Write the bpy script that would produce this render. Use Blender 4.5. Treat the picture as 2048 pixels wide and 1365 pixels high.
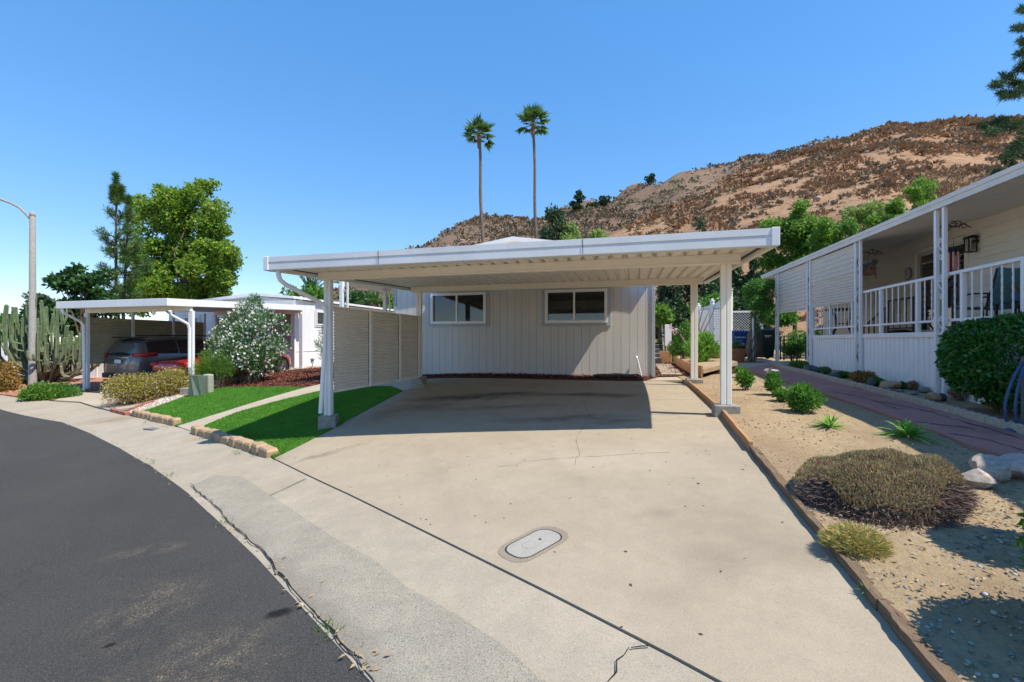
import bpy, bmesh, math, random
import numpy as np
from mathutils import Vector, Matrix, geometry

for _o in list(bpy.data.objects):
    bpy.data.objects.remove(_o, do_unlink=True)
SC = bpy.context.scene
COL = SC.collection
R = math.radians

# ------------------------------------------------------------------ camera
CAM_Z = 1.6
FPX = 910.2            # focal length in pixels of the 2048 px wide photograph (16 mm on 36 mm)
cam = bpy.data.cameras.new('camera')
cam.lens = 16.0
cam.sensor_width = 36.0
cam.clip_start = 0.05
cam.clip_end = 3000
camo = bpy.data.objects.new('camera', cam)
camo.location = (0, 0, CAM_Z)
camo.rotation_euler = (R(90), 0, 0)
COL.objects.link(camo)
SC.camera = camo

# ------------------------------------------------------------------ sky and sun
SUN = Vector((0.555, -0.32, 1.0)).normalized()
wd = bpy.data.worlds.new('World')
SC.world = wd
wd.use_nodes = True
wn = wd.node_tree.nodes
wn.clear()
sky = wn.new('ShaderNodeTexSky')
sky.sky_type = 'NISHITA'
sky.sun_disc = False
sky.sun_elevation = math.asin(SUN.z)
sky.sun_rotation = math.atan2(SUN.x, SUN.y)
sky.altitude = 250
sky.air_density = 1.0
sky.dust_density = 0.0
sky.ozone_density = 5.0
bg = wn.new('ShaderNodeBackground')
bg.inputs['Strength'].default_value = 0.15
wo = wn.new('ShaderNodeOutputWorld')
gm_ = wn.new('ShaderNodeGamma')           # the photograph's tone curve flattens the sky's range
gm_.inputs[1].default_value = 0.50
hs_ = wn.new('ShaderNodeHueSaturation')
hs_.inputs['Hue'].default_value = 0.508
hs_.inputs['Saturation'].default_value = 1.78
hs_.inputs['Value'].default_value = 1.06
wd.node_tree.links.new(sky.outputs[0], gm_.inputs[0])
wd.node_tree.links.new(gm_.outputs[0], hs_.inputs['Color'])
wd.node_tree.links.new(hs_.outputs[0], bg.inputs[0])
wd.node_tree.links.new(bg.outputs[0], wo.inputs[0])
sl = bpy.data.lights.new('sun', 'SUN')
sl.energy = 2.2
sl.angle = R(0.5)
sl.color = (1.0, 0.92, 0.80)
so = bpy.data.objects.new('sun', sl)
so.location = SUN * 60
so.rotation_euler = (-SUN).to_track_quat('-Z', 'Y').to_euler()
COL.objects.link(so)

vs = SC.view_settings
vs.view_transform = 'Standard'
vs.look = 'None'
vs.exposure = 1.62
vs.gamma = 1.0
vs.use_curve_mapping = False
SC.render.engine = 'CYCLES'
SC.cycles.max_bounces = 9
SC.cycles.diffuse_bounces = 7
SC.cycles.glossy_bounces = 3
SC.cycles.transmission_bounces = 4
SC.cycles.transparent_max_bounces = 10
SC.cycles.use_denoising = True

# ------------------------------------------------------------------ frames of reference
TH = R(15.0)
UX, UY = math.cos(TH), -math.sin(TH)      # u: along the house fronts (to the right)
VX, VY = math.sin(TH), math.cos(TH)       # v: away from the street
rng = np.random.default_rng(7)
rnd = random.Random(11)


def P(px, py, Y):
    return Vector(((px - 1024) / FPX * Y, Y, CAM_Z + (682.5 - py) / FPX * Y))


# ground heights relative to the lens, surveyed at these points (x, y, z)
_CP = np.array([
    (0, 0, -1.56), (1.8, 1.9, -1.43), (2.98, 6.34, -1.03), (3.87, 9.67, -.93), (3.6, 11.54, -.95), (-3.45, 13.43, -1.10),
    (-2.33, 11.33, -1.05), (-3.22, 8, -1.52), (-3.33, 6.36, -1.65), (.74, 2.14, -1.48), (-.65, 2.07, -1.60),
    (-3.44, 5.0, -1.78), (-6.85, 7.95, -1.93), (-10.5, 10.67, -1.95), (-14.3, 12.7, -1.97), (-10.2, 14.5, -1.62),
    (-14.5, 15.5, -1.70), (-9.5, 20, -1.19), (-12.5, 19, -1.45), (6.88, 7.3, -.90), (7.6, 9.95, -.74), (9.1, 15.5, -.78), (5.9, 12.5, -.82),
    (3.97, 3.8, -1.12), (8, 3, -1.0), (5, 20, -.75), (-5, -5, -1.75), (-10, 3, -2.0), (5, -5, -1.55), (-20, 5, -2.15),
    (-22, 18, -1.75), (12, 24, -.5), (-4, 20, -1.1), (-5.3, 7.4, -1.85), (-7.2, 9.2, -1.84), (-8.6, 10.6, -1.80), (-20, 30, -1.5), (0, 30, -1.0),
    (12, 8, -.75), (-17, 15.5, -1.75), (-5.5, 10.0, -1.55), (-6.5, 14.0, -1.28), (-30, 24, -1.9), (3.2, 1.2, -1.32)], float)


def _tpsk(r2):
    return np.where(r2 > 1e-12, r2 * np.log(r2 + 1e-12) * 0.5, 0.0)


_n = len(_CP)
_K = _tpsk(((_CP[:, None, :2] - _CP[None, :, :2]) ** 2).sum(-1)) + np.eye(_n) * 0.35
_Pm = np.c_[np.ones(_n), _CP[:, :2]]
_A = np.block([[_K, _Pm], [_Pm.T, np.zeros((3, 3))]])
_W = np.linalg.solve(_A, np.r_[_CP[:, 2], np.zeros(3)])


def gv(x, y):
    x = np.asarray(x, float)
    y = np.asarray(y, float)
    sh = np.broadcast(x, y).shape
    x = np.broadcast_to(x, sh).ravel()
    y = np.broadcast_to(y, sh).ravel()
    xc = np.clip(x, -40, 30)
    yc = np.clip(y, -18, 45)
    r2 = (xc[:, None] - _CP[None, :, 0]) ** 2 + (yc[:, None] - _CP[None, :, 1]) ** 2
    z = _tpsk(r2) @ _W[:_n] + _W[_n] + _W[_n + 1] * xc + _W[_n + 2] * yc
    d = np.hypot(x + 2, y - 10)
    w = np.clip((d - 26) / 30, 0, 1)
    w = w * w * (3 - 2 * w)
    z = z * (1 - w) + (-1.5) * w
    return (z + CAM_Z).reshape(sh)


def g(x, y):
    return float(gv(x, y))


def G(px, py):
    """where the sight line through a photograph point meets the ground (x, y)"""
    a, b = (px - 1024) / FPX, (682.5 - py) / FPX
    Y = np.geomspace(0.6, 90, 700)
    d = CAM_Z + b * Y - gv(a * Y, Y)
    i = np.where(d <= 0)[0]
    if not len(i):
        return (a * 90, 90.0)
    i = max(1, i[0])
    t = d[i - 1] / (d[i - 1] - d[i])
    y = Y[i - 1] + t * (Y[i] - Y[i - 1])
    return (a * y, y)


def G3(px, py, dz=0):
    x, y = G(px, py)
    return Vector((x, y, g(x, y) + dz))


# ------------------------------------------------------------------ objects
def tag(o, label=None, cat=None, group=None, kind=None):
    if label:
        o['label'] = label
    if cat:
        o['category'] = cat
    if group:
        o['group'] = group
    if kind:
        o['kind'] = kind
    return o


def thing(name, label, cat, loc=(0, 0, 0), rz=0.0, group=None):
    o = bpy.data.objects.new(name, None)
    o.empty_display_size = 0.2
    COL.objects.link(o)
    o.location = loc
    o.rotation_euler = (0, 0, rz)
    return tag(o, label, cat, group)


def link_mesh(name, me, mat=None, parent=None, loc=None, rot=None, smooth=False):
    if mat is not None and not me.materials:
        me.materials.append(mat)
    if smooth:
        me.polygons.foreach_set('use_smooth', np.ones(len(me.polygons), bool))
    o = bpy.data.objects.new(name, me)
    COL.objects.link(o)
    if parent is not None:
        o.parent = parent
    if loc is not None:
        o.location = loc
    if rot is not None:
        o.rotation_euler = rot
    return o


def np_mesh(name, V, F):
    """V (n,3) array, F (m,k) array of k-gons"""
    me = bpy.data.meshes.new(name)
    V = np.ascontiguousarray(V, np.float32)
    F = np.ascontiguousarray(F, np.int32)
    m, k = F.shape
    me.vertices.add(len(V))
    me.vertices.foreach_set('co', V.ravel())
    me.loops.add(m * k)
    me.loops.foreach_set('vertex_index', F.ravel())
    me.polygons.add(m)
    me.polygons.foreach_set('loop_start', np.arange(0, m * k, k, dtype=np.int32))
    me.update(calc_edges=True)
    return me


class MB:
    """collects simple shapes and links them as one mesh"""

    def __init__(s):
        s.v, s.f = [], []

    def add(s, vs_, fs_):
        b = len(s.v)
        s.v += [tuple(p) for p in vs_]
        s.f += [tuple(b + i for i in f) for f in fs_]
        return s

    def box(s, x0, x1, y0, y1, z0, z1, M=None):
        vs_ = [Vector((x, y, z)) for z in (z0, z1) for y in (y0, y1) for x in (x0, x1)]
        if M is not None:
            vs_ = [M @ p for p in vs_]
        return s.add(vs_, [(0, 2, 3, 1), (4, 5, 7, 6), (0, 1, 5, 4), (2, 6, 7, 3), (0, 4, 6, 2), (1, 3, 7, 5)])

    def bar(s, a, b, w, h, up=(0, 0, 1)):
        """a beam of width w and height h from a to b"""
        a, b = Vector(a), Vector(b)
        d = (b - a).normalized()
        up = Vector(up)
        if abs(d.dot(up)) > .98:
            up = Vector((0, 1, 0))
        x = d.cross(up).normalized() * (w / 2)
        y = x.cross(d).normalized() * (h / 2)
        vs_ = [p + i * x + j * y for p in (a, b) for i, j in ((-1, -1), (1, -1), (1, 1), (-1, 1))]
        return s.add(vs_, [(0, 1, 2, 3)[::-1], (4, 5, 6, 7), (0, 1, 5, 4), (1, 2, 6, 5), (2, 3, 7, 6), (3, 0, 4, 7)])

    def tube(s, pts, r, n=8, cap=True):
        pts = [Vector(p) for p in pts]
        m = len(pts)
        rs = r if isinstance(r, (list, tuple)) else [r] * m
        d0 = (pts[1] - pts[0]).normalized()
        ref = Vector((0, 0, 1)) if abs(d0.z) < .9 else Vector((1, 0, 0))
        nx = d0.cross(ref).normalized()
        vs_, fs_ = [], []
        for i, p in enumerate(pts):
            d = (pts[min(i + 1, m - 1)] - pts[max(i - 1, 0)]).normalized()
            nx = (nx - d * nx.dot(d)).normalized()
            ny = d.cross(nx)
            for k in range(n):
                t = 2 * math.pi * k / n
                vs_.append(p + (nx * math.cos(t) + ny * math.sin(t)) * rs[i])
        for i in range(m - 1):
            for k in range(n):
                a, b = i * n + k, i * n + (k + 1) % n
                fs_.append((a, b, b + n, a + n))
        if cap:
            fs_.append(tuple(range(n))[::-1])
            fs_.append(tuple((m - 1) * n + k for k in range(n)))
        return s.add(vs_, fs_)

    def lathe(s, prof, n=20, c=(0, 0, 0), cap=True):
        vs_, fs_ = [], []
        m = len(prof)
        for r, z in prof:
            for k in range(n):
                t = 2 * math.pi * k / n
                vs_.append((c[0] + r * math.cos(t), c[1] + r * math.sin(t), c[2] + z))
        for i in range(m - 1):
            for k in range(n):
                a, b = i * n + k, i * n + (k + 1) % n
                fs_.append((a, b, b + n, a + n))
        if cap:
            fs_.append(tuple(range(n))[::-1])
            fs_.append(tuple((m - 1) * n + k for k in range(n)))
        return s.add(vs_, fs_)

    def prism(s, poly, d, M=None, a=(1, 0, 0), b=(0, 0, 1), c=(0, 1, 0), o=(0, 0, 0)):
        """poly in the (a, b) plane pushed by d along c"""
        a, b, c, o = Vector(a), Vector(b), Vector(c), Vector(o)
        n = len(poly)
        vs_ = [o + a * p + b * q for p, q in poly] + [o + a * p + b * q + c * d for p, q in poly]
        if M is not None:
            vs_ = [M @ p for p in vs_]
        fs_ = [tuple(range(n)), tuple(range(2 * n - 1, n - 1, -1))] + [((i + 1) % n, i, n + i, n + (i + 1) % n) for i in range(n)]
        return s.add(vs_, fs_)

    def grid(s, rows, wrap=False):
        n = len(rows[0])
        vs_ = [p for r in rows for p in r]
        fs_ = []
        for i in range(len(rows) - 1):
            for k in range(n if wrap else n - 1):
                a, b = i * n + k, i * n + (k + 1) % n
                fs_.append((a, b, b + n, a + n))
        return s.add(vs_, fs_)

    def mesh(s, name):
        me = bpy.data.meshes.new(name)
        me.from_pydata(s.v, [], s.f)
        bm = bmesh.new()
        bm.from_mesh(me)
        bmesh.ops.recalc_face_normals(bm, faces=bm.faces)
        bm.to_mesh(me)
        bm.free()
        return me

    def build(s, name, mat, parent=None, loc=None, rot=None, smooth=False, bevel=0, seg=1):
        me = s.mesh(name)
        o = link_mesh(name, me, mat, parent, loc, rot, smooth)
        if smooth and smooth != 2:
            me.set_sharp_from_angle(angle=R(40))
        if bevel:
            md = o.modifiers.new('bevel', 'BEVEL')
            md.width = bevel
            md.segments = seg
            md.limit_method = 'ANGLE'
            md.angle_limit = R(35)
        return o


def copy_tree(o, parent=None):
    c = o.copy()
    COL.objects.link(c)
    c.parent = parent
    for ch in list(o.children):
        copy_tree(ch, c)
    return c


# ------------------------------------------------------------------ materials
def lin(c):
    return tuple((x / 255 / 12.92) if x / 255 <= .04045 else ((x / 255 + .055) / 1.055) ** 2.4 for x in c)


class N:
    def __init__(s, name):
        s.m = bpy.data.materials.new(name)
        s.m.use_nodes = True
        s.t = s.m.node_tree
        s.t.nodes.clear()
        s.out = s.t.nodes.new('ShaderNodeOutputMaterial')

    def n(s, ty, **kw):
        nd = s.t.nodes.new('ShaderNode' + ty)
        for k, v_ in kw.items():
            setattr(nd, k, v_)
        return nd

    def l(s, a, b):
        s.t.links.new(a, b)

    def set(s, inp, v_):
        if hasattr(v_, 'is_linked'):
            s.l(v_, inp)
        else:
            if inp.type == 'RGBA' and len(v_) == 3:
                v_ = (*v_, 1)
            inp.default_value = v_

    def pos(s, obj=False):
        if obj:
            return s.n('TexCoord').outputs['Object']
        return s.n('NewGeometry').outputs['Position']

    def noise(s, vec, scale, detail=4, rough=.6, dist=0):
        nd = s.n('TexNoise')
        s.set(nd.inputs['Vector'], vec)
        nd.inputs['Scale'].default_value = scale
        nd.inputs['Detail'].default_value = detail
        nd.inputs['Roughness'].default_value = rough
        nd.inputs['Distortion'].default_value = dist
        return nd.outputs['Fac']

    def vscale(s, vec, sc):
        nd = s.n('VectorMath', operation='MULTIPLY')
        s.set(nd.inputs[0], vec)
        nd.inputs[1].default_value = sc
        return nd.outputs[0]

    def ramp(s, fac, stops, interp='LINEAR'):
        nd = s.n('ValToRGB')
        s.set(nd.inputs[0], fac)
        cr = nd.color_ramp
        cr.interpolation = interp
        while len(cr.elements) < len(stops):
            cr.elements.new(.5)
        for e, (p, c) in zip(cr.elements, stops):
            e.position = p
            if not isinstance(c, (tuple, list)):
                c = (c, c, c)
            e.color = (*c, 1) if len(c) == 3 else c
        return nd.outputs[0]

    def mix(s, fac, a, b, mode='MIX'):
        nd = s.n('Mix', data_type='RGBA', blend_type=mode)
        s.set(nd.inputs[0], fac)
        s.set(nd.inputs[6], a)
        s.set(nd.inputs[7], b)
        return nd.outputs[2]

    def math(s, op, a, b=0.0, clamp=False):
        nd = s.n('Math', operation=op)
        nd.use_clamp = clamp
        s.set(nd.inputs[0], a)
        s.set(nd.inputs[1], b)
        return nd.outputs[0]

    def maprange(s, v_, a, b, c, d):
        nd = s.n('MapRange')
        s.set(nd.inputs[0], v_)
        for i, q in zip((1, 2, 3, 4), (a, b, c, d)):
            nd.inputs[i].default_value = q
        return nd.outputs[0]

    def bump(s, h, strength=.3, dist=.01, normal=None):
        nd = s.n('Bump')
        nd.inputs['Strength'].default_value = strength
        nd.inputs['Distance'].default_value = dist
        s.set(nd.inputs['Height'], h)
        if normal is not None:
            s.l(normal, nd.inputs['Normal'])
        return nd.outputs[0]

    def bsdf(s, col, rough=.6, metal=0.0, spec=.4, normal=None, **kw):
        nd = s.n('BsdfPrincipled')
        s.set(nd.inputs['Base Color'], col)
        s.set(nd.inputs['Roughness'], rough)
        s.set(nd.inputs['Metallic'], metal)
        s.set(nd.inputs['Specular IOR Level'], spec)
        if normal is not None:
            s.l(normal, nd.inputs['Normal'])
        for k, v_ in kw.items():
            s.set(nd.inputs[k], v_)
        return nd.outputs[0]

    def done(s, sh):
        s.l(sh, s.out.inputs[0])
        return s.m

    def blob(s, vec, x, y, rx, ry, ang=0.0, inner=.25):
        """soft mask around a world point, for stains with a shape of their own"""
        mp = s.n('Mapping', vector_type='TEXTURE')
        s.set(mp.inputs[0], vec)
        mp.inputs['Location'].default_value = (x, y, 0)
        mp.inputs['Rotation'].default_value = (0, 0, ang)
        mp.inputs['Scale'].default_value = (rx, ry, 1e4)
        ln = s.n('VectorMath', operation='LENGTH')
        s.l(mp.outputs[0], ln.inputs[0])
        return s.maprange(ln.outputs['Value'], inner, 1.0, 1.0, 0.0)

    def warp(s, vec, scale, amt):
        nd = s.n('TexNoise')
        s.set(nd.inputs['Vector'], vec)
        nd.inputs['Scale'].default_value = scale
        nd.inputs['Detail'].default_value = 3
        a = s.n('VectorMath', operation='SUBTRACT')
        s.l(nd.outputs['Color'], a.inputs[0])
        a.inputs[1].default_value = (.5, .5, .5)
        b = s.n('VectorMath', operation='SCALE')
        s.l(a.outputs[0], b.inputs[0])
        b.inputs['Scale'].default_value = amt
        c = s.n('VectorMath', operation='ADD')
        s.l(b.outputs[0], c.inputs[0])
        s.set(c.inputs[1], vec)
        return c.outputs[0]


def pm(name, c1, c2=None, scale=6, rough=.6, bump=0.0, bscale=60, metal=0.0, spec=.4, stretch=None, dirt=.12, contrast=(.35, .68), obj=False, coat=0.0, bdist=.01, detail=5):
    """plain procedural surface: two tones of one colour, faint large-scale wear, fine relief"""
    k = N(name)
    v0 = k.pos(obj)
    v1 = k.vscale(v0, stretch) if stretch else v0
    c2 = c2 or tuple(x * .86 for x in c1)
    f = k.noise(v1, scale, detail)
    c = k.ramp(f, [(contrast[0], c1), (contrast[1], c2)])
    if dirt:
        w = k.noise(v0, .9, 5, .65)
        c = k.mix(k.maprange(w, .45, .75, 0, dirt), c, tuple(x * .45 for x in c1))
    nb = None
    if bump:
        nb = k.bump(k.noise(v1, bscale, 6, .65), bump, bdist)
    rr = k.maprange(k.noise(v0, 9, 3), .3, .7, rough - .06, min(1, rough + .08))
    kw = {'Coat Weight': coat, 'Coat Roughness': .06} if coat else {}
    return k.done(k.bsdf(c, rr, metal, spec, nb, **kw))


def leafmat(name, cols, rough=.5, trans=.3, spec=.35, big=1.2, tint=.35):
    """leaf colour differs from leaf to leaf and drifts over the plant"""
    k = N(name)
    if name.startswith('leaf_'):
        cols = [tuple(min(.6, x * 1.5) for x in c_) for c_ in cols]
    ri = k.n('NewGeometry').outputs['Random Per Island']
    n_ = len(cols)
    c = k.ramp(ri, [(i / max(1, n_ - 1), q) for i, q in enumerate(cols)])
    w = k.noise(k.pos(), big, 3)
    c = k.mix(k.maprange(w, .35, .65, 0, tint), c, tuple(x * .6 for x in cols[0]))
    b = k.bsdf(c, rough, 0, spec)
    tr = k.n('BsdfTranslucent')
    k.l(k.mix(.5, c, tuple(min(1, x * 1.6) for x in cols[-1])), tr.inputs[0])
    mx = k.n('MixShader')
    mx.inputs[0].default_value = trans
    k.l(b, mx.inputs[1])
    k.l(tr.outputs[0], mx.inputs[2])
    return k.done(mx.outputs[0])


def glassmat(name, tint=(.55, .6, .62), refl=1.0):
    k = N(name)
    tr = k.n('BsdfTransparent')
    tr.inputs[0].default_value = (*tint, 1)
    gl = k.n('BsdfGlossy')
    gl.inputs['Roughness'].default_value = .015
    gl.inputs[0].default_value = (.95, .97, 1, 1)
    fr = k.n('Fresnel')
    fr.inputs[0].default_value = 1.55
    mx = k.n('MixShader')
    k.l(k.math('MULTIPLY', fr.outputs[0], 1.6 * refl, True), mx.inputs[0])
    k.l(tr.outputs[0], mx.inputs[1])
    k.l(gl.outputs[0], mx.inputs[2])
    return k.done(mx.outputs[0])


def flatmat(name, c, rough=.5, metal=0.0, spec=.4):
    return pm(name, c, tuple(x * .9 for x in c), 12, rough, 0, metal=metal, spec=spec, dirt=.05)


M = {}
M['white_metal'] = pm('white_metal', (.80, .80, .79), (.74, .74, .74), 9, .42, .06, 30, dirt=.2, stretch=(1, 1, .15))
M['cream_metal'] = pm('cream_metal', (.87, .825, .73), (.83, .785, .69), 4, .45, dirt=.10)
M['cream_panel'] = pm('cream_panel', (.80, .74, .64), (.75, .69, .60), 3, .5, dirt=.14)
M['fascia'] = pm('fascia', (.72, .725, .73), (.66, .665, .67), 3, .4, dirt=.22)
M['dark_gap'] = pm('dark_gap', (.03, .026, .022), None, 8, .8)
M['block'] = pm('block', (.33, .31, .28), (.22, .205, .185), 22, .95, .6, 140, dirt=.2)
M['vinyl'] = pm('vinyl', (.80, .80, .79), (.76, .76, .76), 4, .4, dirt=.05)
M['black_metal'] = pm('black_metal', (.018, .018, .02), None, 9, .45)
M['glass'] = glassmat('glass', (.55, .58, .6), .8)
# ------------------------------------------------------------------ ground materials
def concrete_mat(name, c1, c2, stains=(), fine=.5, speck=.5, bump=.25):
    k = N(name)
    p = k.pos()
    f = k.noise(p, 1.6, 6, .62)
    c = k.ramp(f, [(.34, c1), (.62, c2)])
    c = k.mix(k.maprange(k.noise(p, .55, 5, .7), .46, .62, 0, .16), c, tuple(min(1, x * 1.2) for x in c1))
    m = k.noise(p, 7, 6, .7)
    c = k.mix(k.maprange(m, .42, .72, 0, fine), c, tuple(x * .72 for x in c1))
    s = k.noise(p, 130, 3, .7)
    c = k.mix(k.maprange(s, .53, .64, 0, speck), c, tuple(x * .45 for x in c1))
    c = k.mix(k.maprange(s, .36, .45, speck * .6, 0), c, tuple(min(1, x * 1.35) for x in c1))
    wp = k.warp(p, 2.2, .55)
    for (x, y, rx, ry, a, amt, col) in stains:
        b = k.blob(wp, x, y, rx, ry, a, .1)
        b = k.math('MULTIPLY', b, k.maprange(k.noise(p, 5, 5, .7), .28, .62, .5, 1))
        c = k.mix(k.math('MULTIPLY', b, amt), c, col)
    # small dark spots
    vo = k.n('TexVoronoi')
    k.l(k.warp(p, 9, .06), vo.inputs['Vector'])
    vo.inputs['Scale'].default_value = 2.3
    d = k.maprange(vo.outputs['Distance'], .016, .03, .75, 0)
    c = k.mix(d, c, tuple(x * .2 for x in c1))
    h = k.math('ADD', k.noise(p, 90, 5, .7), k.math('MULTIPLY', s, .4))
    return k.done(k.bsdf(c, .92, 0, .12, k.bump(h, bump, .006)))


_oil = (.045, .036, .028)
_oils = [((925, 796), 1.5, .34, .95), ((1010, 788), 1.3, .28, .9), ((1160, 789), 1.2, .26, .9), ((1230, 792), .7, .3, .7), ((1120, 838), 1.3, .2, .5), ((1000, 815), 1.4, .25, .45), ((850, 815), .8, .5, .5), ((760, 830), .5, .9, .35), ((1230, 842), .5, .18, .5)]
M['driveway'] = concrete_mat('driveway', (.375, .318, .237), (.335, .282, .208), [(*G(*q_), rx_, ry_, -.2, am_, _oil) for q_, rx_, ry_, am_ in _oils] + [
    (-2.7, 6.3, .5, .12, .7, .5, (.12, .10, .08)), (1.6, 3.5, 1.0, .8, 0, .3, (.2, .165, .12)), (2.3, 4.6, .4, 1.0, .2, .3, (.2, .17, .13)), (1.0, 5.0, 1.5, .5, -.3, .22, (.52, .46, .36)), (-2.55, 6.5, .9, .035, .72, .55, (.15, .125, .1)), (-2.45, 6.45, .8, .03, .72, .5, (.15, .125, .1)), (-.9, 5.2, .18, 1.6, .3, .16, (.17, .14, .11)), (.5, 4.9, .16, 1.7, .3, .14, (.17, .14, .11)), (1.35, 2.9, .35, .3, .5, .45, (.17, .14, .10)), (1.15, 3.6, .25, .2, .2, .4, (.17, .14, .10)), (1.75, 3.1, .3, .5, .2, .35, (.18, .15, .11)), (.9, 2.6, .3, .2, .2, .3, (.18, .15, .11))], fine=.4, speck=.4)
M['apron'] = concrete_mat('apron', (.39, .338, .26), (.325, .283, .218), [(-5.4, 8.6, .8, .3, .3, .6, (.24, .17, .1)), (-9.5, 10.8, .9, .5, 0, .7, (.22, .15, .08)), (-1.2, 3.0, .4, .2, 0, .5, (.1, .09, .08))], fine=.5, speck=.55)
M['gutter'] = concrete_mat('gutter', (.35, .315, .25), (.285, .256, .204), [(-2.4, 3.9, 1.4, .3, -.78, .5, (.15, .135, .11)), (-1.2, 2.7, 1.2, .22, -.8, .55, (.14, .125, .1))], fine=.75, speck=1.0, bump=.8)
M['path'] = concrete_mat('path', (.44, .375, .28), (.38, .325, .25), [], fine=.35, speck=.4)
M['lid'] = concrete_mat('lid', (.37, .355, .315), (.32, .305, .27), [], fine=.35, speck=.5, bump=.5)
M['lid_rim'] = concrete_mat('lid_rim', (.30, .25, .19), (.25, .21, .16), [], fine=.4, speck=.7, bump=.5)

# asphalt with sandy wear
k = N('asphalt')
p = k.pos()
c = k.ramp(k.noise(p, .8, 5, .6), [(.3, (.040, .039, .037)), (.7, (.055, .053, .050))])
s_ = k.noise(p, 170, 3, .75)
c = k.mix(k.maprange(s_, .52, .64, 0, .8), c, (.15, .142, .13))
c = k.mix(k.maprange(s_, .28, .42, .7, 0), c, (.012, .012, .013))
wp = k.warp(p, 1.6, .7)
sand = None
for (x, y, rx, ry, a) in [(-1.55, 2.3, .75, .45, -.8), (-1.2, 1.9, .6, .35, -.6), (-2.4, 3.0, .35, .5, .5), (-3.1, 3.9, .4, .2, .3), (-2.0, 2.2, .5, .25, .2), (-1.0, 1.5, .8, .4, -.5)]:
    b = k.blob(wp, x, y, rx, ry, a, .15)
    sand = b if sand is None else k.math('MAXIMUM', sand, b)
grit = k.maprange(k.noise(p, 95, 4, .85), .52, .60, 0, 1)
sm = k.math('MULTIPLY', k.math('MULTIPLY', sand, grit), k.maprange(k.noise(p, 6, 4, .7), .40, .62, .0, 1.0))
c = k.mix(k.math('MULTIPLY', sm, .95), c, (.40, .315, .20))
for (x, y, rx, ry) in [(-1.42, 2.78, .10, .06), (-2.3, 2.6, .04, .025)]:
    c = k.mix(k.math('MULTIPLY', k.blob(k.warp(p, 14, .05), x, y, rx, ry, .3, .5), .85), c, (.009, .009, .010))
M['asphalt'] = k.done(k.bsdf(c, .9, 0, .12, k.bump(k.noise(p, 150, 4, .8), .7, .006)))

# dry soil
k = N('soil')
p = k.pos()
c = k.ramp(k.noise(p, 1.1, 6, .65), [(.28, (.38, .28, .165)), (.55, (.42, .32, .195)), (.75, (.30, .215, .125))])
c = k.mix(k.maprange(k.noise(p, 16, 6, .75), .45, .72, 0, .6), c, (.20, .14, .085))
c = k.mix(k.maprange(k.noise(p, .7, 5, .7), .44, .6, 0, .6), c, (.27, .19, .115))
c = k.mix(k.maprange(k.noise(p, 75, 4, .8), .56, .68, 0, .6), c, (.52, .43, .30))
c = k.mix(k.maprange(k.noise(p, 60, 4, .8), .30, .42, .6, 0), c, (.12, .08, .05))
h = k.math('ADD', k.noise(p, 30, 6, .75), k.math('MULTIPLY', k.noise(p, 110, 3, .8), .5))
M['soil'] = k.done(k.bsdf(c, .95, 0, .15, k.bump(h, .9, .018)))

M['mulch_bed'] = pm('mulch_bed', (.12, .045, .028), (.06, .024, .016), 40, .95, .8, 70)
M['turf_mat'] = pm('turf_mat', (.035, .12, .02), (.022, .085, .014), 60, .9, .7, 200)
M['red_path'] = concrete_mat('red_path', (.48, .235, .19), (.40, .19, .155), [(5.2, 4.8, .8, .3, -.5, .4, (.12, .07, .06)), (5.8, 7.2, .9, .3, -.9, .35, (.12, .06, .055))], fine=.6, speck=.9, bump=.9)
M['white_gravel'] = pm('white_gravel', (.55, .50, .44), (.25, .21, .18), 55, .95, .8, 60)
M['red_gravel'] = pm('red_gravel', (.42, .20, .13), (.24, .11, .075), 40, .95, .8, 60)
M['brick'] = pm('brick', (.36, .13, .08), (.25, .10, .07), 18, .9, .4, 90, obj=True)


# ------------------------------------------------------------------ ground sheets
def clip_zone(poly, step):
    """triangulated plan of a polygon with inner points every `step` metres"""
    pts = [Vector(q) for q in poly]
    dens = []
    n = len(pts)
    for i in range(n):
        a, b = pts[i], pts[(i + 1) % n]
        m = max(1, int((b - a).length / step))
        dens += [a + (b - a) * (j / m) for j in range(m)]
    n = len(dens)
    edges = [(i, (i + 1) % n) for i in range(n)]
    xs = [q.x for q in dens]
    ys = [q.y for q in dens]
    ins = []
    ax = np.array([(q.x, q.y) for q in dens])
    bx = np.roll(ax, -1, 0)
    gx, gy = np.meshgrid(np.arange(min(xs), max(xs), step), np.arange(min(ys), max(ys), step))
    gx = gx.ravel() + .013
    gy = gy.ravel() + .017
    inside = np.zeros(len(gx), bool)
    for (x0, y0), (x1, y1) in zip(ax, bx):
        if y0 == y1:
            continue
        cr = ((y0 > gy) != (y1 > gy)) & (gx < (x1 - x0) * (gy - y0) / (y1 - y0) + x0)
        inside ^= cr
    ins = [Vector((x, y)) for x, y in zip(gx[inside], gy[inside])]
    ov, oe, of, *_ = geometry.delaunay_2d_cdt(dens + ins, edges, [tuple(range(n))], 2, 1e-5)
    return [(q.x, q.y) for q in ov], [tuple(f) for f in of]


def inside_poly(poly, x, y):
    r = np.zeros(len(x), bool)
    n = len(poly)
    for i in range(n):
        (x0, y0), (x1, y1) = poly[i], poly[(i + 1) % n]
        if y0 == y1:
            continue
        r ^= ((y0 > y) != (y1 > y)) & (x < (x1 - x0) * (y - y0) / (y1 - y0) + x0)
    return r


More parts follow.
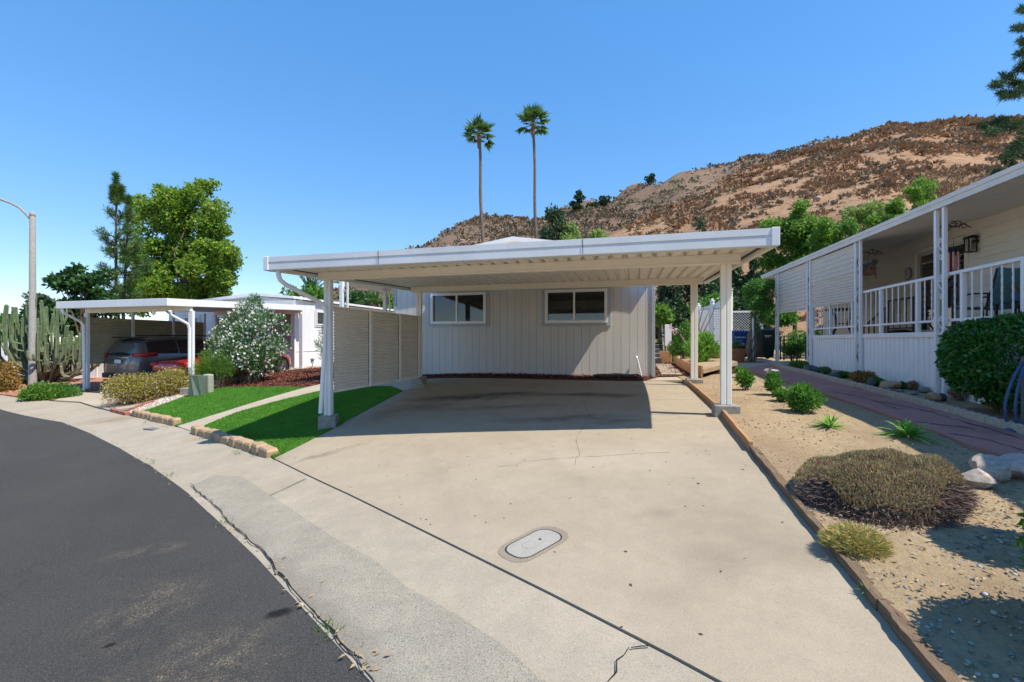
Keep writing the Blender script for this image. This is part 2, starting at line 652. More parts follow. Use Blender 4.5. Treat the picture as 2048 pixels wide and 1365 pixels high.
def zone(name, poly, mat, dz=0.0, step=.4, skirt=.05, parent=None, hfun=None, kind='structure'):
    vs_, fs_ = clip_zone(poly, step)
    xy = np.array(vs_)
    z = gv(xy[:, 0], xy[:, 1]) + dz
    if hfun is not None:
        z = z + hfun(xy[:, 0], xy[:, 1])
    V = [(x, y, q) for (x, y), q in zip(vs_, z)]
    F = []
    for f in fs_:
        a, b, c_ = [Vector((*vs_[i], 0)) for i in f[:3]]
        F.append(f if (b - a).cross(c_ - a).z > 0 else f[::-1])
    if skirt:
        cnt = {}
        for f in F:
            for i in range(len(f)):
                e = (f[i], f[(i + 1) % len(f)])
                cnt[e] = cnt.get(e, 0) + 1
        low = {}
        for (a, b) in list(cnt):
            if (b, a) in cnt:
                continue
            for q in (a, b):
                if q not in low:
                    low[q] = len(V)
                    V.append((V[q][0], V[q][1], V[q][2] - skirt))
            F.append((b, a, low[a], low[b]))
    me = bpy.data.meshes.new(name)
    me.from_pydata(V, [], F)
    o = link_mesh(name, me, mat, parent)
    if kind and parent is None:
        o['kind'] = kind
    return o


def GP(*px):
    return [G(*q) for q in px]


# base terrain to the horizon
t_ = np.linspace(-1, 1, 181)
ax_ = np.sinh(t_ * 5.2) / math.sinh(5.2) * 1200
gx, gy = np.meshgrid(ax_ - 1, ax_ + 8)
gz = gv(gx, gy) - .07
n_ = len(ax_)
idx = np.arange(n_ * n_).reshape(n_, n_)
F = np.stack([idx[:-1, :-1], idx[:-1, 1:], idx[1:, 1:], idx[1:, :-1]], -1).reshape(-1, 4)
go = link_mesh('ground', np_mesh('ground', np.stack([gx, gy, gz], -1).reshape(-1, 3), F), M['soil'], smooth=True)
go['kind'] = 'structure'

# street edge and the joint behind the gutter, in plan
STREET = [(-30, 17.8), (-22, 15.9)] + GP((0, 818), (124, 844), (180, 866), (240, 896), (300, 930), (377, 986), (428, 1033), (514, 1114), (600, 1208), (700, 1316), (740, 1362)) + [(.55, .75), (2.2, -1.1), (6, -5.5)]
JOINT = GP((548, 918), (700, 990), (900, 1088), (1100, 1187), (1340, 1310), (1436, 1362))
jd = Vector(JOINT[-1]) - Vector(JOINT[-2])
jd.normalize()
JEND = [(JOINT[-1][0] + jd.x * 1.2, JOINT[-1][1] + jd.y * 1.2), (JOINT[-1][0] + jd.x * 8, JOINT[-1][1] + jd.y * 8)]
zone('street', STREET + [(9, -9.5), (2, -7.5), (-4, -3.2), (-10, 1.2), (-20, 6.5), (-32, 9)], M['asphalt'], -.012, .6, .03)
KERB_BACK = [(-30, 19.6), (-22, 17.4)] + GP((0, 786), (60, 796), (110, 803), (160, 806), (222, 823), (268, 834), (350, 853), (372, 858), (388, 866), (532, 909), (545, 917))
zone('gutter_apron', STREET[:-1] + [(3.5, -2.6)] + [(x - .003, y - .003) for x, y in (JEND[::-1] + JOINT[::-1])] + KERB_BACK[::-1], M['apron'], -.008, .3, .04)
GUT = GP((381, 972), (430, 951), (485, 954), (532, 985), (600, 1030), (668, 1076), (746, 1118), (814, 1174), (913, 1230), (1011, 1294), (1075, 1354)) + [(.9, 1.35), (2.0, .1), (1.5, -.2), (.5, .85)] + GP((748, 1362), (709, 1316), (640, 1236), (560, 1150), (528, 1105), (455, 1043), (438, 1018), (412, 998))
zone('gutter_patch', GUT, M['gutter'], 0.002, .25, .02)

# driveway slab
EDGE_R = GP((1376, 770), (1432, 822), (1445, 833), (1502, 903), (1549, 961), (1606, 1031), (1681, 1123.5), (1762, 1223), (1833, 1310.5), (1873, 1360))
er = Vector(EDGE_R[-1]) - Vector(EDGE_R[-2])
er.normalize()
EDGE_EXT = [(EDGE_R[-1][0] + er.x * t, EDGE_R[-1][1] + er.y * t) for t in (.7, 1.6)]
HWL, HWR = Vector((-3.45, 13.43)), Vector((3.60, 11.54))        # house front corners
UU, VV = Vector((UX, UY)), Vector((VX, VY))


def off(a, u_=0., v_=0.):
    q = Vector(a) + UU * u_ + VV * v_
    return (q.x, q.y)


sh_ = .009
back_r = off(HWR, .15, -.75)
back_l = off(HWL, -.1, -.75)
lane = GP((1288, 766), (1262, 868), (1296, 1010))
DRIVE = [(x + sh_ * .7, y + sh_ * .7) for x, y in JOINT + JEND[:1]] + [EDGE_EXT[0]] + EDGE_R[::-1] + [back_r, off(HWR, -.2, -.75), back_l] + GP((805, 782), (700, 837), (548, 914))
# cut the slab into bays along its joints
bays = []


def cut(poly, p0, p1, gap):
    """split a polygon by the line p0-p1, leaving a gap"""
    d = (Vector(p1) - Vector(p0)).normalized()
    nrm = Vector((-d.y, d.x))
    res = []
    for sg in (1, -1):
        outp = []
        n = len(poly)
        for i in range(n):
            a, b = Vector(poly[i]), Vector(poly[(i + 1) % n])
            da = (a - Vector(p0)).dot(nrm) * sg - gap / 2
            db = (b - Vector(p0)).dot(nrm) * sg - gap / 2
            if da >= 0:
                outp.append(tuple(a))
            if da * db < 0:
                q = a + (b - a) * (da / (da - db))
                outp.append(tuple(q))
        if len(outp) > 2:
            res.append(outp)
    return res


c1a, c1b = G(840, 806), G(1420, 800)
b_back, b_front = cut(DRIVE, c1a, c1b, .012)
c2a, c2b = G(1296, 829), G(1432, 829)
bays = [b_back, b_front]
drv = zone('driveway', b_front, M['driveway'], 0.0, .3, .06)
zone('driveway_bay', b_back, M['driveway'], 0.0, .3, .06)

# cracks: narrow open seams following the slab
M['crack'] = pm('crack', (.014, .011, .008), None, 30, .95)


def crack(name, pxs, w, parent=None, dz=.004, seed=1, jit=.02):
    r_ = random.Random(seed)
    pts = [Vector(G(*q)) for q in pxs]
    fine = []
    for a, b in zip(pts, pts[1:]):
        m = max(2, int((b - a).length / .09))
        fine += [a + (b - a) * (i / m) for i in range(m)]
    fine.append(pts[-1])
    L, Rr = [], []
    for i, q in enumerate(fine):
        d = (fine[min(i + 1, len(fine) - 1)] - fine[max(i - 1, 0)]).normalized()
        nn = Vector((-d.y, d.x))
        q = q + nn * r_.uniform(-jit, jit)
        ww = w * r_.uniform(.35, 1.2) / 2
        for S, sg in ((L, 1), (Rr, -1)):
            e = q + nn * ww * sg
            S.append((e.x, e.y, g(e.x, e.y) + dz))
    mb = MB()
    mb.grid([L, Rr])
    o = mb.build(name, M['crack'], parent)
    return o


apron = bpy.data.objects['gutter_apron']
crack('crack', [(1298, 829), (1350, 829), (1432, 828)], .014, drv, jit=.003, seed=2)
crack('crack', [(1148, 930), (1160, 900), (1152, 880), (1180, 835), (1165, 800)], .0028, drv, seed=3)
crack('crack', [(1262, 1298), (1240, 1325), (1212, 1362)], .008, apron, .0045, 4)
crack('crack', [(1262, 1298), (1300, 1295)], .007, apron, .0045, 5, .01)
crack('crack', [(540, 992), (575, 975), (612, 958)], .012, apron, .0045, 6, .008)
crack('crack', [(381, 968), (412, 998), (438, 1018), (455, 1043), (528, 1107), (562, 1152), (640, 1238), (709, 1318), (748, 1362)], .009, apron, .012, 7, .012)
crack('crack', [(995, 934), (1100, 918), (1340, 905)], .004, drv, seed=8)

# dry bed on the right, a little above the slab
BED = [(x + .035, y - .01) for x, y in EDGE_R] + [(EDGE_EXT[1][0] + .04, EDGE_EXT[1][1]), (5, -1.5), (9, 0), (9.5, 8), (10.5, 15), (6, 16.5), (4.6, 16), (4.3, 12)]


def bed_h(x, y):
    k1 = np.sin(x * 3.1 + 1) * np.sin(y * 2.7) * .012 + np.sin(x * 7.3) * np.sin(y * 8.1 + 2) * .006
    return k1


zone('soil_bed', BED, M['soil'], .035, .16, .12, hfun=bed_h)
# red path
RP_L = GP((1478, 736), (1502, 748), (1556, 766), (1606, 781), (1691, 810), (1785, 843), (1875, 876), (1936, 902)) + [(4.35, 3.35), (5.3, 1.6)]
RP_R = GP((1542, 734), (1565, 744), (1650, 766), (1746, 792), (1831, 817), (1941, 849), (2048, 884)) + [(5.9, 3.2), (6.6, 1.6)]
zone('red_path', RP_L + RP_R[::-1], M['red_path'], .064, .25, .05)
for sd, pts in ((31, [(1640, 775), (1720, 785), (1790, 800)]), (32, [(1760, 812), (1850, 832), (1960, 865), (2040, 890)]), (33, [(1660, 790), (1740, 808), (1800, 830)]), (34, [(1900, 880), (1980, 895), (2047, 915)]), (35, [(1830, 855), (1950, 870)])):
    crack('crack', pts, .018, bpy.data.objects['red_path'], .069, sd, .02)
zone('patio', GP((1424, 738), (1494, 741), (1545, 734), (1600, 735)) + [(8.6, 13.2), (9.6, 17.5), (6.5, 18.5), (5.3, 14.2)], M['path'], .069, .4, .05)
# walk beside the house
WALK = [off(HWR, -.2, -.75 + .012), off(HWR, 1.02, -.75 + .012), off(HWR, .98, .12), off(HWR, .1, .12)]
zone('walkway', WALK, M['path'], .012, .4, .05)
zone('mulch_strip', [off(HWL, -.2, -.62), off(HWR, -.28, -.62), off(HWR, .05, -.1), off(HWR, .02, .05), off(HWL, -.2, .05)], M['mulch_bed'], .03, .3, .05)
zone('side_bed', [off(HWR, .1, .13), off(HWR, 2.2, .13), off(HWR, 2.2, 4.5), off(HWR, .1, 4.5)], M['mulch_bed'], .05, .4, .05)

# left: lawns, path, mulch, drive of the neighbour
LAWN_NEAR = GP((396, 860), (419, 848), (473, 826), (560, 802), (640, 783), (668, 781), (741, 774), (781, 774), (805, 783), (700, 839), (549, 917), (535, 911), (460, 884))
LAWN_FAR = GP((269, 827), (294, 821), (350, 801), (386, 788), (403, 782), (438, 775), (502, 775), (560, 775), (611, 776), (520, 802), (440, 827), (355, 853), (310, 840))
PATHL = GP((355, 853), (440, 827), (520, 802), (611, 776), (660, 765), (720, 757), (845, 757), (850, 776), (805, 782), (781, 773), (741, 773), (668, 780), (640, 783), (560, 802), (473, 826), (419, 848), (388, 865))
MULCH = GP((432, 776), (461, 763), (502, 751), (560, 744), (643, 736), (720, 731), (785, 729), (790, 757), (720, 757), (660, 765), (611, 776), (560, 775), (502, 775))
SCREE = GP((255, 828), (270, 818), (330, 795), (380, 778), (410, 768), (470, 750), (560, 740), (640, 731), (700, 727), (720, 731), (643, 736), (560, 744), (502, 751), (461, 763), (432, 776), (403, 782), (386, 788), (350, 801), (294, 821), (269, 828))
zone('lawn_base', LAWN_NEAR, M['turf_mat'], .004, .35, .03)
zone('lawn_base.001', LAWN_FAR, M['turf_mat'], .004, .35, .03)
zone('garden_path', PATHL, M['path'], .008, .35, .05)
zone('mulch_base', MULCH, M['mulch_bed'], .006, .4, .04)
zone('gravel_strip', SCREE, M['white_gravel'], .012, .4, .04)
NDRIVE = GP((108, 801), (160, 804), (222, 821)) + [(-9.4, 12.6), (-9.6, 14.3), (-8.2, 19.6), (-9.0, 20.6), (-13.0, 21.0), (-14.0, 16.4), (-14.2, 15.3)] + GP((165, 783))
zone('neighbour_driveway', NDRIVE, M['path'], .006, .5, .05)
zone('red_bed', [(-26, 19)] + GP((0, 790), (60, 799), (106, 800), (165, 783)) + [(-14.3, 15.4), (-14.2, 17), (-15, 20), (-26, 24)], M['red_gravel'], .03, .5, .06)
# ------------------------------------------------------------------ the main carport
FL = Vector((-3.224, 8.0))
CW, CD = 6.42, 3.45


def ZP(v_):
    return 2.808 + .04 * v_


def cz(u_, v_):
    q = off(FL, u_, v_)
    return g(*q)


car = thing('carport', 'large cream and white double carport with ribbed metal roof over the driveway', 'carport', (FL.x, FL.y, 0), -TH)
# roof pans
pan_w = .2
prof = [(.0, 0), (.115, 0), (.132, .052), (.183, .052), (.2, 0)]
top = [(x, z + .007) for x, z in prof][::-1]
pm_ = MB().prism(prof + top, 5.35, c=(0, 1, .04)).mesh('roof_pan')
pm_.materials.append(M['cream_metal'])
for i in range(35):
    link_mesh('roof_pan', pm_, None, car, (-.30 + i * pan_w, -.93, ZP(-.93) + .002))
# front gutter fascia in steps
zf = 2.70
MB().prism([(0, 0), (.10, 0), (.10, .205), (-.012, .205), (-.012, .125), (.004, .118), (.004, .108), (-.006, .10), (-.006, .008)], 7.02, a=(0, 1, 0), b=(0, 0, 1), c=(1, 0, 0), o=(-.30, -1.04, zf)).build('front_fascia', M['fascia'], car)
for x0 in (-.385, 6.715):
    MB().box(x0, x0 + .088, -1.062, -.90, zf - .004, zf + .212).build('corner_cap', M['fascia'], car, bevel=.006)
for sx, x0 in ((-1, -.385), (1, 6.745)):
    mb = MB()
    mb.prism([(0, -.05), (.055, -.05), (.055, .10), (0, .10)], 5.3, c=(0, 1, .04), o=(x0, -.90, ZP(-.9) - .02))
    mb.build('side_fascia', M['cream_metal'], car, bevel=.004)
    MB().prism([(0, 0), (.03, 0), (.03, .03), (0, .03)], 5.2, c=(0, 1, .04), o=(x0 + (.056 if sx < 0 else -.031), -.90, ZP(-.9) - .0105)).build('side_gap', M['dark_gap'], car)
for x0 in (1.62, 4.55):
    MB().box(x0, x0 + .006, -1.0555, -1.0525, zf + .006, zf + .2).build('fascia_seam', M['dark_gap'], car)
# beams
for nm, v_ in (('front_beam', 0.0), ('rear_beam', CD)):
    z1 = ZP(v_) - .002
    mb = MB()
    mb.box(-.18, 6.60, v_ - .05, v_ + .05, z1 - .115, z1)
    mb.box(-.18, 6.60, v_ - .062, v_ + .062, z1 - .137, z1 - .115)
    mb.build(nm, M['cream_metal'], car, bevel=.004)
# posts on concrete blocks
for i, (u_, v_, bw, bh, rot) in enumerate([(0, 0, .29, .215, .42), (CW, 0, .33, .15, 0), (.02, CD, .30, .17, 0), (CW, CD, .34, .13, 0)]):
    z0 = cz(u_, v_)
    zt = ZP(v_) - .14
    zb = z0 + bh
    po = thing_post = None
    mb = MB()
    for dx in (-.038, .038):
        mb.box(u_ + dx - .031, u_ + dx + .031, v_ - .045, v_ + .045, zb, zt)
    mb.box(u_ - .010, u_ + .010, v_ - .03, v_ + .03, zb, zt - .002)
    mb.build('post', M['cream_metal'] if i else M['white_metal'], car, bevel=.005)
    b_ = MB().box(-bw / 2, bw / 2, -.13 if i else -bw / 2, .13 if i else bw / 2, -.1, bh - .001)
    b_.build('footing_block', M['block'], car, (u_, v_, z0), (0, 0, rot), bevel=.012)
# downspout
mi = Matrix.Rotation(TH, 3, 'Z')


def carl(p):
    q = mi @ Vector((p.x - FL.x, p.y - FL.y, 0))
    return Vector((q.x, q.y, p.z))


dp = [P(557, 536, 7.15), P(557, 551, 7.15), P(561, 561, 7.16), P(572, 570, 7.22), P(636, 603, 7.78), P(648, 612, 7.85), P(652, 625, 7.86), P(649, 700, 7.84), P(641, 827, 7.8)]
MB().tube([carl(q) for q in dp], .036, 8).build('downspout', M['white_metal'], car, smooth=True)
# side screen: three ribbed panels between uprights
sz0, sz1 = .72, 2.19
cuts = [.10, 1.22, 2.42, 3.36]
for a, b in zip(cuts, cuts[1:]):
    n_ = 27
    rows = []
    mb = MB()
    for s_ in (0, 1):
        rows = []
        for k_ in range(n_ * 4 + 1):
            z = sz0 + (sz1 - sz0) * k_ / (n_ * 4)
            x = (0, .009, .017, .009)[k_ % 4]
            rows.append([(x - s_ * .006, a, z), (x - s_ * .006, b, z)])
        mb.grid(rows)
    mb.build('screen_panel', M['cream_panel'], car, (.03, 0, 0))
for v_ in cuts[1:]:
    MB().box(.048, .092, v_ - .035, v_ + .035, sz0 - .03, sz1 - .0).build('screen_upright', M['cream_metal'], car, bevel=.004)
    mb = MB()
    for k_ in range(26):
        z = sz0 + .03 + k_ * (sz1 - sz0 - .05) / 26
        mb.box(.047, .050, v_ - .052, v_ - .036, z, z + .03)
    tag(mb.build('screen_slots', M['dark_gap'], car), kind='stuff')
MB().box(.0, .06, .08, 3.40, sz1 + .001, sz1 + .03).build('screen_rail', M['cream_metal'], car)
MB().box(.0, .06, .08, 3.40, sz0 - .034, sz0 - .004).build('screen_rail', M['cream_metal'], car)
# unseen roof up to the house wall, added to cast its slanting shadow
mb = MB()
mb.prism([(0, 0), (.055, 0), (.055, .03), (0, .03)], 1, M=None)
lk = MB().box(-.28, 5.05, 4.3, 5.171, 3.062, 3.10)
lk.build('added_shade_roof', M['cream_metal'], car)

# ------------------------------------------------------------------ grey board-sided home
def hu(px):
    """distance along the house front at which a sight line meets it"""
    a = (px - 1024) / FPX
    return (a * HWL.y - HWL.x) / (UX - a * UY)


k = N('grey_siding')
p = k.pos(True)
ri = k.n('ObjectInfo').outputs['Random']
c = k.ramp(ri, [(0, (.60, .57, .54)), (1, (.64, .61, .575))])
c = k.mix(k.maprange(k.noise(k.vscale(p, (1, 1, .25)), 7, 5), .35, .7, 0, .35), c, (.54, .51, .485))
hgt = k.math('ADD', k.noise(k.vscale(p, (1, 1, .45)), 55, 6, .7, .6), k.math('MULTIPLY', k.noise(p, 150, 3), .3))
M['grey_siding'] = k.done(k.bsdf(c, .72, 0, .3, k.bump(hgt, .85, .012)))
M['grey_trim'] = pm('grey_trim', (.40, .43, .47), (.37, .40, .44), 5, .5, .1, 80)
M['roof_white'] = pm('roof_white', (.72, .72, .72), (.62, .62, .62), 3, .5, dirt=.25)
M['interior'] = pm('interior', (.10, .085, .07), None, 4, .9)
M['curtain'] = pm('curtain', (.16, .12, .10), (.10, .08, .07), 9, .9, stretch=(6, 6, .3))
M['screenmesh'] = pm('screenmesh', (.035, .036, .038), None, 30, .7)

HW_ = 7.3
home = thing('mobile_home', 'grey board-sided home with two white-framed windows behind the carport', 'house', (HWL.x, HWL.y, 0), -TH)
wins = [(hu(857), hu(979), 2.01, 3.05), (hu(1084), hu(1222), 2.0, 3.05)]
bw = HW_ / 36
for i in range(36):
    x0, x1 = i * bw + .0028, (i + 1) * bw - .0028
    zb = .47 + (.64 - .47) * i / 35
    pieces = [(x0, x1, zb, 3.74)]
    for (a, b, z0, z1) in wins:
        lo, hi = max(x0, a + .07), min(x1, b - .07)
        if hi > lo:
            pieces = [(x0, x1, zb, z0 + .05), (x0, x1, z1 - .05, 3.74)]
            if lo > x0:
                pieces.append((x0, lo, z0 + .05, z1 - .05))
            if hi < x1:
                pieces.append((hi, x1, z0 + .05, z1 - .05))
    for (b0_, b1_, s0, s1) in pieces:
        MB().box(b0_, b1_, -.018, .02, s0, s1).build('siding_board', M['grey_siding'], home)
# sheathing behind the boards, with the two openings
mb = MB()
xs_ = [0, wins[0][0] + .1, wins[0][1] - .1, wins[1][0] + .1, wins[1][1] - .1, HW_]
for i in range(5):
    if i in (1, 3):
        w_ = wins[i // 2]
        mb.box(xs_[i], xs_[i + 1], .021, .06, .3, w_[2] + .12)
        mb.box(xs_[i], xs_[i + 1], .021, .06, w_[3] - .12, 3.74)
    else:
        mb.box(xs_[i], xs_[i + 1], .021, .06, .3, 3.74)
mb.build('sheathing', pm('sheathing', (.16, .15, .14), None, 6, .9), home)
MB().prism([(0, 3.741), (HW_, 3.741), (HW_ / 2, 4.30)], .05, a=(1, 0, 0), b=(0, 0, 1), c=(0, 1, 0), o=(0, -.02, 0)).build('gable', M['grey_siding'], home)
for x0 in (-.012, HW_ - .05):
    MB().box(0, .085, 0, .04, .44 if x0 < 1 else .61, 3.74, Matrix.Translation((x0 - .012, -.045, 0))).build('corner_trim', M['grey_trim'], home, bevel=.004)
for x0, nm in ((-.02, 'side_wall'), (HW_ - .03, 'side_wall')):
    MB().box(x0, x0 + .05, .062, 15, .3, 3.74).build(nm, M['grey_siding'], home)
MB().box(.03, HW_ - .04, 14.9, 15, .3, 3.74).build('rear_wall', M['grey_siding'], home)
for sg in (-1, 1):
    M_ = MB().prism([(-.12, 0), (-.12, .09), (15.1, .09), (15.1, 0)], 1, a=(0, 1, 0), b=(0, 0, 1), c=(1, 0, 0))
    a = Vector((HW_ / 2, 0, 4.305))
    e = Vector((HW_ / 2 + sg * 3.95, 0, 4.305 - 3.95 * .153))
    mb = MB()
    mb.add([(a.x, -.25, a.z), (e.x, -.25, e.z), (e.x, 15.2, e.z), (a.x, 15.2, a.z), (a.x, -.25, a.z + .11), (e.x, -.25, e.z + .11), (e.x, 15.2, e.z + .11), (a.x, 15.2, a.z + .11)],
           [(0, 1, 2, 3), (4, 7, 6, 5), (0, 4, 5, 1), (1, 5, 6, 2), (2, 6, 7, 3), (0, 3, 7, 4)])
    mb.build('roof', M['roof_white'], home)
# windows
for wi, (a, b, z0, z1) in enumerate(wins):
    cas = MB()
    t = .105
    cas.box(a, b, -.045, -.0185, z0, z0 + t)
    cas.box(a, b, -.045, -.0185, z1 - t, z1)
    cas.box(a, a + t, -.045, -.0185, z0 + t, z1 - t)
    cas.box(b - t, b, -.045, -.0185, z0 + t, z1 - t)
    w_ = cas.build('window', M['grey_trim'], home)
    fr = MB()
    f0, f1, q0, q1 = a + t - .015, b - t + .015, z0 + t - .03, z1 - t + .02
    ft = .074
    fr.box(f0, f1, -.07, .05, q0, q0 + ft)
    fr.box(f0, f1, -.07, .05, q1 - ft, q1)
    fr.box(f0, f0 + ft, -.07, .05, q0 + ft, q1 - ft)
    fr.box(f1 - ft, f1, -.07, .05, q0 + ft, q1 - ft)
    fr.build('frame', M['vinyl'], w_, bevel=.004)
    xm = f0 + (f1 - f0) * .475
    MB().box(xm - .025, xm + .025, -.055, .03, q0 + ft, q1 - ft).build('mullion', M['vinyl'], w_, bevel=.003)
    for (x0, x1, yy) in ((f0 + ft, xm - .026, .0), (xm + .026, f1 - ft, -.02)):
        MB().box(x0, x1, yy, yy + .006, q0 + ft, q1 - ft).build('pane', M['glass'], w_)
    # a room behind
    rm = MB()
    x0, x1, y0, y1, zz0, zz1 = a - .3, b + .3, .07, 2.6, 1.1, 3.3
    rm.add([(x0, y0, zz0), (x1, y0, zz0), (x1, y1, zz0), (x0, y1, zz0), (x0, y0, zz1), (x1, y0, zz1), (x1, y1, zz1), (x0, y1, zz1)],
           [(0, 1, 2, 3), (4, 7, 6, 5), (1, 5, 6, 2), (2, 6, 7, 3), (0, 3, 7, 4)])
    rm.build('room', M['interior'], home)
    if wi == 0:
        MB().box(f0 + ft + .03, xm - .05, .022, .026, q0 + ft, q1 - ft).build('insect_screen', M['screenmesh'], w_)
    else:
        mb = MB()
        for j in range(9):
            xx = f0 + .25 + j * .045
            mb.box(xx, xx + .035, .30 + .02 * (j % 2), .31 + .02 * (j % 2), 1.2, 3.2)
        mb.build('curtain', M['curtain'], w_)
M['cushion'] = pm('cushion', (.5, .48, .45), None, 6, .8)
for (x_, w_, h_, y_) in ((wins[1][0] + .26, .22, .36, .5), (wins[1][1] - .42, .34, .22, .45), (wins[0][1] - .34, .16, .3, .6)):
    MB().box(x_ - w_ / 2, x_ + w_ / 2, y_, y_ + .1, 1.9, 2.1 + h_).build('chair_back', M['cushion'], home, bevel=.04, seg=3)
MB().box(wins[0][0], wins[0][1], 2.2, 2.25, 1.2, 2.6).build('cabinet', M['curtain'], home)
# hose bib and coiled black hose at the foot of the wall
sp = thing('standpipe', 'thin white standpipe with tap leaning on the house wall corner', 'tap', (*off(HWR, -.42, -.16), 0), -TH)
zz = g(*off(HWR, -.42, -.16))
MB().tube([(0.13, 0, zz), (.05, .05, zz + .35), (0, .08, zz + .55)], .016, 8).build('pipe', M['vinyl'], sp, smooth=True)
MB().tube([(0, .08, zz + .55), (0, 0, zz + .57), (0, -.03, zz + .52)], .02, 8).build('tap', M['white_metal'], sp, smooth=True)
mb = MB()
pts = []
rr = random.Random(4)
for i in range(130):
    t = i * .26
    rad = .36 + .12 * math.sin(i * .11)
    pts.append((rad * math.cos(t) * 1.35, rad * .42 * math.sin(t), .03 + .0004 * i + .012 * math.sin(i * 1.7)))
x_, y_ = off(HWR, -.95, -.36)
zz = g(x_, y_)
M['black_rubber'] = pm('black_rubber', (.018, .018, .018), None, 9, .5)
ho = MB().tube(pts, .014, 6).build('garden_hose', M['black_rubber'], None, (x_, y_, zz + .04), (0, 0, -TH), smooth=True)
tag(ho, 'black garden hose coiled on red mulch at the grey house wall', 'hose')
# ------------------------------------------------------------------ the cream home with the long porch (right)
P4 = Vector((6.88, 7.30))
PX = 1.62                                  # porch depth


def LP(px, py, x):
    """point of the vertical plane u = x of the porch frame on a sight line (porch coordinates)"""
    a, b = (px - 1024) / FPX, (682.5 - py) / FPX
    o_ = P4 + UU * x
    t = (o_.x - a * o_.y) / (a * VY - VX)
    return Vector((x, t, CAM_Z + b * (o_.y + t * VY)))


def pz(x, t):
    q = off(P4, x, t)
    return g(*q)


def zfas(t):
    return 3.70 + .0215 * t


M['cream_siding'] = pm('cream_siding', (.74, .685, .58), (.70, .645, .54), 3, .6, .15, 60, stretch=(1, 1, 6), dirt=.08)
M['ceiling'] = pm('ceiling', (.72, .69, .63), (.67, .64, .59), 3, .55, dirt=.12)
M['awning'] = pm('awning', (.62, .585, .53), (.57, .535, .48), 4, .5, dirt=.12)
M['fascia_cream'] = pm('fascia_cream', (.64, .62, .58), (.58, .56, .53), 3, .5, dirt=.12)
M['deck'] = pm('deck', (.22, .20, .18), None, 6, .8, .3, 60)
k = N('skirt')
p = k.pos(True)
sx = k.n('SeparateXYZ')
k.l(p, sx.inputs[0])
fy = k.math('FRACT', k.math('DIVIDE', sx.outputs[1], .15))
gr = k.math('MULTIPLY', k.math('GREATER_THAN', fy, .40), k.math('LESS_THAN', fy, .60))
fz = k.math('FRACT', k.math('DIVIDE', sx.outputs[2], .052))
sl_ = k.math('MULTIPLY', gr, k.math('LESS_THAN', fz, .42))
c = k.ramp(k.noise(p, 3, 5), [(.3, (.82, .82, .82)), (.7, (.77, .77, .78))])
c = k.mix(k.math('MULTIPLY', sl_, .8), c, (.16, .17, .19))
M['skirt'] = k.done(k.bsdf(c, .5, 0, .4))
M['iron'] = pm('iron', (.12, .12, .13), None, 8, .5)
M['rust_iron'] = pm('rust_iron', (.10, .045, .03), (.05, .03, .025), 20, .7)

ph = thing('porch_home', 'cream lap-sided home with long covered porch, white railing and ribbed skirt', 'house', (P4.x, P4.y, 0), -TH)
Y0, Y1, YW = -6.5, 10.2, 9.3
# porch roof: ceiling pans, fascia, roof skin over the home
mb = MB()
rows = []
npan = 12
for i in range(npan * 3 + 1):
    x = -.075 + (PX + .075) * i / (npan * 3)
    dz = (0, .0, .018)[i % 3]
    rows.append([(x, Y0, zfas(Y0) + .02 + .095 * (x + .075) + dz), (x, Y1 - .03, zfas(Y1) + .02 + .095 * (x + .075) + dz)])
mb.grid(rows)
mb.build('porch_ceiling', M['ceiling'], ph)
mb = MB()
rows = [[(-.06, Y0, zfas(Y0) + .151), (-.06, Y1, zfas(Y1) + .151)], [(PX, Y0, zfas(Y0) + .32), (PX, Y1, zfas(Y1) + .32)], [(PX + 3.8, Y0, zfas(Y0) + .95), (PX + 3.8, Y1, zfas(Y1) + .95)], [(PX + 7.6, Y0, zfas(Y0) + .3), (PX + 7.6, Y1, zfas(Y1) + .3)]]
mb.grid(rows)
mb.build('roof', M['roof_white'], ph)
pf = [(-.03, 0), (.02, 0), (.02, .15), (-.045, .15), (-.045, .085), (-.03, .078)]
MB().prism(pf, Y1 - Y0, a=(1, 0, 0), b=(0, 0, 1), c=(0, 1, .0215), o=(-.085, Y0, zfas(Y0))).build('fascia', M['fascia_cream'], ph)
mb = MB()
mb.add([(-.10, Y1 + .01, zfas(Y1)), (PX + .6, Y1 + .01, zfas(Y1) + .2), (PX + .6, Y1 + .01, zfas(Y1) + .36), (-.10, Y1 + .01, zfas(Y1) + .15), (-.10, Y1 - .03, zfas(Y1)), (PX + .6, Y1 - .03, zfas(Y1) + .2), (PX + .6, Y1 - .03, zfas(Y1) + .36), (-.10, Y1 - .03, zfas(Y1) + .15)],
       [(0, 1, 2, 3), (4, 7, 6, 5), (0, 4, 5, 1), (2, 6, 7, 3)])
mb.build('end_fascia', M['fascia_cream'], ph)
# lap siding boards with the door opening
d0 = LP(1934, 600, PX).y
d1 = LP(1836, 600, PX).y
zd = 3.60
be = .18
for i in range(14):
    z0 = 1.74 + i * be
    z1 = z0 + be + .012
    spans = [(Y0, YW)] if z0 > zd - .05 else [(Y0, d0 - .0), (d1 + .0, YW)]
    for a, b in spans:
        MB().prism([(-.022, z0), (-.004, z1), (.012, z1), (.012, z0)], b - a, a=(1, 0, 0), b=(0, 0, 1), c=(0, 1, 0), o=(PX, a, 0)).build('siding_board', M['cream_siding'], ph)
MB().box(PX + .013, PX + .05, Y0, d0, .4, 4.24).build('wall', M['cream_siding'], ph)
MB().box(PX + .013, PX + .05, d1, YW, .4, 4.24).build('wall', M['cream_siding'], ph)
MB().box(PX + .013, PX + .05, d0, d1, zd + .1, 4.24).build('wall', M['cream_siding'], ph)
MB().box(PX + .05, PX + 7, YW - .05, YW, .4, 4.0).build('end_wall', M['cream_siding'], ph)
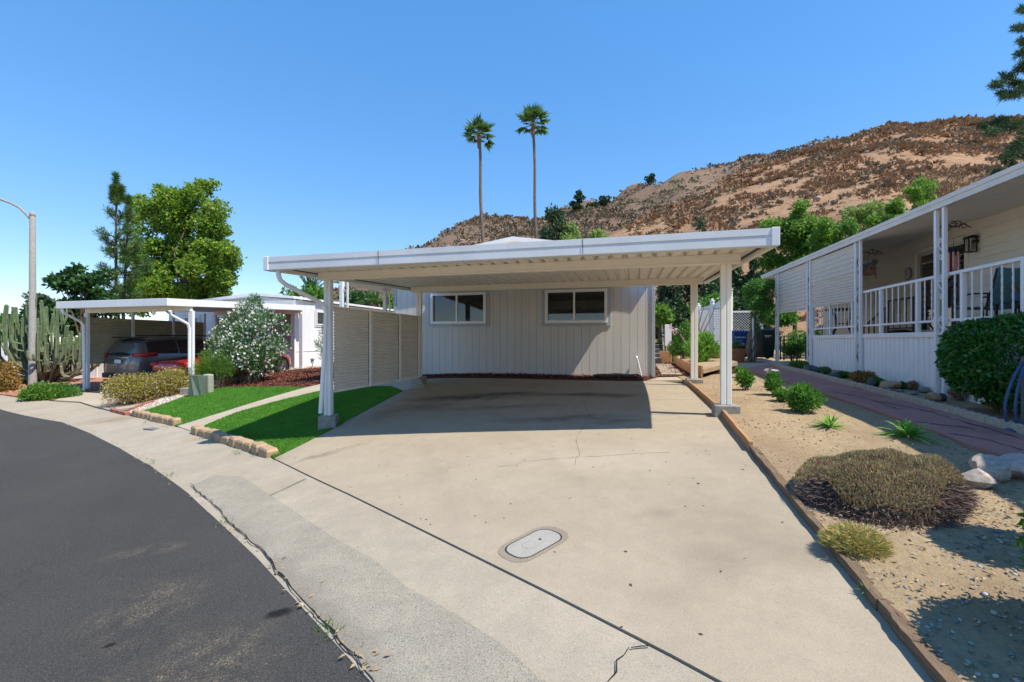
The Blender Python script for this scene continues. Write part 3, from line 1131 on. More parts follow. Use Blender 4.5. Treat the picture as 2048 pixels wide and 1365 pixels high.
# sliding door
dr = MB()
t = .09
dr.box(PX - .05, PX + .05, d0 - t, d0, 1.76, zd + t)
dr.box(PX - .05, PX + .05, d1, d1 + t, 1.76, zd + t)
dr.box(PX - .05, PX + .05, d0, d1, zd, zd + t)
door = dr.build('sliding_door', M['cream_siding'], ph, bevel=.004)
dm = (d0 + d1) / 2
M['door_frame'] = pm('door_frame', (.60, .57, .50), None, 6, .5)
M['door_glass'] = glassmat('door_glass', (.22, .26, .26), 1.5)
for i, (a, b) in enumerate(((d0, dm + .02), (dm - .02, d1))):
    fr = MB()
    xx = PX - .02 + .03 * i
    for (q0, q1, w0, w1) in ((a, a + .05, 1.78, zd), (b - .05, b, 1.78, zd), (a + .05, b - .05, 1.78, 1.85), (a + .05, b - .05, zd - .06, zd)):
        fr.box(xx, xx + .028, q0, q1, w0, w1)
    f_ = fr.build('sash', M['door_frame'], door)
    MB().box(xx + .012, xx + .016, a + .05, b - .05, 1.85, zd - .06).build('pane', M['door_glass'], door)
rm = MB()
x0, x1, y0, y1, zz0, zz1 = PX + .06, PX + 2.6, d0 - .4, d1 + .4, 1.74, 3.7
rm.add([(x0, y0, zz0), (x1, y0, zz0), (x1, y1, zz0), (x0, y1, zz0), (x0, y0, zz1), (x1, y0, zz1), (x1, y1, zz1), (x0, y1, zz1)], [(0, 1, 2, 3), (4, 7, 6, 5), (0, 1, 5, 4), (1, 5, 6, 2), (2, 6, 7, 3)])
rm.build('room', M['interior'], ph)
mb = MB()
for j in range(11):
    yy = dm + .03 + j * .07
    mb.box(PX + .08, PX + .09, yy, yy + .06, 1.8, 3.6)
M['blind'] = pm('blind', (.16, .22, .17), None, 6, .8)
for j in range(11):
    yy = dm + .05 + j * .068
    MB().box(PX + .10 + .012 * (j % 2), PX + .106 + .012 * (j % 2), yy, yy + .058, 1.82, 3.55).build('blind_slat', M['blind'], door)
# deck and skirt
SK0, SK1 = Y0, 5.45
MB().box(.03, PX, SK0, SK1 + .1, 1.62, 1.735).build('deck', M['deck'], ph)
mb = MB()
prof_ = []
L = .9
for i in range(6):
    o_ = i * .15
    prof_ += [(0, o_ + .0), (0, o_ + .05), (.022, o_ + .062), (.022, o_ + .088), (0, o_ + .10)]
prof_.append((0, L))
rows = [[(x, y, 0.0) for x, y in prof_], [(x, y, 1.66) for x, y in prof_]]
sk_me = MB().grid(rows).mesh('skirt_panel')
sk_me.materials.append(M['skirt'])
yy = SK1 - L
while yy > SK0:
    zb = pz(0, yy + L / 2) - .02
    o_ = link_mesh('skirt_panel', sk_me, None, ph, (-.01, yy, zb))
    o_.scale = (1, 1, (1.66 - zb) / 1.66)
    yy -= L
MB().box(-.03, .05, SK0, SK1, 1.661, 1.752).build('skirt_cap', M['white_metal'], ph, bevel=.005)
MB().box(.0, PX, SK1 + .02, SK1 + .05, .8, 1.66).build('skirt_end', M['skirt'], ph)
# porch posts: pairs of bars with iron scrolls between
def scroll(mb, x, y, z, s, flip=1):
    pts = []
    for i in range(15):
        t = i / 14
        ang = t * 2 * math.pi * 1.1
        rad = s * (.55 - .42 * abs(t - .5) * 1.2)
        pts.append((x, y + flip * math.sin(t * 2 * math.pi) * s * .33, z + (t - .5) * s * 2.1))
    mb.tube(pts, .009, 5)
    for sg in (-1, 1):
        c_ = [(x, y + .03 * math.cos(i * .8) * sg, z + sg * s * .75 + .03 * math.sin(i * .8)) for i in range(9)]
        mb.tube(c_, .008, 5)


posts = [-2.85, 0.0, 2.74, 5.6, 8.53]
for i, yp in enumerate(posts):
    z0 = pz(0, yp)
    po = MB()
    po.box(-.085, -.03, yp - .0275, yp + .0275, z0, zfas(yp) - .002)
    pp = po.build('porch_post', M['white_metal'], ph, bevel=.005)
    MB().box(-.085, -.03, yp - .225, yp - .17, z0, zfas(yp - .2) - .002).build('bar', M['white_metal'], pp, bevel=.005)
    sc = MB()
    for z in np.arange(z0 + .5, zfas(yp) - .3, .62):
        scroll(sc, -.057, yp - .099, z, .17, 1 if int(z * 10) % 2 else -1)
    tag(sc.build('scroll', M['iron'] if i in (2, 3, 4) else M['white_metal'], pp, smooth=True), kind='stuff')
# awning panels
def corr(name, y0, y1, z0, z1, n_, amp, x, mat, sag=0):
    mb = MB()
    for s_ in (0, 1):
        rows = []
        for i in range(n_ * 6 + 1):
            z = z0 + (z1 - z0) * i / (n_ * 6)
            xo = x + amp * math.sin(i / 6 * 2 * math.pi) - s_ * .004
            rows.append([(xo, y0, z), (xo, y1, z + (y1 - y0) * .0215)])
        mb.grid(rows)
    return mb.build(name, mat, ph, smooth=True)


corr('awning_panel', 5.66, 8.28, 2.47, zfas(5.6) - .02, 12, .018, -.05, M['awning'])
corr('awning_panel', 2.80, 5.34, 3.06, zfas(2.7) - .02, 6, .020, -.05, M['awning'])
corr('awning_panel', 2.80, 5.34, 2.46, 3.08, 9, .014, -.035, M['awning'])
# railing
ZR, ZB = 2.67, 1.945
MB().box(-.022, .028, -4.2, 5.42, ZR - .05, ZR).build('top_rail', M['white_metal'], ph, bevel=.004)
MB().box(-.015, .021, -4.2, 5.42, ZB - .04, ZB).build('bottom_rail', M['white_metal'], ph, bevel=.004)
rp = [5.38, 4.25, 3.05, 1.83, .61, -.51, -1.62, -2.75, -3.9]
for y in rp:
    MB().box(-.027, .033, y - .03, y + .03, 1.753, ZR - .051).build('rail_post', M['white_metal'], ph, bevel=.004)
bal = MB()
rows = []
nb_ = 40
for i in range(nb_ + 1):
    z = i / nb_
    a0 = max(0, min(1, (z - .08) / .84)) * math.pi * 2.5
    rows.append([(.0095 * math.cos(a0 + q * math.pi / 2) * 1.25, .0095 * math.sin(a0 + q * math.pi / 2) * 1.25, z * (ZR - .051 - ZB - .001)) for q in range(4)])
bal.grid(rows, True)
bme = bal.mesh('baluster')
bme.materials.append(M['white_metal'])
for a, b in zip(rp, rp[1:]):
    for i in range(1, 6):
        link_mesh('baluster', bme, None, ph, (.003, a + (b - a) * i / 6, ZB + .001))
    for i in range(1, 6, 5):
        pass
zd_ = 1.736

# ------------------------------------------------------------------ things on and around the porch
def pw(q):
    """porch coordinates to world"""
    x, y = off(P4, q[0], q[1])
    return Vector((x, y, q[2]))


def pthing(name, label, cat, q, group=None, rz=0.0):
    return thing(name, label, cat, pw(q), -TH + rz, group)


# lantern on the wall
q = LP(1941, 490, PX - .12)
ln = pthing('wall_lantern', 'black metal lantern with clear glass on the porch wall beside the door', 'lantern', q)
mb = MB()
for sx in (-1, 1):
    for sy in (-1, 1):
        mb.box(sx * .06 - .008, sx * .06 + .008, sy * .06 - .008, sy * .06 + .008, -.13, .12)
mb.build('cage', M['black_metal'], ln)
MB().box(-.075, .075, -.075, .075, -.145, -.131).build('base', M['black_metal'], ln, bevel=.004)
MB().prism([(-.09, 0), (.09, 0), (.05, .05), (-.05, .05)], .18, o=(0, -.09, .121)).build('cap', M['black_metal'], ln, bevel=.004)
MB().box(-.05, .05, -.05, .05, -.125, .115).build('glass', glassmat('lantern_glass', (.8, .8, .76)), ln)
MB().box(.03, .118, -.03, .03, .03, .09).build('bracket', M['black_metal'], ln)
# clock
q = LP(1816, 548, PX - .04)
ck = pthing('wall_clock', 'round pale wall clock with grey rim left of the porch sliding door', 'clock', q)
rim = [(.13, -.02), (.15, -.01), (.15, .01), (.12, .016)]
Ry = Matrix.Rotation(-math.pi / 2, 4, 'Y')
mb = MB().lathe(rim, 28)
mb.v = [tuple(Ry @ Vector(v_)) for v_ in mb.v]
mb.build('rim', pm('clock_rim', (.26, .25, .25), None, 8, .4), ck, smooth=True)
mb = MB().lathe([(.0, .012), (.12, .0125)], 28, cap=False)
mb.v = [tuple(Ry @ Vector(v_) + Vector((-.006, 0, 0))) for v_ in mb.v]
mb.build('face', pm('clock_face', (.55, .53, .52), None, 8, .5), ck)
for (ln_, an, w_) in ((.07, 2.2, .012), (.10, .6, .008)):
    MB().bar((-.024, 0, 0), (-.024, ln_ * math.sin(an), ln_ * math.cos(an)), w_, .004, (1, 0, 0)).build('hand', M['black_metal'], ck)
# wind chime
q = LP(1907, 497, .42)
wc = pthing('wind_chime', 'wind chime with pink copper tubes hanging beside the porch post', 'wind chime', q)
M['copper'] = pm('copper', (.62, .27, .22), (.5, .2, .17), 20, .35, metal=.6)
mb = MB().lathe([(.085, 0), (.085, .018)], 18)
mb.build('ring', M['black_metal'], wc, smooth=True)
for i in range(6):
    a = i * math.pi / 3
    ln_ = (.36, .30, .42, .33, .27, .38)[i]
    MB().tube([(.065 * math.cos(a), .065 * math.sin(a), -.07), (.065 * math.cos(a), .065 * math.sin(a), -.07 - ln_)], .014, 8).build('tube', M['copper'], wc, smooth=True)
    MB().tube([(.065 * math.cos(a), .065 * math.sin(a), -.07), (.06 * math.cos(a), .06 * math.sin(a), .0)], .003, 4).build('cord', M['black_metal'], wc)
MB().tube([(0, 0, .018), (0, 0, .17)], .003, 4).build('cord', M['black_metal'], wc)
MB().tube([(0, 0, 0), (0, 0, -.58)], .003, 4).build('cord', M['black_metal'], wc)
MB().lathe([(.0, -.56), (.05, -.575), (.062, -.61), (.05, -.645), (0, -.66)], 12, cap=False).build('sail', M['black_metal'], wc, smooth=True)
# birdhouse
q = LP(1736, 541, .30)
bh = pthing('birdhouse', 'small wooden birdhouse with grey blue roof hanging under the porch roof', 'birdhouse', q, rz=.5)
M['birdwood'] = pm('birdwood', (.46, .24, .10), (.38, .19, .08), 20, .8, stretch=(1, 1, 6))
MB().prism([(-.09, -.09), (.09, -.09), (.09, .05), (0, .14), (-.09, .05)], .16, o=(0, -.08, 0)).build('box', M['birdwood'], bh, bevel=.003)
mb = MB()
for sg in (-1, 1):
    MB().bar((sg * .125, 0, .03), (0, 0, .155), .2, .014, (0, 0, 1)).build('roof_board', pm('bird_roof', (.20, .24, .28), None, 12, .7), bh)
MB().lathe([(.026, -.002), (.026, .002)], 14).build('hole', M['black_metal'], bh, (0, -.083, .03), (math.pi / 2, 0, 0))
MB().tube([(0, 0, .16), (0, 0, .36)], .003, 4).build('cord', M['black_metal'], bh)
MB().box(-.11, .11, -.1, .1, -.104, -.091).build('floor', M['birdwood'], bh)
# heart chime
q = LP(1750, 525, .34)
hc = pthing('heart_chime', 'grey heart-shaped hanging ornament with thin tubes beside the birdhouse', 'ornament', q)
hp = []
for i in range(26):
    t = 2 * math.pi * i / 26
    hp.append((.006 * 16 * math.sin(t) ** 3 * .75, .0055 * (13 * math.cos(t) - 5 * math.cos(2 * t) - 2 * math.cos(3 * t) - math.cos(4 * t))))
hm = pm('slate', (.10, .11, .12), None, 14, .6)
MB().prism(hp, .014, o=(0, -.007, 0)).build('heart', hm, hc, rot=(0, 0, .5))
for i in range(3):
    MB().tube([(.02 * (i - 1), 0, -.10), (.02 * (i - 1), 0, -.26 - .05 * i)], .007, 6).build('tube', hm, hc)
MB().tube([(0, 0, .04), (0, 0, .16)], .003, 4).build('cord', M['black_metal'], hc)
# iron brackets
for (px, py, lb) in ((1741, 508, 'rusty scrolled iron bracket under the porch roof above the birdhouse'), (1905, 455, 'rusty scrolled iron bracket under the porch roof above the wind chime')):
    q = LP(px, py, .2)
    mb = MB()
    for j in range(4):
        cx = j * .075 - .08
        pts = [(cx + (.02 + .045 * t) * math.cos(t * 7 + j), 0, .05 * math.sin(j) + (.02 + .04 * t) * math.sin(t * 7 + j)) for t in np.linspace(0, 1, 12)]
        mb.tube(pts, .007, 5)
    mb.tube([(-.2, 0, 0), (-.1, 0, .05), (.05, 0, .0), (.16, 0, .04), (.24, 0, -.02)], .008, 5)
    o_ = mb.build('scroll_bracket', M['rust_iron'], None, pw(q), (0, 0, -TH), smooth=True)
    tag(o_, lb, 'bracket')

# patio chair of teal sling
def chair(q, rz, label):
    ch = pthing('patio_chair', label, 'chair', q, rz=rz)
    teal = pm('teal_sling', (.10, .27, .33), (.085, .24, .30), 8, .7)
    dk = M['black_metal']
    rows = []
    prof = [(-.30, .43), (-.26, .42), (0, .40), (.20, .40), (.24, .46), (.30, .72), (.36, .98), (.37, 1.03), (.345, 1.05)]
    for (y, z) in prof:
        rows.append([(x * (.27 if z < .98 else .23), y, z - (.02 if abs(x) < .9 else 0)) for x in (-1, -.95, -.4, 0, .4, .95, 1)])
    mb = MB().grid(rows)
    o_ = mb.build('sling', teal, ch, smooth=True)
    sd = o_.modifiers.new('solid', 'SOLIDIFY')
    sd.thickness = .03
    for sx in (-1, 1):
        x = sx * .29
        MB().tube([(x, -.30, .43), (x, .20, .40), (x, .30, .72), (x, .37, 1.02)], .015, 6).build('frame', dk, ch, smooth=True)
        MB().tube([(x, -.32, .62), (x, 0, .65), (x, .27, .63)], .016, 6).build('armrest', dk, ch, smooth=True)
        MB().tube([(x, -.32, .62), (x, -.30, .3), (x, -.32, 0)], .014, 6).build('leg', dk, ch, smooth=True)
        MB().tube([(x, .24, .62), (x, .22, .3), (x, .3, 0)], .014, 6).build('leg', dk, ch, smooth=True)
    return ch


q = LP(1975, 600, .95)
chair((.95, q.y, zd_), R(200), 'teal sling patio chair facing the porch door behind the white railing')
q = LP(2047, 600, .95)
chair((1.1, q.y - .55, zd_), R(215), 'teal sling patio chair at the near end of the porch, partly cut off')
# side table with a potted spider plant
q = LP(2040, 640, .6)
tb = pthing('side_table', 'dark metal side table on the porch between the teal chairs', 'table', (.6, q.y, zd_))
MB().box(-.2, .2, -.2, .2, .40, .43).build('table_top', M['black_metal'], tb, bevel=.006)
for sx in (-1, 1):
    for sy in (-1, 1):
        MB().box(sx * .17 - .015, sx * .17 + .015, sy * .17 - .015, sy * .17 + .015, 0, .399).build('leg', M['black_metal'], tb)
TABLE_PLANT = pw((.6, q.y, zd_ + .431))
# black patio table behind the railing
q = LP(1685, 640, .75)
pt = pthing('patio_table', 'black metal patio table on curved legs beneath the porch awning', 'table', (.75, q.y, zd_))
MB().lathe([(.40, .70), (.42, .71), (.42, .73), (.40, .74)], 24).build('table_top', M['black_metal'], pt, smooth=True)
for i in range(4):
    a = i * math.pi / 2 + .5
    c_, s_ = math.cos(a), math.sin(a)
    MB().tube([(.30 * c_, .30 * s_, .69), (.20 * c_, .20 * s_, .45), (.18 * c_, .18 * s_, .28), (.34 * c_, .34 * s_, 0)], .022, 6).build('leg', M['black_metal'], pt, smooth=True)
MB().lathe([(.19, .33), (.205, .34), (.19, .35)], 20, cap=False).build('ring', M['black_metal'], pt)
# gate panel leaning on the wall
a = LP(1776, 640, PX - .1)
b = LP(1826, 640, PX - .1)
gp = pthing('folding_gate', 'grey metal gate panel of upright bars leaning on the porch wall', 'gate', (PX - .1, b.y, zd_))
L = a.y - b.y
gm2 = pm('grey_paint', (.13, .12, .11), None, 8, .6)
MB().box(-.015, .015, 0, L, .86, .90).build('rail', gm2, gp)
MB().box(-.015, .015, 0, L, .16, .19).build('rail', gm2, gp)
for y in (0, L):
    MB().box(-.018, .018, y - .02, y + .02, 0, .9).build('stile', gm2, gp)
for i in range(1, 4):
    MB().box(-.008, .008, L * i / 4 - .008, L * i / 4 + .008, .19, .86).build('bar', gm2, gp)
# low dark doormat box
q = LP(1800, 662, PX - .35)
o_ = MB().box(-.14, .14, -.2, .2, 0, .09).add([(-.16, -.22, .091), (.16, -.22, .091), (.16, .22, .091), (-.16, .22, .091), (0, -.22, .13), (0, .22, .13)], [(0, 1, 4), (3, 5, 2), (0, 4, 5, 3), (1, 2, 5, 4), (0, 3, 2, 1)]).build('shoe_box', pm('dark_wood', (.05, .03, .022), None, 9, .7), None, pw((PX - .35, q.y, zd_)), (0, 0, -TH))
tag(o_, 'low dark box with ridged lid on the porch floor by the gate panel', 'box')
# step handrails at the far end of the porch
for (pa, pb, lb) in (((1642, 655), (1672, 623), 'white sloping handrail with bars at the far end of the porch'), ((1728, 655), (1770, 616), 'grey sloping handrail with bars in front of the cream porch wall')):
    a = LP(*pa, 1.35)
    b = LP(*pb, 1.35)
    hr = pthing('step_handrail', lb, 'handrail', (1.35, b.y, zd_))
    mt = gm2 if 'grey' in lb else M['white_metal']
    MB().bar((0, a.y - b.y, a.z - zd_), (0, 0, b.z - zd_), .035, .035).build('rail', mt, hr)
    for i in range(5):
        t = i / 4
        yy = (a.y - b.y) * t
        MB().box(-.012, .012, yy - .012, yy + .012, 0, (b.z + (a.z - b.z) * t) - zd_ - .018).build('bar', mt, hr)
# ------------------------------------------------------------------ the neighbour's carport (left)
RP = Vector((-10.21, 14.5))
nc = thing('carport', 'smaller white flat-roofed carport sheltering the grey van and red car', 'carport', (RP.x, RP.y, 0), -TH)
NW, ND = 4.6, 6.5
nz = lambda v_: 2.69 + .041 * (v_ + .8)
prof = [(.0, 0), (.13, 0), (.15, .05), (.2, .05), (.22, 0)]
top = [(x, z + .007) for x, z in prof][::-1]
npm = MB().prism(prof + top, ND - .1, c=(0, 1, .041)).mesh('roof_pan')
npm.materials.append(M['white_metal'])
for i in range(21):
    link_mesh('roof_pan', npm, None, nc, (-4.64 + i * .22, -.75, nz(-.75) + .03))
MB().box(-4.68, .06, -.83, -.755, 2.665, 2.89).build('front_fascia', M['white_metal'], nc, bevel=.006)
for x0 in (-4.68, 0.0):
    MB().prism([(0, -.02), (.06, -.02), (.06, .2), (0, .2)], ND, c=(0, 1, .041), o=(x0, -.754, 2.69)).build('side_fascia', M['white_metal'], nc)
for y in (0, 4.95):
    z1 = nz(y) + .028
    MB().box(-4.62, .0, y - .05, y + .05, z1 - .19, z1).build('beam', M['cream_metal'], nc)
for (x, y) in ((0, 0), (-NW, 0), (0, 4.95), (-NW, 4.95)):
    q = off(RP, x, y)
    mb = MB()
    z0, z1 = g(*q) - .03, nz(y) - .164
    mb.box(x - .085, x - .008, y - .04, y + .04, z0, z1)
    mb.box(x + .008, x + .085, y - .04, y + .04, z0, z1)
    mb.box(x - .012, x + .012, y - .03, y + .03, z0, z1 - .002)
    mb.build('post', M['white_metal'], nc)
ni = Matrix.Rotation(TH, 3, 'Z')


def ncl(p):
    q = ni @ Vector((p.x - RP.x, p.y - RP.y, 0))
    return Vector((q.x, q.y, p.z))


for pts in ([(340, 622, 13.8), (342, 630, 13.85), (375, 648, 14.3), (379, 658, 14.35), (379, 735, 14.35)], [(124, 618, 14.9), (127, 626, 14.9), (160, 643, 15.35), (167, 650, 15.4), (169, 775, 15.4), (166, 783, 15.35)]):
    MB().tube([ncl(P(*q)) for q in pts], .045, 8).build('downspout', M['white_metal'], nc, smooth=True)
M['olive_panel'] = pm('olive_panel', (.40, .36, .25), (.34, .305, .21), 3, .5, dirt=.15)
cs = [-.15, 1.45, 3.0, 4.4]
for a, b in zip(cs, cs[1:]):
    n_ = 21
    mb = MB()
    for s_ in (0, 1):
        rows = []
        for k_ in range(n_ * 4 + 1):
            z = .80 + 1.62 * k_ / (n_ * 4)
            x = (0, .014, .028, .014)[k_ % 4] - s_ * .008
            rows.append([(x, a, z), (x, b, z + .0)])
        mb.grid(rows)
    mb.build('screen_panel', M['olive_panel'], nc, (-NW - .02, 0, 0))
for y in cs[1:]:
    MB().box(-NW + .03, -NW + .09, y - .04, y + .04, .5, nz(y) - .1).build('screen_upright', M['white_metal'], nc)

# ------------------------------------------------------------------ cars
def ring(y, zl, zb, zr, wl, wb, wr):
    half = [(wl * .86, zl), (wl, zl + .10), (wl * 1.005, zl + (zb - zl) * .55), (wb, zb), (wr + (wb - wr) * .45, zb + (zr - zb) * .55), (wr, zr - .05 if zr - zb > .1 else zr - .01), (wr * .72, zr)]
    pts = [(x, y, z) for x, z in half]
    return pts + [(-x, y, z) for x, y, z in pts[::-1]]


def carpaint(name, c):
    k = N(name)
    c_ = k.mix(k.maprange(k.noise(k.pos(), 2.5, 4), .4, .7, 0, .18), c, tuple(x * .6 for x in c))
    return k.done(k.bsdf(c_, .32, .35, .5, None, **{'Coat Weight': 1.0, 'Coat Roughness': .04}))


M['car_glass'] = pm('car_glass', (.012, .014, .018), None, 3, .04, spec=.7, dirt=0)
M['car_black'] = pm('car_black', (.016, .016, .017), None, 8, .55)
M['tyre'] = pm('tyre', (.02, .02, .02), None, 12, .85)
M['chrome'] = pm('chrome', (.62, .62, .64), None, 8, .2, metal=.9, dirt=.05)
M['red_lens'] = pm('red_lens', (.38, .012, .015), None, 10, .12, spec=.6, dirt=0)


def wheel(parent, x, y, r, w, spokes=10):
    sg = 1 if x > 0 else -1
    wl = MB().lathe([(r * .66, -w / 2), (r * .93, -w / 2), (r, -w / 2 + .03), (r, w / 2 - .03), (r * .93, w / 2), (r * .66, w / 2)], 26, cap=False).build('wheel', M['tyre'], parent, (x, y, r), (0, math.pi / 2 * sg, 0), smooth=True)
    mb = MB()
    mb.lathe([(r * .66, w * .42), (r * .62, w * .48), (r * .58, w * .40), (r * .66, -.02)], 26, cap=False)
    mb.lathe([(.0, w * .36), (.05, w * .36), (.06, w * .25)], 14, cap=False)
    for i in range(spokes):
        a = 2 * math.pi * i / spokes
        mb.bar((.03 * math.cos(a), .03 * math.sin(a), w * .32), (r * .62 * math.cos(a), r * .62 * math.sin(a), w * .38), .032, .02)
    mb.build('rim', M['chrome'], wl, smooth=True)
    MB().lathe([(0, w * .1), (r * .6, w * .1)], 20, cap=False).build('disc', M['car_black'], wl)
    return wl


def lin_side(secs, y, key):
    ys = [s_[0] for s_ in secs]
    return float(np.interp(y, ys, [s_[key] for s_ in secs]))


def side_strip(secs, ys, f0, f1, sg, o=.012):
    """glass strip hugging the cabin side from fraction f0 to f1 of the cabin height"""
    rows = []
    for f in np.linspace(f0, f1, 4):
        r_ = []
        for y in ys:
            zb, zr, wb, wr = (lin_side(secs, y, i) for i in (2, 3, 5, 6))
            if f < .55:
                x = wb + (wr + (wb - wr) * .45 - wb) * f / .55
            else:
                x = wr + (wb - wr) * .45 + (wr - (wr + (wb - wr) * .45)) * (f - .55) / .42
            r_.append((sg * (x + o), y, zb + (zr - .04 - zb) * f))
        rows.append(r_)
    return MB().grid(rows)


def subsurf(o, lv=2):
    md = o.modifiers.new('sub', 'SUBSURF')
    md.levels = md.render_levels = lv
    return o


# grey minivan, seen from its rear corner
A = R(20)
vrc = Vector((-12.80, 15.55))
uc, vc = Vector((math.cos(A), -math.sin(A))), Vector((math.sin(A), math.cos(A)))
ctr = vrc - uc * .98 + vc * 2.5
zv = min(g(ctr.x - .5, ctr.y - 1.5), g(ctr.x, ctr.y))
van = thing('minivan', 'dark grey minivan with red tail lights parked under the neighbouring carport', 'van', (ctr.x, ctr.y, zv + .02), -A)
vs_secs = [(-2.52, .42, .78, .80, .84, .84, .60), (-2.47, .26, 1.02, 1.06, .92, .92, .78), (-2.36, .22, 1.06, 1.40, .96, .95, .74), (-2.18, .22, 1.07, 1.64, .98, .97, .72), (-1.95, .22, 1.08, 1.72, .99, .98, .72), (-1.2, .2, 1.07, 1.76, .99, .98, .73), (0, .2, 1.04, 1.76, .99, .98, .73), (.6, .2, 1.02, 1.68, .99, .97, .70), (1.15, .2, 1.0, 1.36, .99, .96, .66), (1.5, .2, .99, 1.06, .98, .95, .74), (2.0, .22, .93, .96, .95, .90, .70), (2.4, .26, .80, .82, .86, .80, .6), (2.55, .38, .66, .67, .70, .66, .5)]
body = MB().grid([ring(*s_) for s_ in vs_secs], True)
n14 = 14
body.f.append(tuple(range(14)))
body.f.append(tuple(len(body.v) - 1 - i for i in range(14)))
subsurf(body.build('body', carpaint('van_paint', (.11, .113, .122)), van, smooth=2), 1)
for sg in (-1, 1):
    for a, b in ((-2.12, -1.12), (-1.06, -.06), (.0, .95)):
        side_strip(vs_secs, np.linspace(a, b, 6), .10, .86, sg).build('side_window', M['car_glass'], van, smooth=True)
    # wrap-around tail light
    rows = [[(sg * .70, -2.505, z), (sg * .86, -2.47, z), (sg * .965, -2.36, z), (sg * 1.0, -2.1, z + .015), (sg * 1.005, -1.86, z + .03)] for z in (1.02, 1.10, 1.16)]
    o_ = MB().grid(rows).build('tail_light', M['red_lens'], van, smooth=True)
    o_.modifiers.new('s', 'SOLIDIFY').thickness = .03
    MB().box(sg * .60 - .03, sg * .60 + .03, -1.6, .4, 1.765, 1.80).build('roof_rail', M['car_black'], van, bevel=.01)
    for y in (-1.52, 1.55):
        wheel(van, sg * .90, y, .335, .22)
rows = []
for f in np.linspace(0, 1, 5):
    y, z = -2.455 + .30 * f, 1.08 + .52 * f
    rows.append([(x * (.80 - .14 * f), y - .03 + .05 * abs(x) ** 3, z) for x in (-1, -.6, -.2, .2, .6, 1)])
MB().grid(rows).build('rear_window', M['car_glass'], van, smooth=True)
MB().box(-.70, .70, -2.34, -2.02, 1.685, 1.72).build('spoiler', M['car_black'], van, bevel=.012)
MB().box(-.17, .17, -2.545, -2.525, .80, .93).build('number_plate', pm('plate', (.7, .7, .72), None, 9, .5), van)
MB().box(-.86, .86, -2.56, -2.40, .28, .46).build('bumper_insert', M['car_black'], van, bevel=.03)
MB().box(-.55, .55, -2.515, -2.495, .985, 1.012).build('chrome_strip', M['chrome'], van)

# low red coupe
A2 = R(17)
uc, vc = Vector((math.cos(A2), -math.sin(A2))), Vector((math.sin(A2), math.cos(A2)))
rrc = Vector((-10.72, 14.35))
ctr = rrc - uc * .88 + vc * 2.85
rc = thing('red_car', 'low red car with silver spoked wheels half hidden behind the oleander', 'car', (ctr.x, ctr.y, g(ctr.x, ctr.y) + .02), -A2)
rc.rotation_euler = (R(2.2), 0, -A2)
rs = [(-2.38, .40, .66, .68, .66, .66, .5), (-2.28, .28, .80, .83, .80, .80, .62), (-1.9, .2, .84, .89, .87, .86, .66), (-1.2, .18, .86, .92, .88, .87, .64), (-.7, .18, .87, .96, .88, .87, .60), (-.3, .18, .87, 1.14, .88, .87, .56), (.2, .18, .87, 1.25, .88, .87, .55), (.7, .18, .86, 1.18, .88, .87, .55), (1.15, .18, .86, .93, .88, .86, .62), (1.5, .2, .84, .88, .88, .85, .66), (1.95, .2, .80, .83, .87, .82, .62), (2.28, .26, .70, .72, .78, .72, .52), (2.42, .36, .58, .59, .6, .56, .42)]
body = MB().grid([ring(*s_) for s_ in rs], True)
body.f.append(tuple(range(14)))
body.f.append(tuple(len(body.v) - 1 - i for i in range(14)))
subsurf(body.build('body', carpaint('red_paint', (.42, .012, .022)), rc, smooth=2), 1)
for sg in (-1, 1):
    side_strip(rs, np.linspace(-.45, .9, 7), .12, .84, sg).build('side_window', M['car_glass'], rc, smooth=True)
    for y in (-1.5, 1.62):
        wheel(rc, sg * .80, y, .325, .21, 12)
        MB().lathe([(.36, -.02), (.405, -.02), (.405, .02), (.36, .02)], 24, cap=False).build('wheel_arch', M['car_black'], rc, (sg * .875, y, .335), (0, math.pi / 2, 0))
    MB().box(sg * .62 - .15, sg * .62 + .15, -2.36, -2.25, .66, .78).build('tail_light', M['red_lens'], rc, bevel=.02)
    MB().box(sg * .60 - .12, sg * .60 + .12, 2.20, 2.30, .56, .66).build('headlight', M['chrome'], rc, bevel=.02)
rows = []
for f in np.linspace(0, 1, 4):
    rows.append([(x * (.60 - .04 * f), -.72 + .5 * f, .955 + .24 * f) for x in (-1, -.5, 0, .5, 1)])
MB().grid(rows).build('rear_window', M['car_glass'], rc, smooth=True)
rows = []
for f in np.linspace(0, 1, 4):
    rows.append([(x * (.62 - .06 * f), 1.2 - .5 * f, .94 + .25 * f) for x in (-1, -.5, 0, .5, 1)])
MB().grid(rows).build('windscreen', M['car_glass'], rc, smooth=True)
MB().box(-.75, .75, -2.42, -2.30, .34, .5).build('bumper', M['car_black'], rc, bevel=.03)

# ------------------------------------------------------------------ white home beyond the cars
k = N('white_siding')
p = k.pos(True)
sx = k.n('SeparateXYZ')
k.l(p, sx.inputs[0])
fr_ = k.math('FRACT', k.math('MULTIPLY', k.math('ADD', sx.outputs[0], sx.outputs[1]), 6.5))
gv_ = k.math('LESS_THAN', fr_, .1)
c = k.ramp(k.noise(p, 2, 5), [(.3, (.74, .74, .74)), (.7, (.68, .68, .69))])
c = k.mix(k.math('MULTIPLY', gv_, .25), c, (.4, .4, .42))
M['white_siding'] = k.done(k.bsdf(c, .6, 0, .3, k.bump(k.math('SUBTRACT', 1.0, gv_), .5, .006)))
C2 = Vector((-9.54, 20.0))
wh = thing('white_home', 'white single-storey home with shallow roof behind the parked cars', 'house', (C2.x, C2.y, 0), -TH)
zb2 = 1.14
MB().box(-7.2, .0, 0, .12, zb2, 3.40).build('end_wall', M['white_siding'], wh)
MB().box(-.12, .0, .121, 16, zb2, 3.40).build('side_wall', M['white_siding'], wh)
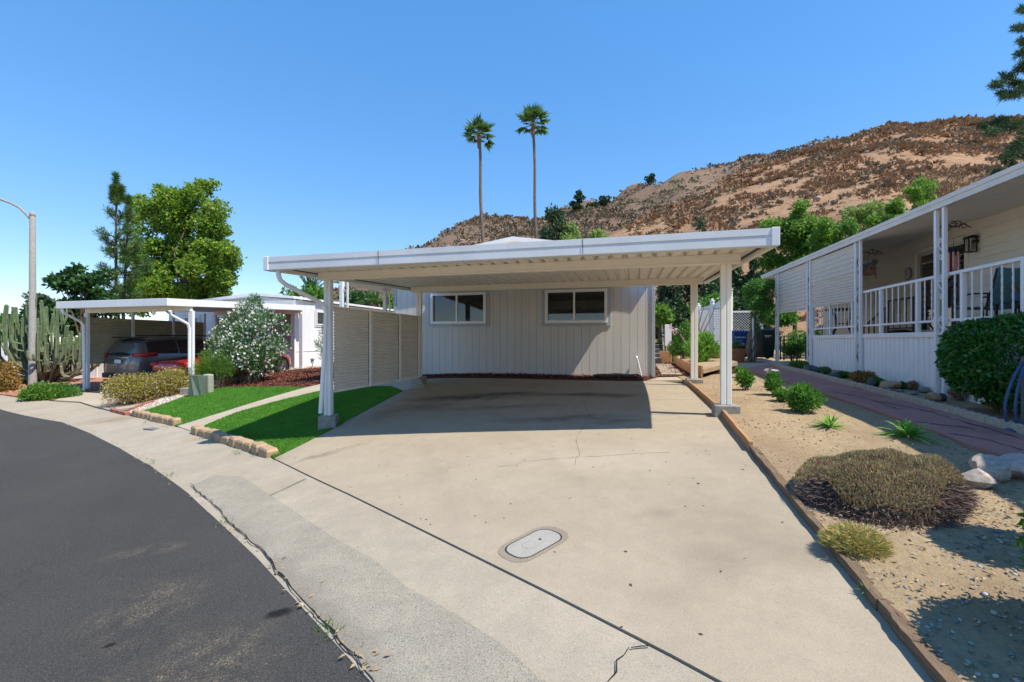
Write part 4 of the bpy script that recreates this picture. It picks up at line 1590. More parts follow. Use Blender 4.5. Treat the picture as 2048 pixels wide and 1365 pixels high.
for i in range(18):
    MB().box(-.10, .008, i * .88, i * .88 + .86, .30, zb2 - .012).build('skirt_panel', M['vinyl'], wh, bevel=.006)
for i in range(8):
    MB().box(-.9 * i - .88, -.9 * i - .02, -.008, .1, .25, zb2 - .012).build('skirt_panel', M['vinyl'], wh, bevel=.006)
MB().box(-7.2, .02, -.03, -.001, zb2 - .01, zb2 + .05).build('base_trim', M['vinyl'], wh)
MB().box(.001, .03, 0, 16, zb2 - .01, zb2 + .05).build('base_trim', M['vinyl'], wh)
mb = MB()
y0, y1 = -.35, 16.2
pr = [(.22, 3.44), (.22, 3.54), (-1.9, 3.74), (-7.4, 3.30), (-7.4, 3.20), (-1.9, 3.62)]
MB().prism(pr, y1 - y0, a=(1, 0, 0), b=(0, 0, 1), c=(0, 1, 0), o=(0, y0, 0)).build('roof', M['roof_white'], wh)
MB().prism([(0, 3.401), (-1.9, 3.60), (-7.2, 3.18), (-7.2, 3.401)][:3] + [(-4.6, 3.401)], .1, o=(0, .005, 0)).build('gable', M['grey_trim'], wh)
MB().tube([(.12, .25, 3.5), (.12, .25, 3.58), (.12, .25, 3.4)], .05, 8).build('vent', M['vinyl'], wh)
# screened opening in the end wall
M['grey_screen'] = pm('grey_screen', (.26, .27, .30), (.22, .23, .26), 4, .6)
sc_ = MB().box(-1.35, -.16, -.012, -.002, 1.28, 2.78).build('lanai_screen', M['grey_screen'], wh)
for (a, b, c_, d) in ((-1.40, -1.33, 1.22, 2.84), (-.18, -.11, 1.22, 2.84), (-1.33, -.18, 1.22, 1.28), (-1.33, -.18, 2.78, 2.84), (-1.33, -.18, 1.82, 1.87)):
    MB().box(a, b, -.04, -.013, c_, d).build('bar', M['vinyl'], sc_)
# windows
M['sky_pane'] = pm('sky_pane', (.05, .06, .075), None, 3, .05, spec=.7, dirt=0)


def win(parent, x0, x1, z0, z1, y=None, side=False, mull=1, trim=None):
    f = lambda a, b, c_, d, e0, e1: (MB().box(e0, e1, a, b, c_, d) if side else MB().box(a, b, -e1, -e0, c_, d))
    w_ = f(x0 - .09, x1 + .09, z0 - .09, z1 + .09, .001, .035).build('window', trim or M['fascia_cream'], parent)
    f(x0, x1, z0, z1, .036, .044).build('pane', M['sky_pane'], w_)
    for (a, b, c_, d) in ((x0, x1, z0, z0 + .05), (x0, x1, z1 - .05, z1), (x0, x0 + .05, z0 + .05, z1 - .05), (x1 - .05, x1, z0 + .05, z1 - .05)):
        f(a, b, c_, d, .0445, .06).build('frame', M['vinyl'], w_)
    for i in range(mull):
        xm = x0 + (x1 - x0) * (i + 1) / (mull + 1)
        f(xm - .02, xm + .02, z0 + .05, z1 - .05, .0445, .058).build('mullion', M['vinyl'], w_)
    return w_


win(wh, 1.35, 2.45, 2.36, 3.0, side=True)
win(wh, -4.3, -3.35, 1.75, 2.75, mull=1)
win(wh, -6.2, -5.3, 1.75, 2.75, mull=1)
MB().tube([(.05, -.06, .35), (.05, -.06, 3.4)], .04, 8).build('corner_pipe', M['vinyl'], wh, smooth=True)
# solar path light
q = off(C2, .9, .0)
sl2 = thing('path_light', 'small grey lantern-style path light in front of the white home skirting', 'light', (*q, g(*q)), -TH)
MB().tube([(0, 0, 0), (0, 0, .2)], .014, 6).build('stake', M['iron'], sl2)
MB().lathe([(.06, .2), (.07, .22), (.07, .34), (.06, .36)], 10).build('lens', pm('frost', (.4, .4, .38), None, 8, .3), sl2)
MB().lathe([(.11, .361), (.09, .39), (.02, .42)], 10).build('cap', M['iron'], sl2)

# ------------------------------------------------------------------ street lamp, white fence
lx, ly = -1.0535 * 17, 17.0
zl = g(lx, ly)
lamp = thing('street_lamp', 'tall grey concrete street lamp with curved arm at the left edge', 'street lamp', (lx, ly, zl))
M['concrete_pole'] = pm('concrete_pole', (.34, .32, .29), (.26, .245, .22), 14, .85, .3, 90, dirt=.15)
zt = P(66, 428, 17).z - zl
MB().lathe([(.135, -.1), (.122, 0), (.085, zt - .12), (.075, zt - .1), (.09, zt - .08), (.09, zt - .02), (.06, zt + .06), (.0, zt + .1)], 18, cap=False).build('pole', M['concrete_pole'], lamp, smooth=True)
arm = [P(*q) - Vector((lx, ly, zl)) for q in ((63, 441, 17), (52, 428, 17), (38, 415, 17), (20, 406, 17), (0, 399, 17), (-30, 393, 17), (-80, 389, 17))]
MB().tube(arm, [.045, .045, .043, .04, .04, .04, .04], 8).build('arm', M['concrete_pole'], lamp, smooth=True)
e = arm[-1]
MB().lathe([(0, -.1), (.12, -.09), (.19, -.03), (.16, .05), (.05, .09), (0, .095)], 14, (e.x - .25, e.y, e.z), cap=False).build('lamp_head', M['iron'], lamp, smooth=True)

fa, fb = Vector((-24, 19.0)), Vector((-15.0, 19.6))
fn = thing('white_fence', 'low white panelled fence behind the tall cactus', 'fence', (fa.x, fa.y, 0), math.atan2(fb.y - fa.y, fb.x - fa.x))
L = (fb - fa).length
n_ = 10
for i in range(n_):
    x0 = L * i / n_
    q = fa + (fb - fa) * ((i + .5) / n_)
    z0 = g(q.x, q.y)
    MB().box(x0 + .03, x0 + L / n_ - .03, -.02, .02, z0 + .02, 1.52).build('panel', M['vinyl'], fn)
    MB().box(x0 - .03, x0 + .03, -.035, .035, z0 - .05, 1.58).build('post', M['vinyl'], fn)
# utility pedestal (green cover) and its grey box beside the hedge
q = G3(392, 793)
gt = pm('utility_green', (.085, .13, .085), (.065, .10, .068), 10, .6)
ut = thing('post_cover', 'dark green wedge-shaped cover standing at the foot of the carport post', 'cover', q, R(-8))
h0 = .98 * q.y / 14
MB().add([(-.17, -.12, 0), (.24, -.06, 0), (.24, .14, 0), (-.17, .14, 0), (-.16, -.06, .62), (.12, -.06, .62), (.12, .12, .62), (-.16, .12, .62)], [(0, 1, 5, 4), (1, 2, 6, 5), (2, 3, 7, 6), (3, 0, 4, 7), (4, 5, 6, 7), (0, 3, 2, 1)]).build('shell', gt, ut, bevel=.012)
MB().add([(.02, -.115, .03), (.20, -.09, .03), (-.06, -.075, .58), (-.10, -.078, .58)], [(0, 1, 2, 3)]).build('ridge', pm('utility_pale', (.20, .26, .18), None, 8, .6), ut)
q2 = G3(404, 790)
ub = MB().box(-.13, .13, -.1, .1, 0, .60).build('utility_pedestal', pm('sage', (.34, .36, .28), None, 8, .6), None, (q2.x + .02, q2.y + .25, q2.z), (0, 0, -TH), bevel=.05, seg=3)
tag(ub, 'rounded pale sage utility pedestal behind the green post cover', 'utility box')
q3 = G3(372, 792)
o_ = MB().box(-.25, .25, -.13, .13, 0, .22).build('concrete_block', M['block'], None, (q3.x, q3.y + .2, q3.z), (0, 0, -.1), bevel=.012)
tag(o_, 'low grey concrete footing block beside the green post cover', 'block')
# ------------------------------------------------------------------ foliage tools
def unit(a):
    return a / np.maximum(1e-9, np.linalg.norm(a, axis=-1, keepdims=True))


def leaf_arrays(Pn, D, L, W, r_, fold=.25, nrm=None):
    n = len(Pn)
    ref = r_.normal(size=(n, 3)) if nrm is None else nrm + r_.normal(size=(n, 3)) * .35
    S = unit(np.cross(D, ref))
    Nn = unit(np.cross(S, D))
    L = np.broadcast_to(np.asarray(L, float), (n,))[:, None] * r_.uniform(.7, 1.25, (n, 1))
    W = np.broadcast_to(np.asarray(W, float), (n,))[:, None] * r_.uniform(.75, 1.2, (n, 1))
    m = Pn + D * L * .45
    V = np.stack([Pn, m + S * W * .5 + Nn * W * fold, Pn + D * L - Nn * L * .08, m - S * W * .5 + Nn * W * fold], 1).reshape(-1, 3)
    F = np.arange(n * 4, dtype=np.int32).reshape(n, 4)
    return V, F


def leaf_obj(name, mat, parent, Pn, D, L, W, seed=1, fold=.25, nrm=None, smooth=False):
    V, F = leaf_arrays(np.asarray(Pn, float), unit(np.asarray(D, float)), L, W, np.random.default_rng(seed), fold, nrm)
    return link_mesh(name, np_mesh(name, V, F), mat, parent, smooth=smooth)


def sample_blobs(blobs, n, seed=1, shell=.55, spread=.7, up=.15):
    """points and directions spread through a set of (centre, (rx, ry, rz)) clumps"""
    r_ = np.random.default_rng(seed)
    C = np.array([b[0] for b in blobs], float)
    Rr = np.array([b[1] for b in blobs], float)
    w = (Rr[:, 0] * Rr[:, 1] + Rr[:, 0] * Rr[:, 2] + Rr[:, 1] * Rr[:, 2])
    i = r_.choice(len(blobs), n, p=w / w.sum())
    d = unit(r_.normal(size=(n, 3)))
    rad = shell + (1 - shell) * r_.uniform(0, 1, (n, 1)) ** .6
    rad *= r_.uniform(.85, 1.12, (n, 1))
    Pn = C[i] + d * rad * Rr[i]
    D = unit(d / np.maximum(Rr[i], .05) * Rr[i].mean(1, keepdims=True) * (1 - spread) + unit(r_.normal(size=(n, 3))) * spread + np.array([0, 0, up]))
    return Pn, D


def sub_blobs(c, r, k, rs, seed=1, lo=.35, hi=.9, flat=.8):
    q = random.Random(seed)
    out = []
    for i in range(k):
        while True:
            d = Vector((q.uniform(-1, 1), q.uniform(-1, 1), q.uniform(-1, 1)))
            if .1 < d.length < 1:
                break
        d = d.normalized() * q.uniform(lo, hi)
        s_ = rs * q.uniform(.65, 1.3)
        out.append(((c[0] + d.x * r[0], c[1] + d.y * r[1], c[2] + d.z * r[2]), (s_, s_, s_ * flat)))
    return out


def bark(name, c, sc=20):
    return pm(name, c, tuple(x * .5 for x in c), sc, .95, .8, 40, stretch=(1, 1, .25), dirt=.2)


M['bark_brown'] = bark('bark_brown', (.16, .11, .075))
M['bark_grey'] = bark('bark_grey', (.24, .20, .16))
M['twig'] = bark('twig', (.20, .15, .11))


def limbs(mb, base, tips, r0, seed=1, fork=.45):
    q = random.Random(seed)
    for t in tips:
        t = Vector(t)
        b = Vector(base)
        mid = b + (t - b) * fork + Vector((q.uniform(-.1, .1), q.uniform(-.1, .1), q.uniform(0, .12))) * (t - b).length
        mb.tube([b, b + (mid - b) * .5, mid, t], [r0, r0 * .8, r0 * .6, r0 * .18], 6, False)


def tree(name, label, cat, base, trunk, r0, blobs, mat, n, L, W, seed=1, group=None, barkm='bark_brown', shell=.55, spread=.7, up=.15, nl=9, crown_name='crown', fold=.25):
    t = thing(name, label, cat, base, 0, group)
    mb = MB()
    tp = [Vector(q) for q in trunk]
    m = len(tp)
    mb.tube([tp[0] - Vector((0, 0, .3))] + tp, [r0 * 1.15] + [r0 * (1 - .55 * i / max(1, m - 1)) for i in range(m)], 9, False)
    q = random.Random(seed + 5)
    bl = sorted(blobs, key=lambda b: -b[1][0])
    tips = [q.choice(blobs)[0] for _ in range(nl)]
    limbs(mb, tp[-1], tips, r0 * .45, seed)
    if m > 2:
        limbs(mb, tp[-2], tips[:nl // 2], r0 * .35, seed + 1)
    mb.build('trunk', M[barkm], t, smooth=True)
    Pn, D = sample_blobs(blobs, n, seed, shell, spread, up)
    leaf_obj(crown_name, mat, t, Pn, D, L, W, seed, fold)
    return t


LM = {}
LM['yellowgreen'] = leafmat('leaf_yellowgreen', [(.035, .115, .015), (.06, .16, .02), (.12, .22, .024), (.23, .28, .03)], .5, .4)
LM['dark'] = leafmat('leaf_dark', [(.012, .045, .012), (.025, .075, .018), (.04, .10, .025)], .45, .2)
LM['mid'] = leafmat('leaf_mid', [(.03, .09, .016), (.055, .15, .022), (.09, .20, .03)], .5, .3)
LM['bright'] = leafmat('leaf_bright', [(.045, .115, .016), (.08, .175, .022), (.125, .23, .03)], .5, .4)
LM['pine'] = leafmat('leaf_pine', [(.025, .06, .016), (.05, .11, .025), (.09, .15, .035)], .55, .2)
LM['conifer'] = leafmat('leaf_conifer', [(.012, .034, .014), (.024, .058, .022), (.045, .085, .03)], .6, .12)
LM['pepper'] = leafmat('leaf_pepper', [(.10, .17, .04), (.16, .24, .06), (.22, .30, .08)], .6, .3)
LM['palm'] = leafmat('leaf_palm', [(.022, .06, .014), (.045, .11, .022), (.09, .17, .04)], .42, .2)
LM['hedge'] = leafmat('leaf_hedge', [(.010, .055, .010), (.022, .10, .015), (.045, .16, .022)], .38, .25, spec=.5)
LM['oleander'] = leafmat('leaf_oleander', [(.03, .085, .025), (.055, .13, .035), (.10, .18, .06)], .42, .25)
LM['succulent'] = leafmat('leaf_succulent', [(.05, .11, .045), (.09, .17, .06), (.15, .22, .08)], .45, .15)
LM['agap'] = leafmat('leaf_agapanthus', [(.06, .16, .02), (.10, .25, .03), (.20, .36, .06)], .4, .35)
LM['daisy'] = leafmat('leaf_daisy', [(.03, .11, .015), (.06, .18, .025), (.11, .25, .04)], .5, .3)
LM['lantana'] = leafmat('leaf_lantana', [(.15, .15, .03), (.24, .21, .045), (.33, .26, .07), (.20, .19, .04)], .6, .3)
LM['orange'] = leafmat('leaf_orange', [(.24, .07, .025), (.30, .12, .035), (.20, .17, .04), (.14, .16, .03)], .55, .3)
LM['dry'] = leafmat('leaf_dry', [(.20, .13, .07), (.28, .19, .11), (.14, .09, .06)], .8, .15)
LM['iceplant'] = leafmat('leaf_iceplant', [(.13, .15, .06), (.20, .20, .08), (.30, .24, .10), (.29, .18, .13), (.18, .18, .09), (.31, .27, .10), (.23, .17, .11), (.25, .15, .12)], .5, .2, big=2.2)
LM['white_flower'] = leafmat('white_flower', [(.70, .70, .62), (.82, .82, .76)], .6, .3, tint=0)
LM['pink_flower'] = leafmat('pink_flower', [(.60, .38, .42), (.72, .55, .56)], .6, .3, tint=0)

# ------------------------------------------------------------------ hills
SKY_FAR = [(380, 684), (560, 655), (640, 604), (711, 563), (780, 528), (830, 495), (870, 475), (920, 446), (975, 434), (1000, 441), (1060, 441), (1110, 427), (1150, 416), (1200, 404), (1250, 386), (1330, 356), (1450, 326), (1560, 300), (1650, 287), (1760, 268), (2000, 262), (2600, 260)]
SKY_NEAR = [(1000, 668), (1090, 585), (1150, 520), (1215, 476), (1306, 432), (1381, 398), (1432, 367), (1500, 342), (1560, 320), (1650, 291), (1700, 276), (1790, 251), (1840, 250), (1900, 245), (2048, 234), (2300, 215), (2700, 200), (3200, 190)]


def hill_fun(skyline, y0s, yc, exp, amp, seed):
    px = np.array([q[0] for q in skyline], float)
    ey = np.array([(682.5 - q[1]) / FPX for q in skyline])
    a_ = (px - 1024) / FPX
    q = np.random.default_rng(seed)
    fr = q.uniform(.02, .32, (26, 2)) * np.sign(q.normal(size=(26, 2)))
    ph_ = q.uniform(0, 6.28, 26)

    def f(x, y):
        a = x / np.maximum(y, 1)
        E = np.interp(a, a_, ey)
        Yc = np.interp(a, [yc[i][0] for i in range(len(yc))], [yc[i][1] for i in range(len(yc))])
        Y0 = np.interp(a, [y0s[i][0] for i in range(len(y0s))], [y0s[i][1] for i in range(len(y0s))])
        Zc = CAM_Z + E * Yc
        t = (y - Y0) / (Yc - Y0)
        tt = np.clip(t, 0, 1)
        s_ = tt ** exp
        z = .4 + (Zc - .4) * s_
        z = np.where(t > 1, Zc - (y - Yc) * .35, z)
        nz_ = sum(np.sin(x * fr[i, 0] + y * fr[i, 1] + ph_[i]) / (1 + 9 * np.abs(fr[i]).sum()) for i in range(26))
        return z + nz_ * amp * np.clip(tt * 3, 0, 1) - np.where(t < 0, np.minimum(3, -t * 60), 0)
    return f


h_near = hill_fun(SKY_NEAR, [(-.2, 60), (.2, 42), (.5, 25), (.75, 21), (2.4, 21)], [(-.2, 80), (.2, 95), (.5, 120), (.9, 150), (2.4, 170)], 1.12, .45, 3)
h_far = hill_fun(SKY_FAR, [(-1, 70), (.1, 75), (.6, 120), (2, 160)], [(-1, 150), (-.3, 190), (0, 250), (.6, 260), (2, 250)], 1.05, 1.3, 5)


def hill_mesh(name, f, a0, a1, na, y0, y1, ny, mat):
    A, Y = np.meshgrid(np.linspace(a0, a1, na), np.geomspace(y0, y1, ny))
    X = A * Y
    Z = f(X, Y)
    idx = np.arange(na * ny).reshape(ny, na)
    F = np.stack([idx[:-1, :-1], idx[:-1, 1:], idx[1:, 1:], idx[1:, :-1]], -1).reshape(-1, 4)
    o = link_mesh(name, np_mesh(name, np.stack([X, Y, Z], -1).reshape(-1, 3), F), mat, smooth=True)
    o['kind'] = 'structure'
    return o


def hill_mat(name, c1, c2, c3, c4, sc):
    k = N(name)
    p = k.pos()
    c = k.ramp(k.noise(p, .03 * sc, 6, .6), [(.32, c1), (.5, c2), (.68, c3)])
    c = k.mix(k.maprange(k.noise(p, .22 * sc, 6, .72), .48, .62, 0, .75), c, c4)
    c = k.mix(k.maprange(k.noise(p, .9 * sc, 5, .75), .5, .66, 0, .5), c, tuple(x * .5 for x in c3))
    c = k.mix(k.maprange(k.noise(p, .5 * sc, 5, .7), .62, .72, 0, .45), c, (.40, .31, .22))
    return k.done(k.bsdf(c, .95, 0, .1, k.bump(k.noise(p, .8 * sc, 6, .75), 1.0, .5)))


M['hill_near'] = hill_mat('hill_near', (.41, .275, .165), (.365, .23, .135), (.29, .17, .10), (.26, .145, .085), 1.0)
M['hill_far'] = hill_mat('hill_far', (.27, .18, .12), (.20, .135, .095), (.145, .10, .078), (.15, .10, .078), .6)
hill_mesh('hill', h_near, -.05, 2.3, 300, 20, 200, 120, M['hill_near'])
hill_mesh('hill', h_far, -.75, 1.9, 260, 60, 300, 110, M['hill_far'])


def clumps(name, Pn, rad, nq, mat, seed, flat=.42, lw=.6):
    r_ = np.random.default_rng(seed)
    n = len(Pn)
    d = unit(r_.normal(size=(n, nq, 3)))
    d[..., 2] = np.abs(d[..., 2])
    q = Pn[:, None, :] + d * rad[:, None, None] * np.array([1.25, 1.25, flat]) * r_.uniform(.35, .8, (n, nq, 1))
    V, F = leaf_arrays(q.reshape(-1, 3), unit(d.reshape(-1, 3) + r_.normal(size=(n * nq, 3)) * .6 + np.array([0, 0, .25])), np.repeat(rad, nq) * .75, np.repeat(rad, nq) * lw, r_, .2)
    o = link_mesh(name, np_mesh(name, V, F), mat)
    o['kind'] = 'stuff'
    return o


LM['scrub_rust'] = leafmat('scrub_rust', [(.25, .15, .09), (.31, .165, .085), (.36, .20, .105), (.31, .21, .125)], .9, .1, big=.06, tint=.5)
LM['scrub_grey'] = leafmat('scrub_grey', [(.19, .14, .10), (.235, .17, .115), (.27, .19, .13), (.19, .17, .105)], .9, .1, big=.05, tint=.5)
LM['scrub_green'] = leafmat('scrub_green', [(.12, .14, .07), (.16, .17, .085), (.20, .20, .10)], .9, .15, big=.05, tint=.4)


def scatter_hill(f, n, a0, a1, y0, y1, seed, dens=None):
    r_ = np.random.default_rng(seed)
    a = r_.uniform(a0, a1, n)
    y = np.sqrt(r_.uniform(y0 * y0, y1 * y1, n))
    x = a * y
    if dens is not None:
        k_ = dens(x, y, r_)
        x, y = x[k_], y[k_]
    return np.stack([x, y, f(x, y)], -1)


def patchy(sc, thr, ph=0):
    def d(x, y, r_):
        v = np.sin(x * sc + ph) + np.sin(y * sc * 1.3 + 2 + ph) + np.sin((x + y) * sc * .7 + ph * 2) + np.sin((x - y) * sc * 1.9)
        return v + r_.normal(size=len(x)) * 1.0 > thr
    return d


q = scatter_hill(h_near, 7000, .12, 1.6, 26, 165, 1, patchy(.23, -.3))
clumps('hill_scrub', q, .30 + .0062 * q[:, 1] * np.random.default_rng(2).uniform(.4, 1.5, len(q)) ** 1.5, 18, LM['scrub_rust'], 3, .36)
q = scatter_hill(h_near, 4500, .12, 1.6, 30, 165, 4, patchy(.16, .2, 2))
clumps('hill_scrub', q, .30 + .0062 * q[:, 1] * np.random.default_rng(5).uniform(.4, 1.4, len(q)) ** 1.5, 18, LM['scrub_grey'], 6, .36)
q = scatter_hill(h_far, 9000, -.5, .95, 110, 262, 7, patchy(.05, -.2))
clumps('hill_scrub', q, .9 + .0042 * q[:, 1] * np.random.default_rng(8).uniform(.4, 1.4, len(q)), 9, LM['scrub_grey'], 9, .5)
q = scatter_hill(h_far, 3500, -.5, .95, 100, 262, 10, patchy(.06, .8, 1))
clumps('hill_scrub', q, .8 + .004 * q[:, 1] * np.random.default_rng(11).uniform(.4, 1.5, len(q)), 9, LM['scrub_green'], 12, .6)
q = scatter_hill(h_near, 500, .2, .75, 90, 150, 21, patchy(.06, .8, 1))
clumps('hill_scrub', q, .5 + .005 * q[:, 1] * np.random.default_rng(22).uniform(.4, 1.3, len(q)), 12, LM['scrub_green'], 23, .6)


def rocks(name, Pn, rad, mat, seed):
    r_ = np.random.default_rng(seed)
    bm = bmesh.new()
    bmesh.ops.create_icosphere(bm, subdivisions=1, radius=1)
    V0 = np.array([v_.co[:] for v_ in bm.verts])
    F0 = np.array([[v_.index for v_ in f.verts] for f in bm.faces])
    bm.free()
    n = len(Pn)
    V = V0[None] * r_.uniform(.7, 1.25, (n, len(V0), 1)) * (rad[:, None, None] * r_.uniform(.6, 1.4, (n, 1, 3)) * np.array([1, 1, .7]))
    V = V + Pn[:, None, :]
    F = F0[None] + (np.arange(n) * len(V0))[:, None, None]
    o = link_mesh(name, np_mesh(name, V.reshape(-1, 3), F.reshape(-1, 3)), mat)
    o['kind'] = 'stuff'
    return o


M['rock_pale'] = pm('rock_pale', (.36, .31, .25), (.22, .18, .15), 3, .9, .5, 20)
q = scatter_hill(h_far, 1500, -.22, .75, 120, 258, 31, patchy(.045, 1.0, 3))
rocks('hill_rocks', q, np.random.default_rng(32).uniform(.3, 1.3, len(q)), M['rock_pale'], 33)
q = scatter_hill(h_near, 160, .2, 1.4, 40, 150, 34)
rocks('hill_rocks', q, np.random.default_rng(35).uniform(.2, .75, len(q)), M['rock_pale'], 36)

# ------------------------------------------------------------------ fan palms behind the home
def fan_palm(px, ytop, Y, label, seed, r0=.20, lean=0.0):
    top = P(px, ytop, Y)
    bx, by = top.x - lean, Y
    zb = max(g(bx, by), h_far(np.array([bx]), np.array([by]))[0] if by > 60 else -9) - .2
    t = thing('fan_palm', label, 'palm tree', (bx, by, zb), 0, 'tall fan palms behind the grey home')
    H = top.z - zb
    q = random.Random(seed)
    pts = [(lean * (i / 16) ** 1.4 + .06 * math.sin(i * .9 + seed), .05 * math.sin(i * .7), H * i / 16) for i in range(17)]
    rr = [r0 * (1.25 - .45 * i / 16) * (1 + .05 * q.uniform(-1, 1)) for i in range(17)]
    MB().tube(pts, rr, 10, False).build('trunk', bark('palm_bark', (.20, .15, .12), 12), t, smooth=True)
    # reddish boot collar under the crown
    MB().lathe([(r0 * .85, H - 1.3), (r0 * 1.05, H - 1.0), (r0 * 1.25, H - .5), (r0 * 1.1, H - .05)], 12, (lean, 0, 0), cap=False).build('leaf_bases', pm('palm_boots', (.26, .10, .05), (.15, .06, .035), 14, .9, .6, 30), t, smooth=True)
    r_ = np.random.default_rng(seed)
    Ps, Ds, Ls, Ws = [], [], [], []
    st = MB()
    for k_ in range(34):
        az = k_ * 2.399 + q.uniform(-.2, .2)
        el = R(q.uniform(8, 82)) if k_ > 8 else R(q.uniform(-25, 10))
        d = Vector((math.cos(az) * math.cos(el), math.sin(az) * math.cos(el), math.sin(el)))
        pl = q.uniform(.7, 1.1)
        c0 = Vector((lean, 0, H - .1))
        hub = c0 + d * pl
        st.tube([c0, hub], [.03, .018], 4, False)
        side = d.cross(Vector((0, 0, 1)))
        if side.length < .1:
            side = Vector((1, 0, 0))
        side.normalize()
        upv = side.cross(d)
        for j in range(15):
            a = R(-78 + 156 * j / 14)
            dd = (d * math.cos(a) + side * math.sin(a) * .95 + upv * -.12 * abs(math.sin(a)) + Vector((0, 0, -.22 * (1 - math.sin(el)))))
            Ps.append(hub)
            Ds.append(dd.normalized())
            Ls.append(q.uniform(.85, 1.15) * (1 - .25 * abs(a)))
    st.build('petioles', pm('petiole', (.10, .13, .04), None, 9, .6), t)['kind'] = 'stuff'
    leaf_obj('fronds', LM['palm'], t, np.array([tuple(v_) for v_ in Ps]), np.array([tuple(v_) for v_ in Ds]), np.array(Ls) * 1.0, .17, seed, .3)
    return t


fan_palm(958, 270, 44, 'shorter of the two tall fan palms, left one above the carport', 1, .165, -.55)
fan_palm(1066, 248, 44, 'taller of the two tall fan palms, right one above the carport', 2, .155, -.5)


def feather_palm(px, ytop, Y, zb, label, seed, n=26, fl=2.2):
    b = P(px, ytop, Y)
    t = thing('date_palm', label, 'palm tree', (b.x, b.y, zb))
    H = b.z - zb
    MB().tube([(0, 0, -.3), (0, 0, H * .5), (0, 0, H)], [.38, .34, .36], 12, False).build('trunk', M['bark_brown'], t, smooth=True)
    q = random.Random(seed)
    Ps, Ds, Ls = [], [], []
    st = MB()
    for k_ in range(n):
        az = k_ * 2.399
        el = R(q.uniform(15, 80))
        d = Vector((math.cos(az), math.sin(az), 0))
        pts = []
        for j in range(9):
            s_ = j / 8
            pts.append(Vector((0, 0, H)) + d * fl * s_ * math.cos(el) * (1 + .1 * s_) + Vector((0, 0, fl * (math.sin(el) * s_ - .55 * s_ * s_ * math.cos(el)))))
        st.tube(pts, [.03 - .003 * j for j in range(9)], 4, False)
        for j in range(1, 8):
            for m_ in range(4):
                p0 = pts[j] + (pts[j + 1] - pts[j]) * (m_ / 4)
                tg = (pts[j + 1] - pts[j]).normalized()
                sd = tg.cross(Vector((0, 0, 1))).normalized()
                for sg in (-1, 1):
                    Ps.append(tuple(p0))
                    Ds.append(tuple(tg * .75 + sd * sg * .7 + Vector((0, 0, .22))))
                    Ls.append(.42 * (1.15 - .6 * j / 8))
    st.build('ribs', pm('petiole2', (.12, .15, .05), None, 9, .6), t)['kind'] = 'stuff'
    leaf_obj('fronds', LM['palm'], t, Ps, Ds, np.array(Ls), .06, seed, .2)
    return t


feather_palm(622, 592, 38, g(-16, 38), 'arching date palm showing above the white home roof', 4)

# ------------------------------------------------------------------ trees
def B(px, py, Y, rx, rz=None, ry=None):
    """clump centre and radii from photograph points and a distance"""
    c = P(px, py, Y)
    s_ = Y / FPX
    return (c, (rx * s_, (ry or rx) * s_, (rz or rx) * s_))


def tree_px(name, label, cat, bx, Y, blobs_px, mat, n, L, W, seed, r0=.15, group=None, barkm='bark_brown', trunk_top=None, zb=None, sub=0, subr=.4, dy=.6, **kw):
    q = random.Random(seed)
    b0 = P(bx, 682, Y)
    zb = g(b0.x, b0.y) if zb is None else zb
    base = Vector((b0.x, b0.y, zb))
    bl = []
    for (px, py, rx, *rest) in blobs_px:
        c, rr = B(px, py, Y + q.uniform(-dy, dy) * rx * Y / FPX, rx, rest[0] if rest else None)
        c = c - base
        if sub:
            bl += sub_blobs(c, (rr[0], rr[0], rr[2]), sub, rr[0] * subr, seed + int(px))
        else:
            bl.append((c, rr))
    ctr = Vector((0, 0, 0))
    for b in bl:
        ctr += Vector(b[0])
    ctr /= len(bl)
    zmin = min(b[0][2] - b[1][2] for b in bl)
    tt = trunk_top or max(.6, zmin + (ctr.z - zmin) * .5)
    tr = [(0, 0, 0), (ctr.x * .2, ctr.y * .2, tt * .5), (ctr.x * .5, ctr.y * .4, tt)]
    return tree(name, label, cat, base, tr, r0, bl, mat, n, L, W, seed, group, barkm, **kw)


tree_px('broadleaf_tree', 'large yellow-green leafy tree rising behind the neighbouring carport', 'tree', 365, 30,
        [(372, 395, 48, 42), (330, 410, 38, 34), (400, 440, 52, 46), (300, 455, 36, 38), (355, 470, 60, 50), (430, 500, 38, 34), (290, 505, 42, 40), (340, 540, 60, 44), (410, 545, 52, 40), (280, 560, 38, 38), (448, 535, 34, 34), (455, 500, 22, 24), (420, 590, 50, 26), (440, 460, 24, 24), (285, 410, 22, 26), (405, 375, 26, 22), (380, 590, 70, 30), (300, 600, 50, 30), (385, 515, 60, 48), (425, 525, 44, 44), (355, 430, 52, 40), (330, 570, 56, 36), (440, 560, 36, 30), (400, 480, 46, 40), (310, 540, 46, 40)],
        LM['yellowgreen'], 44000, .21, .15, 3, .22, sub=6, subr=.46, shell=.25, barkm='bark_grey')
tree_px('leafy_tree', 'dark large-leaved tree behind the cactus and left carport', 'tree', 165, 22,
        [(125, 580, 26), (150, 560, 22), (180, 575, 30), (205, 555, 22), (140, 615, 36), (190, 610, 36), (215, 590, 22), (120, 640, 26), (165, 645, 40)],
        LM['dark'], 6000, .22, .15, 5, .14, sub=4, subr=.58, shell=.12)
tree_px('cypress_tree', 'distant dark conifer at the far left above the cactus', 'tree', 78, 40, [(78, 600, 18, 34), (70, 625, 22, 26), (90, 635, 22, 22)], LM['conifer'], 2600, .35, .2, 6, .2, sub=5, subr=.58)
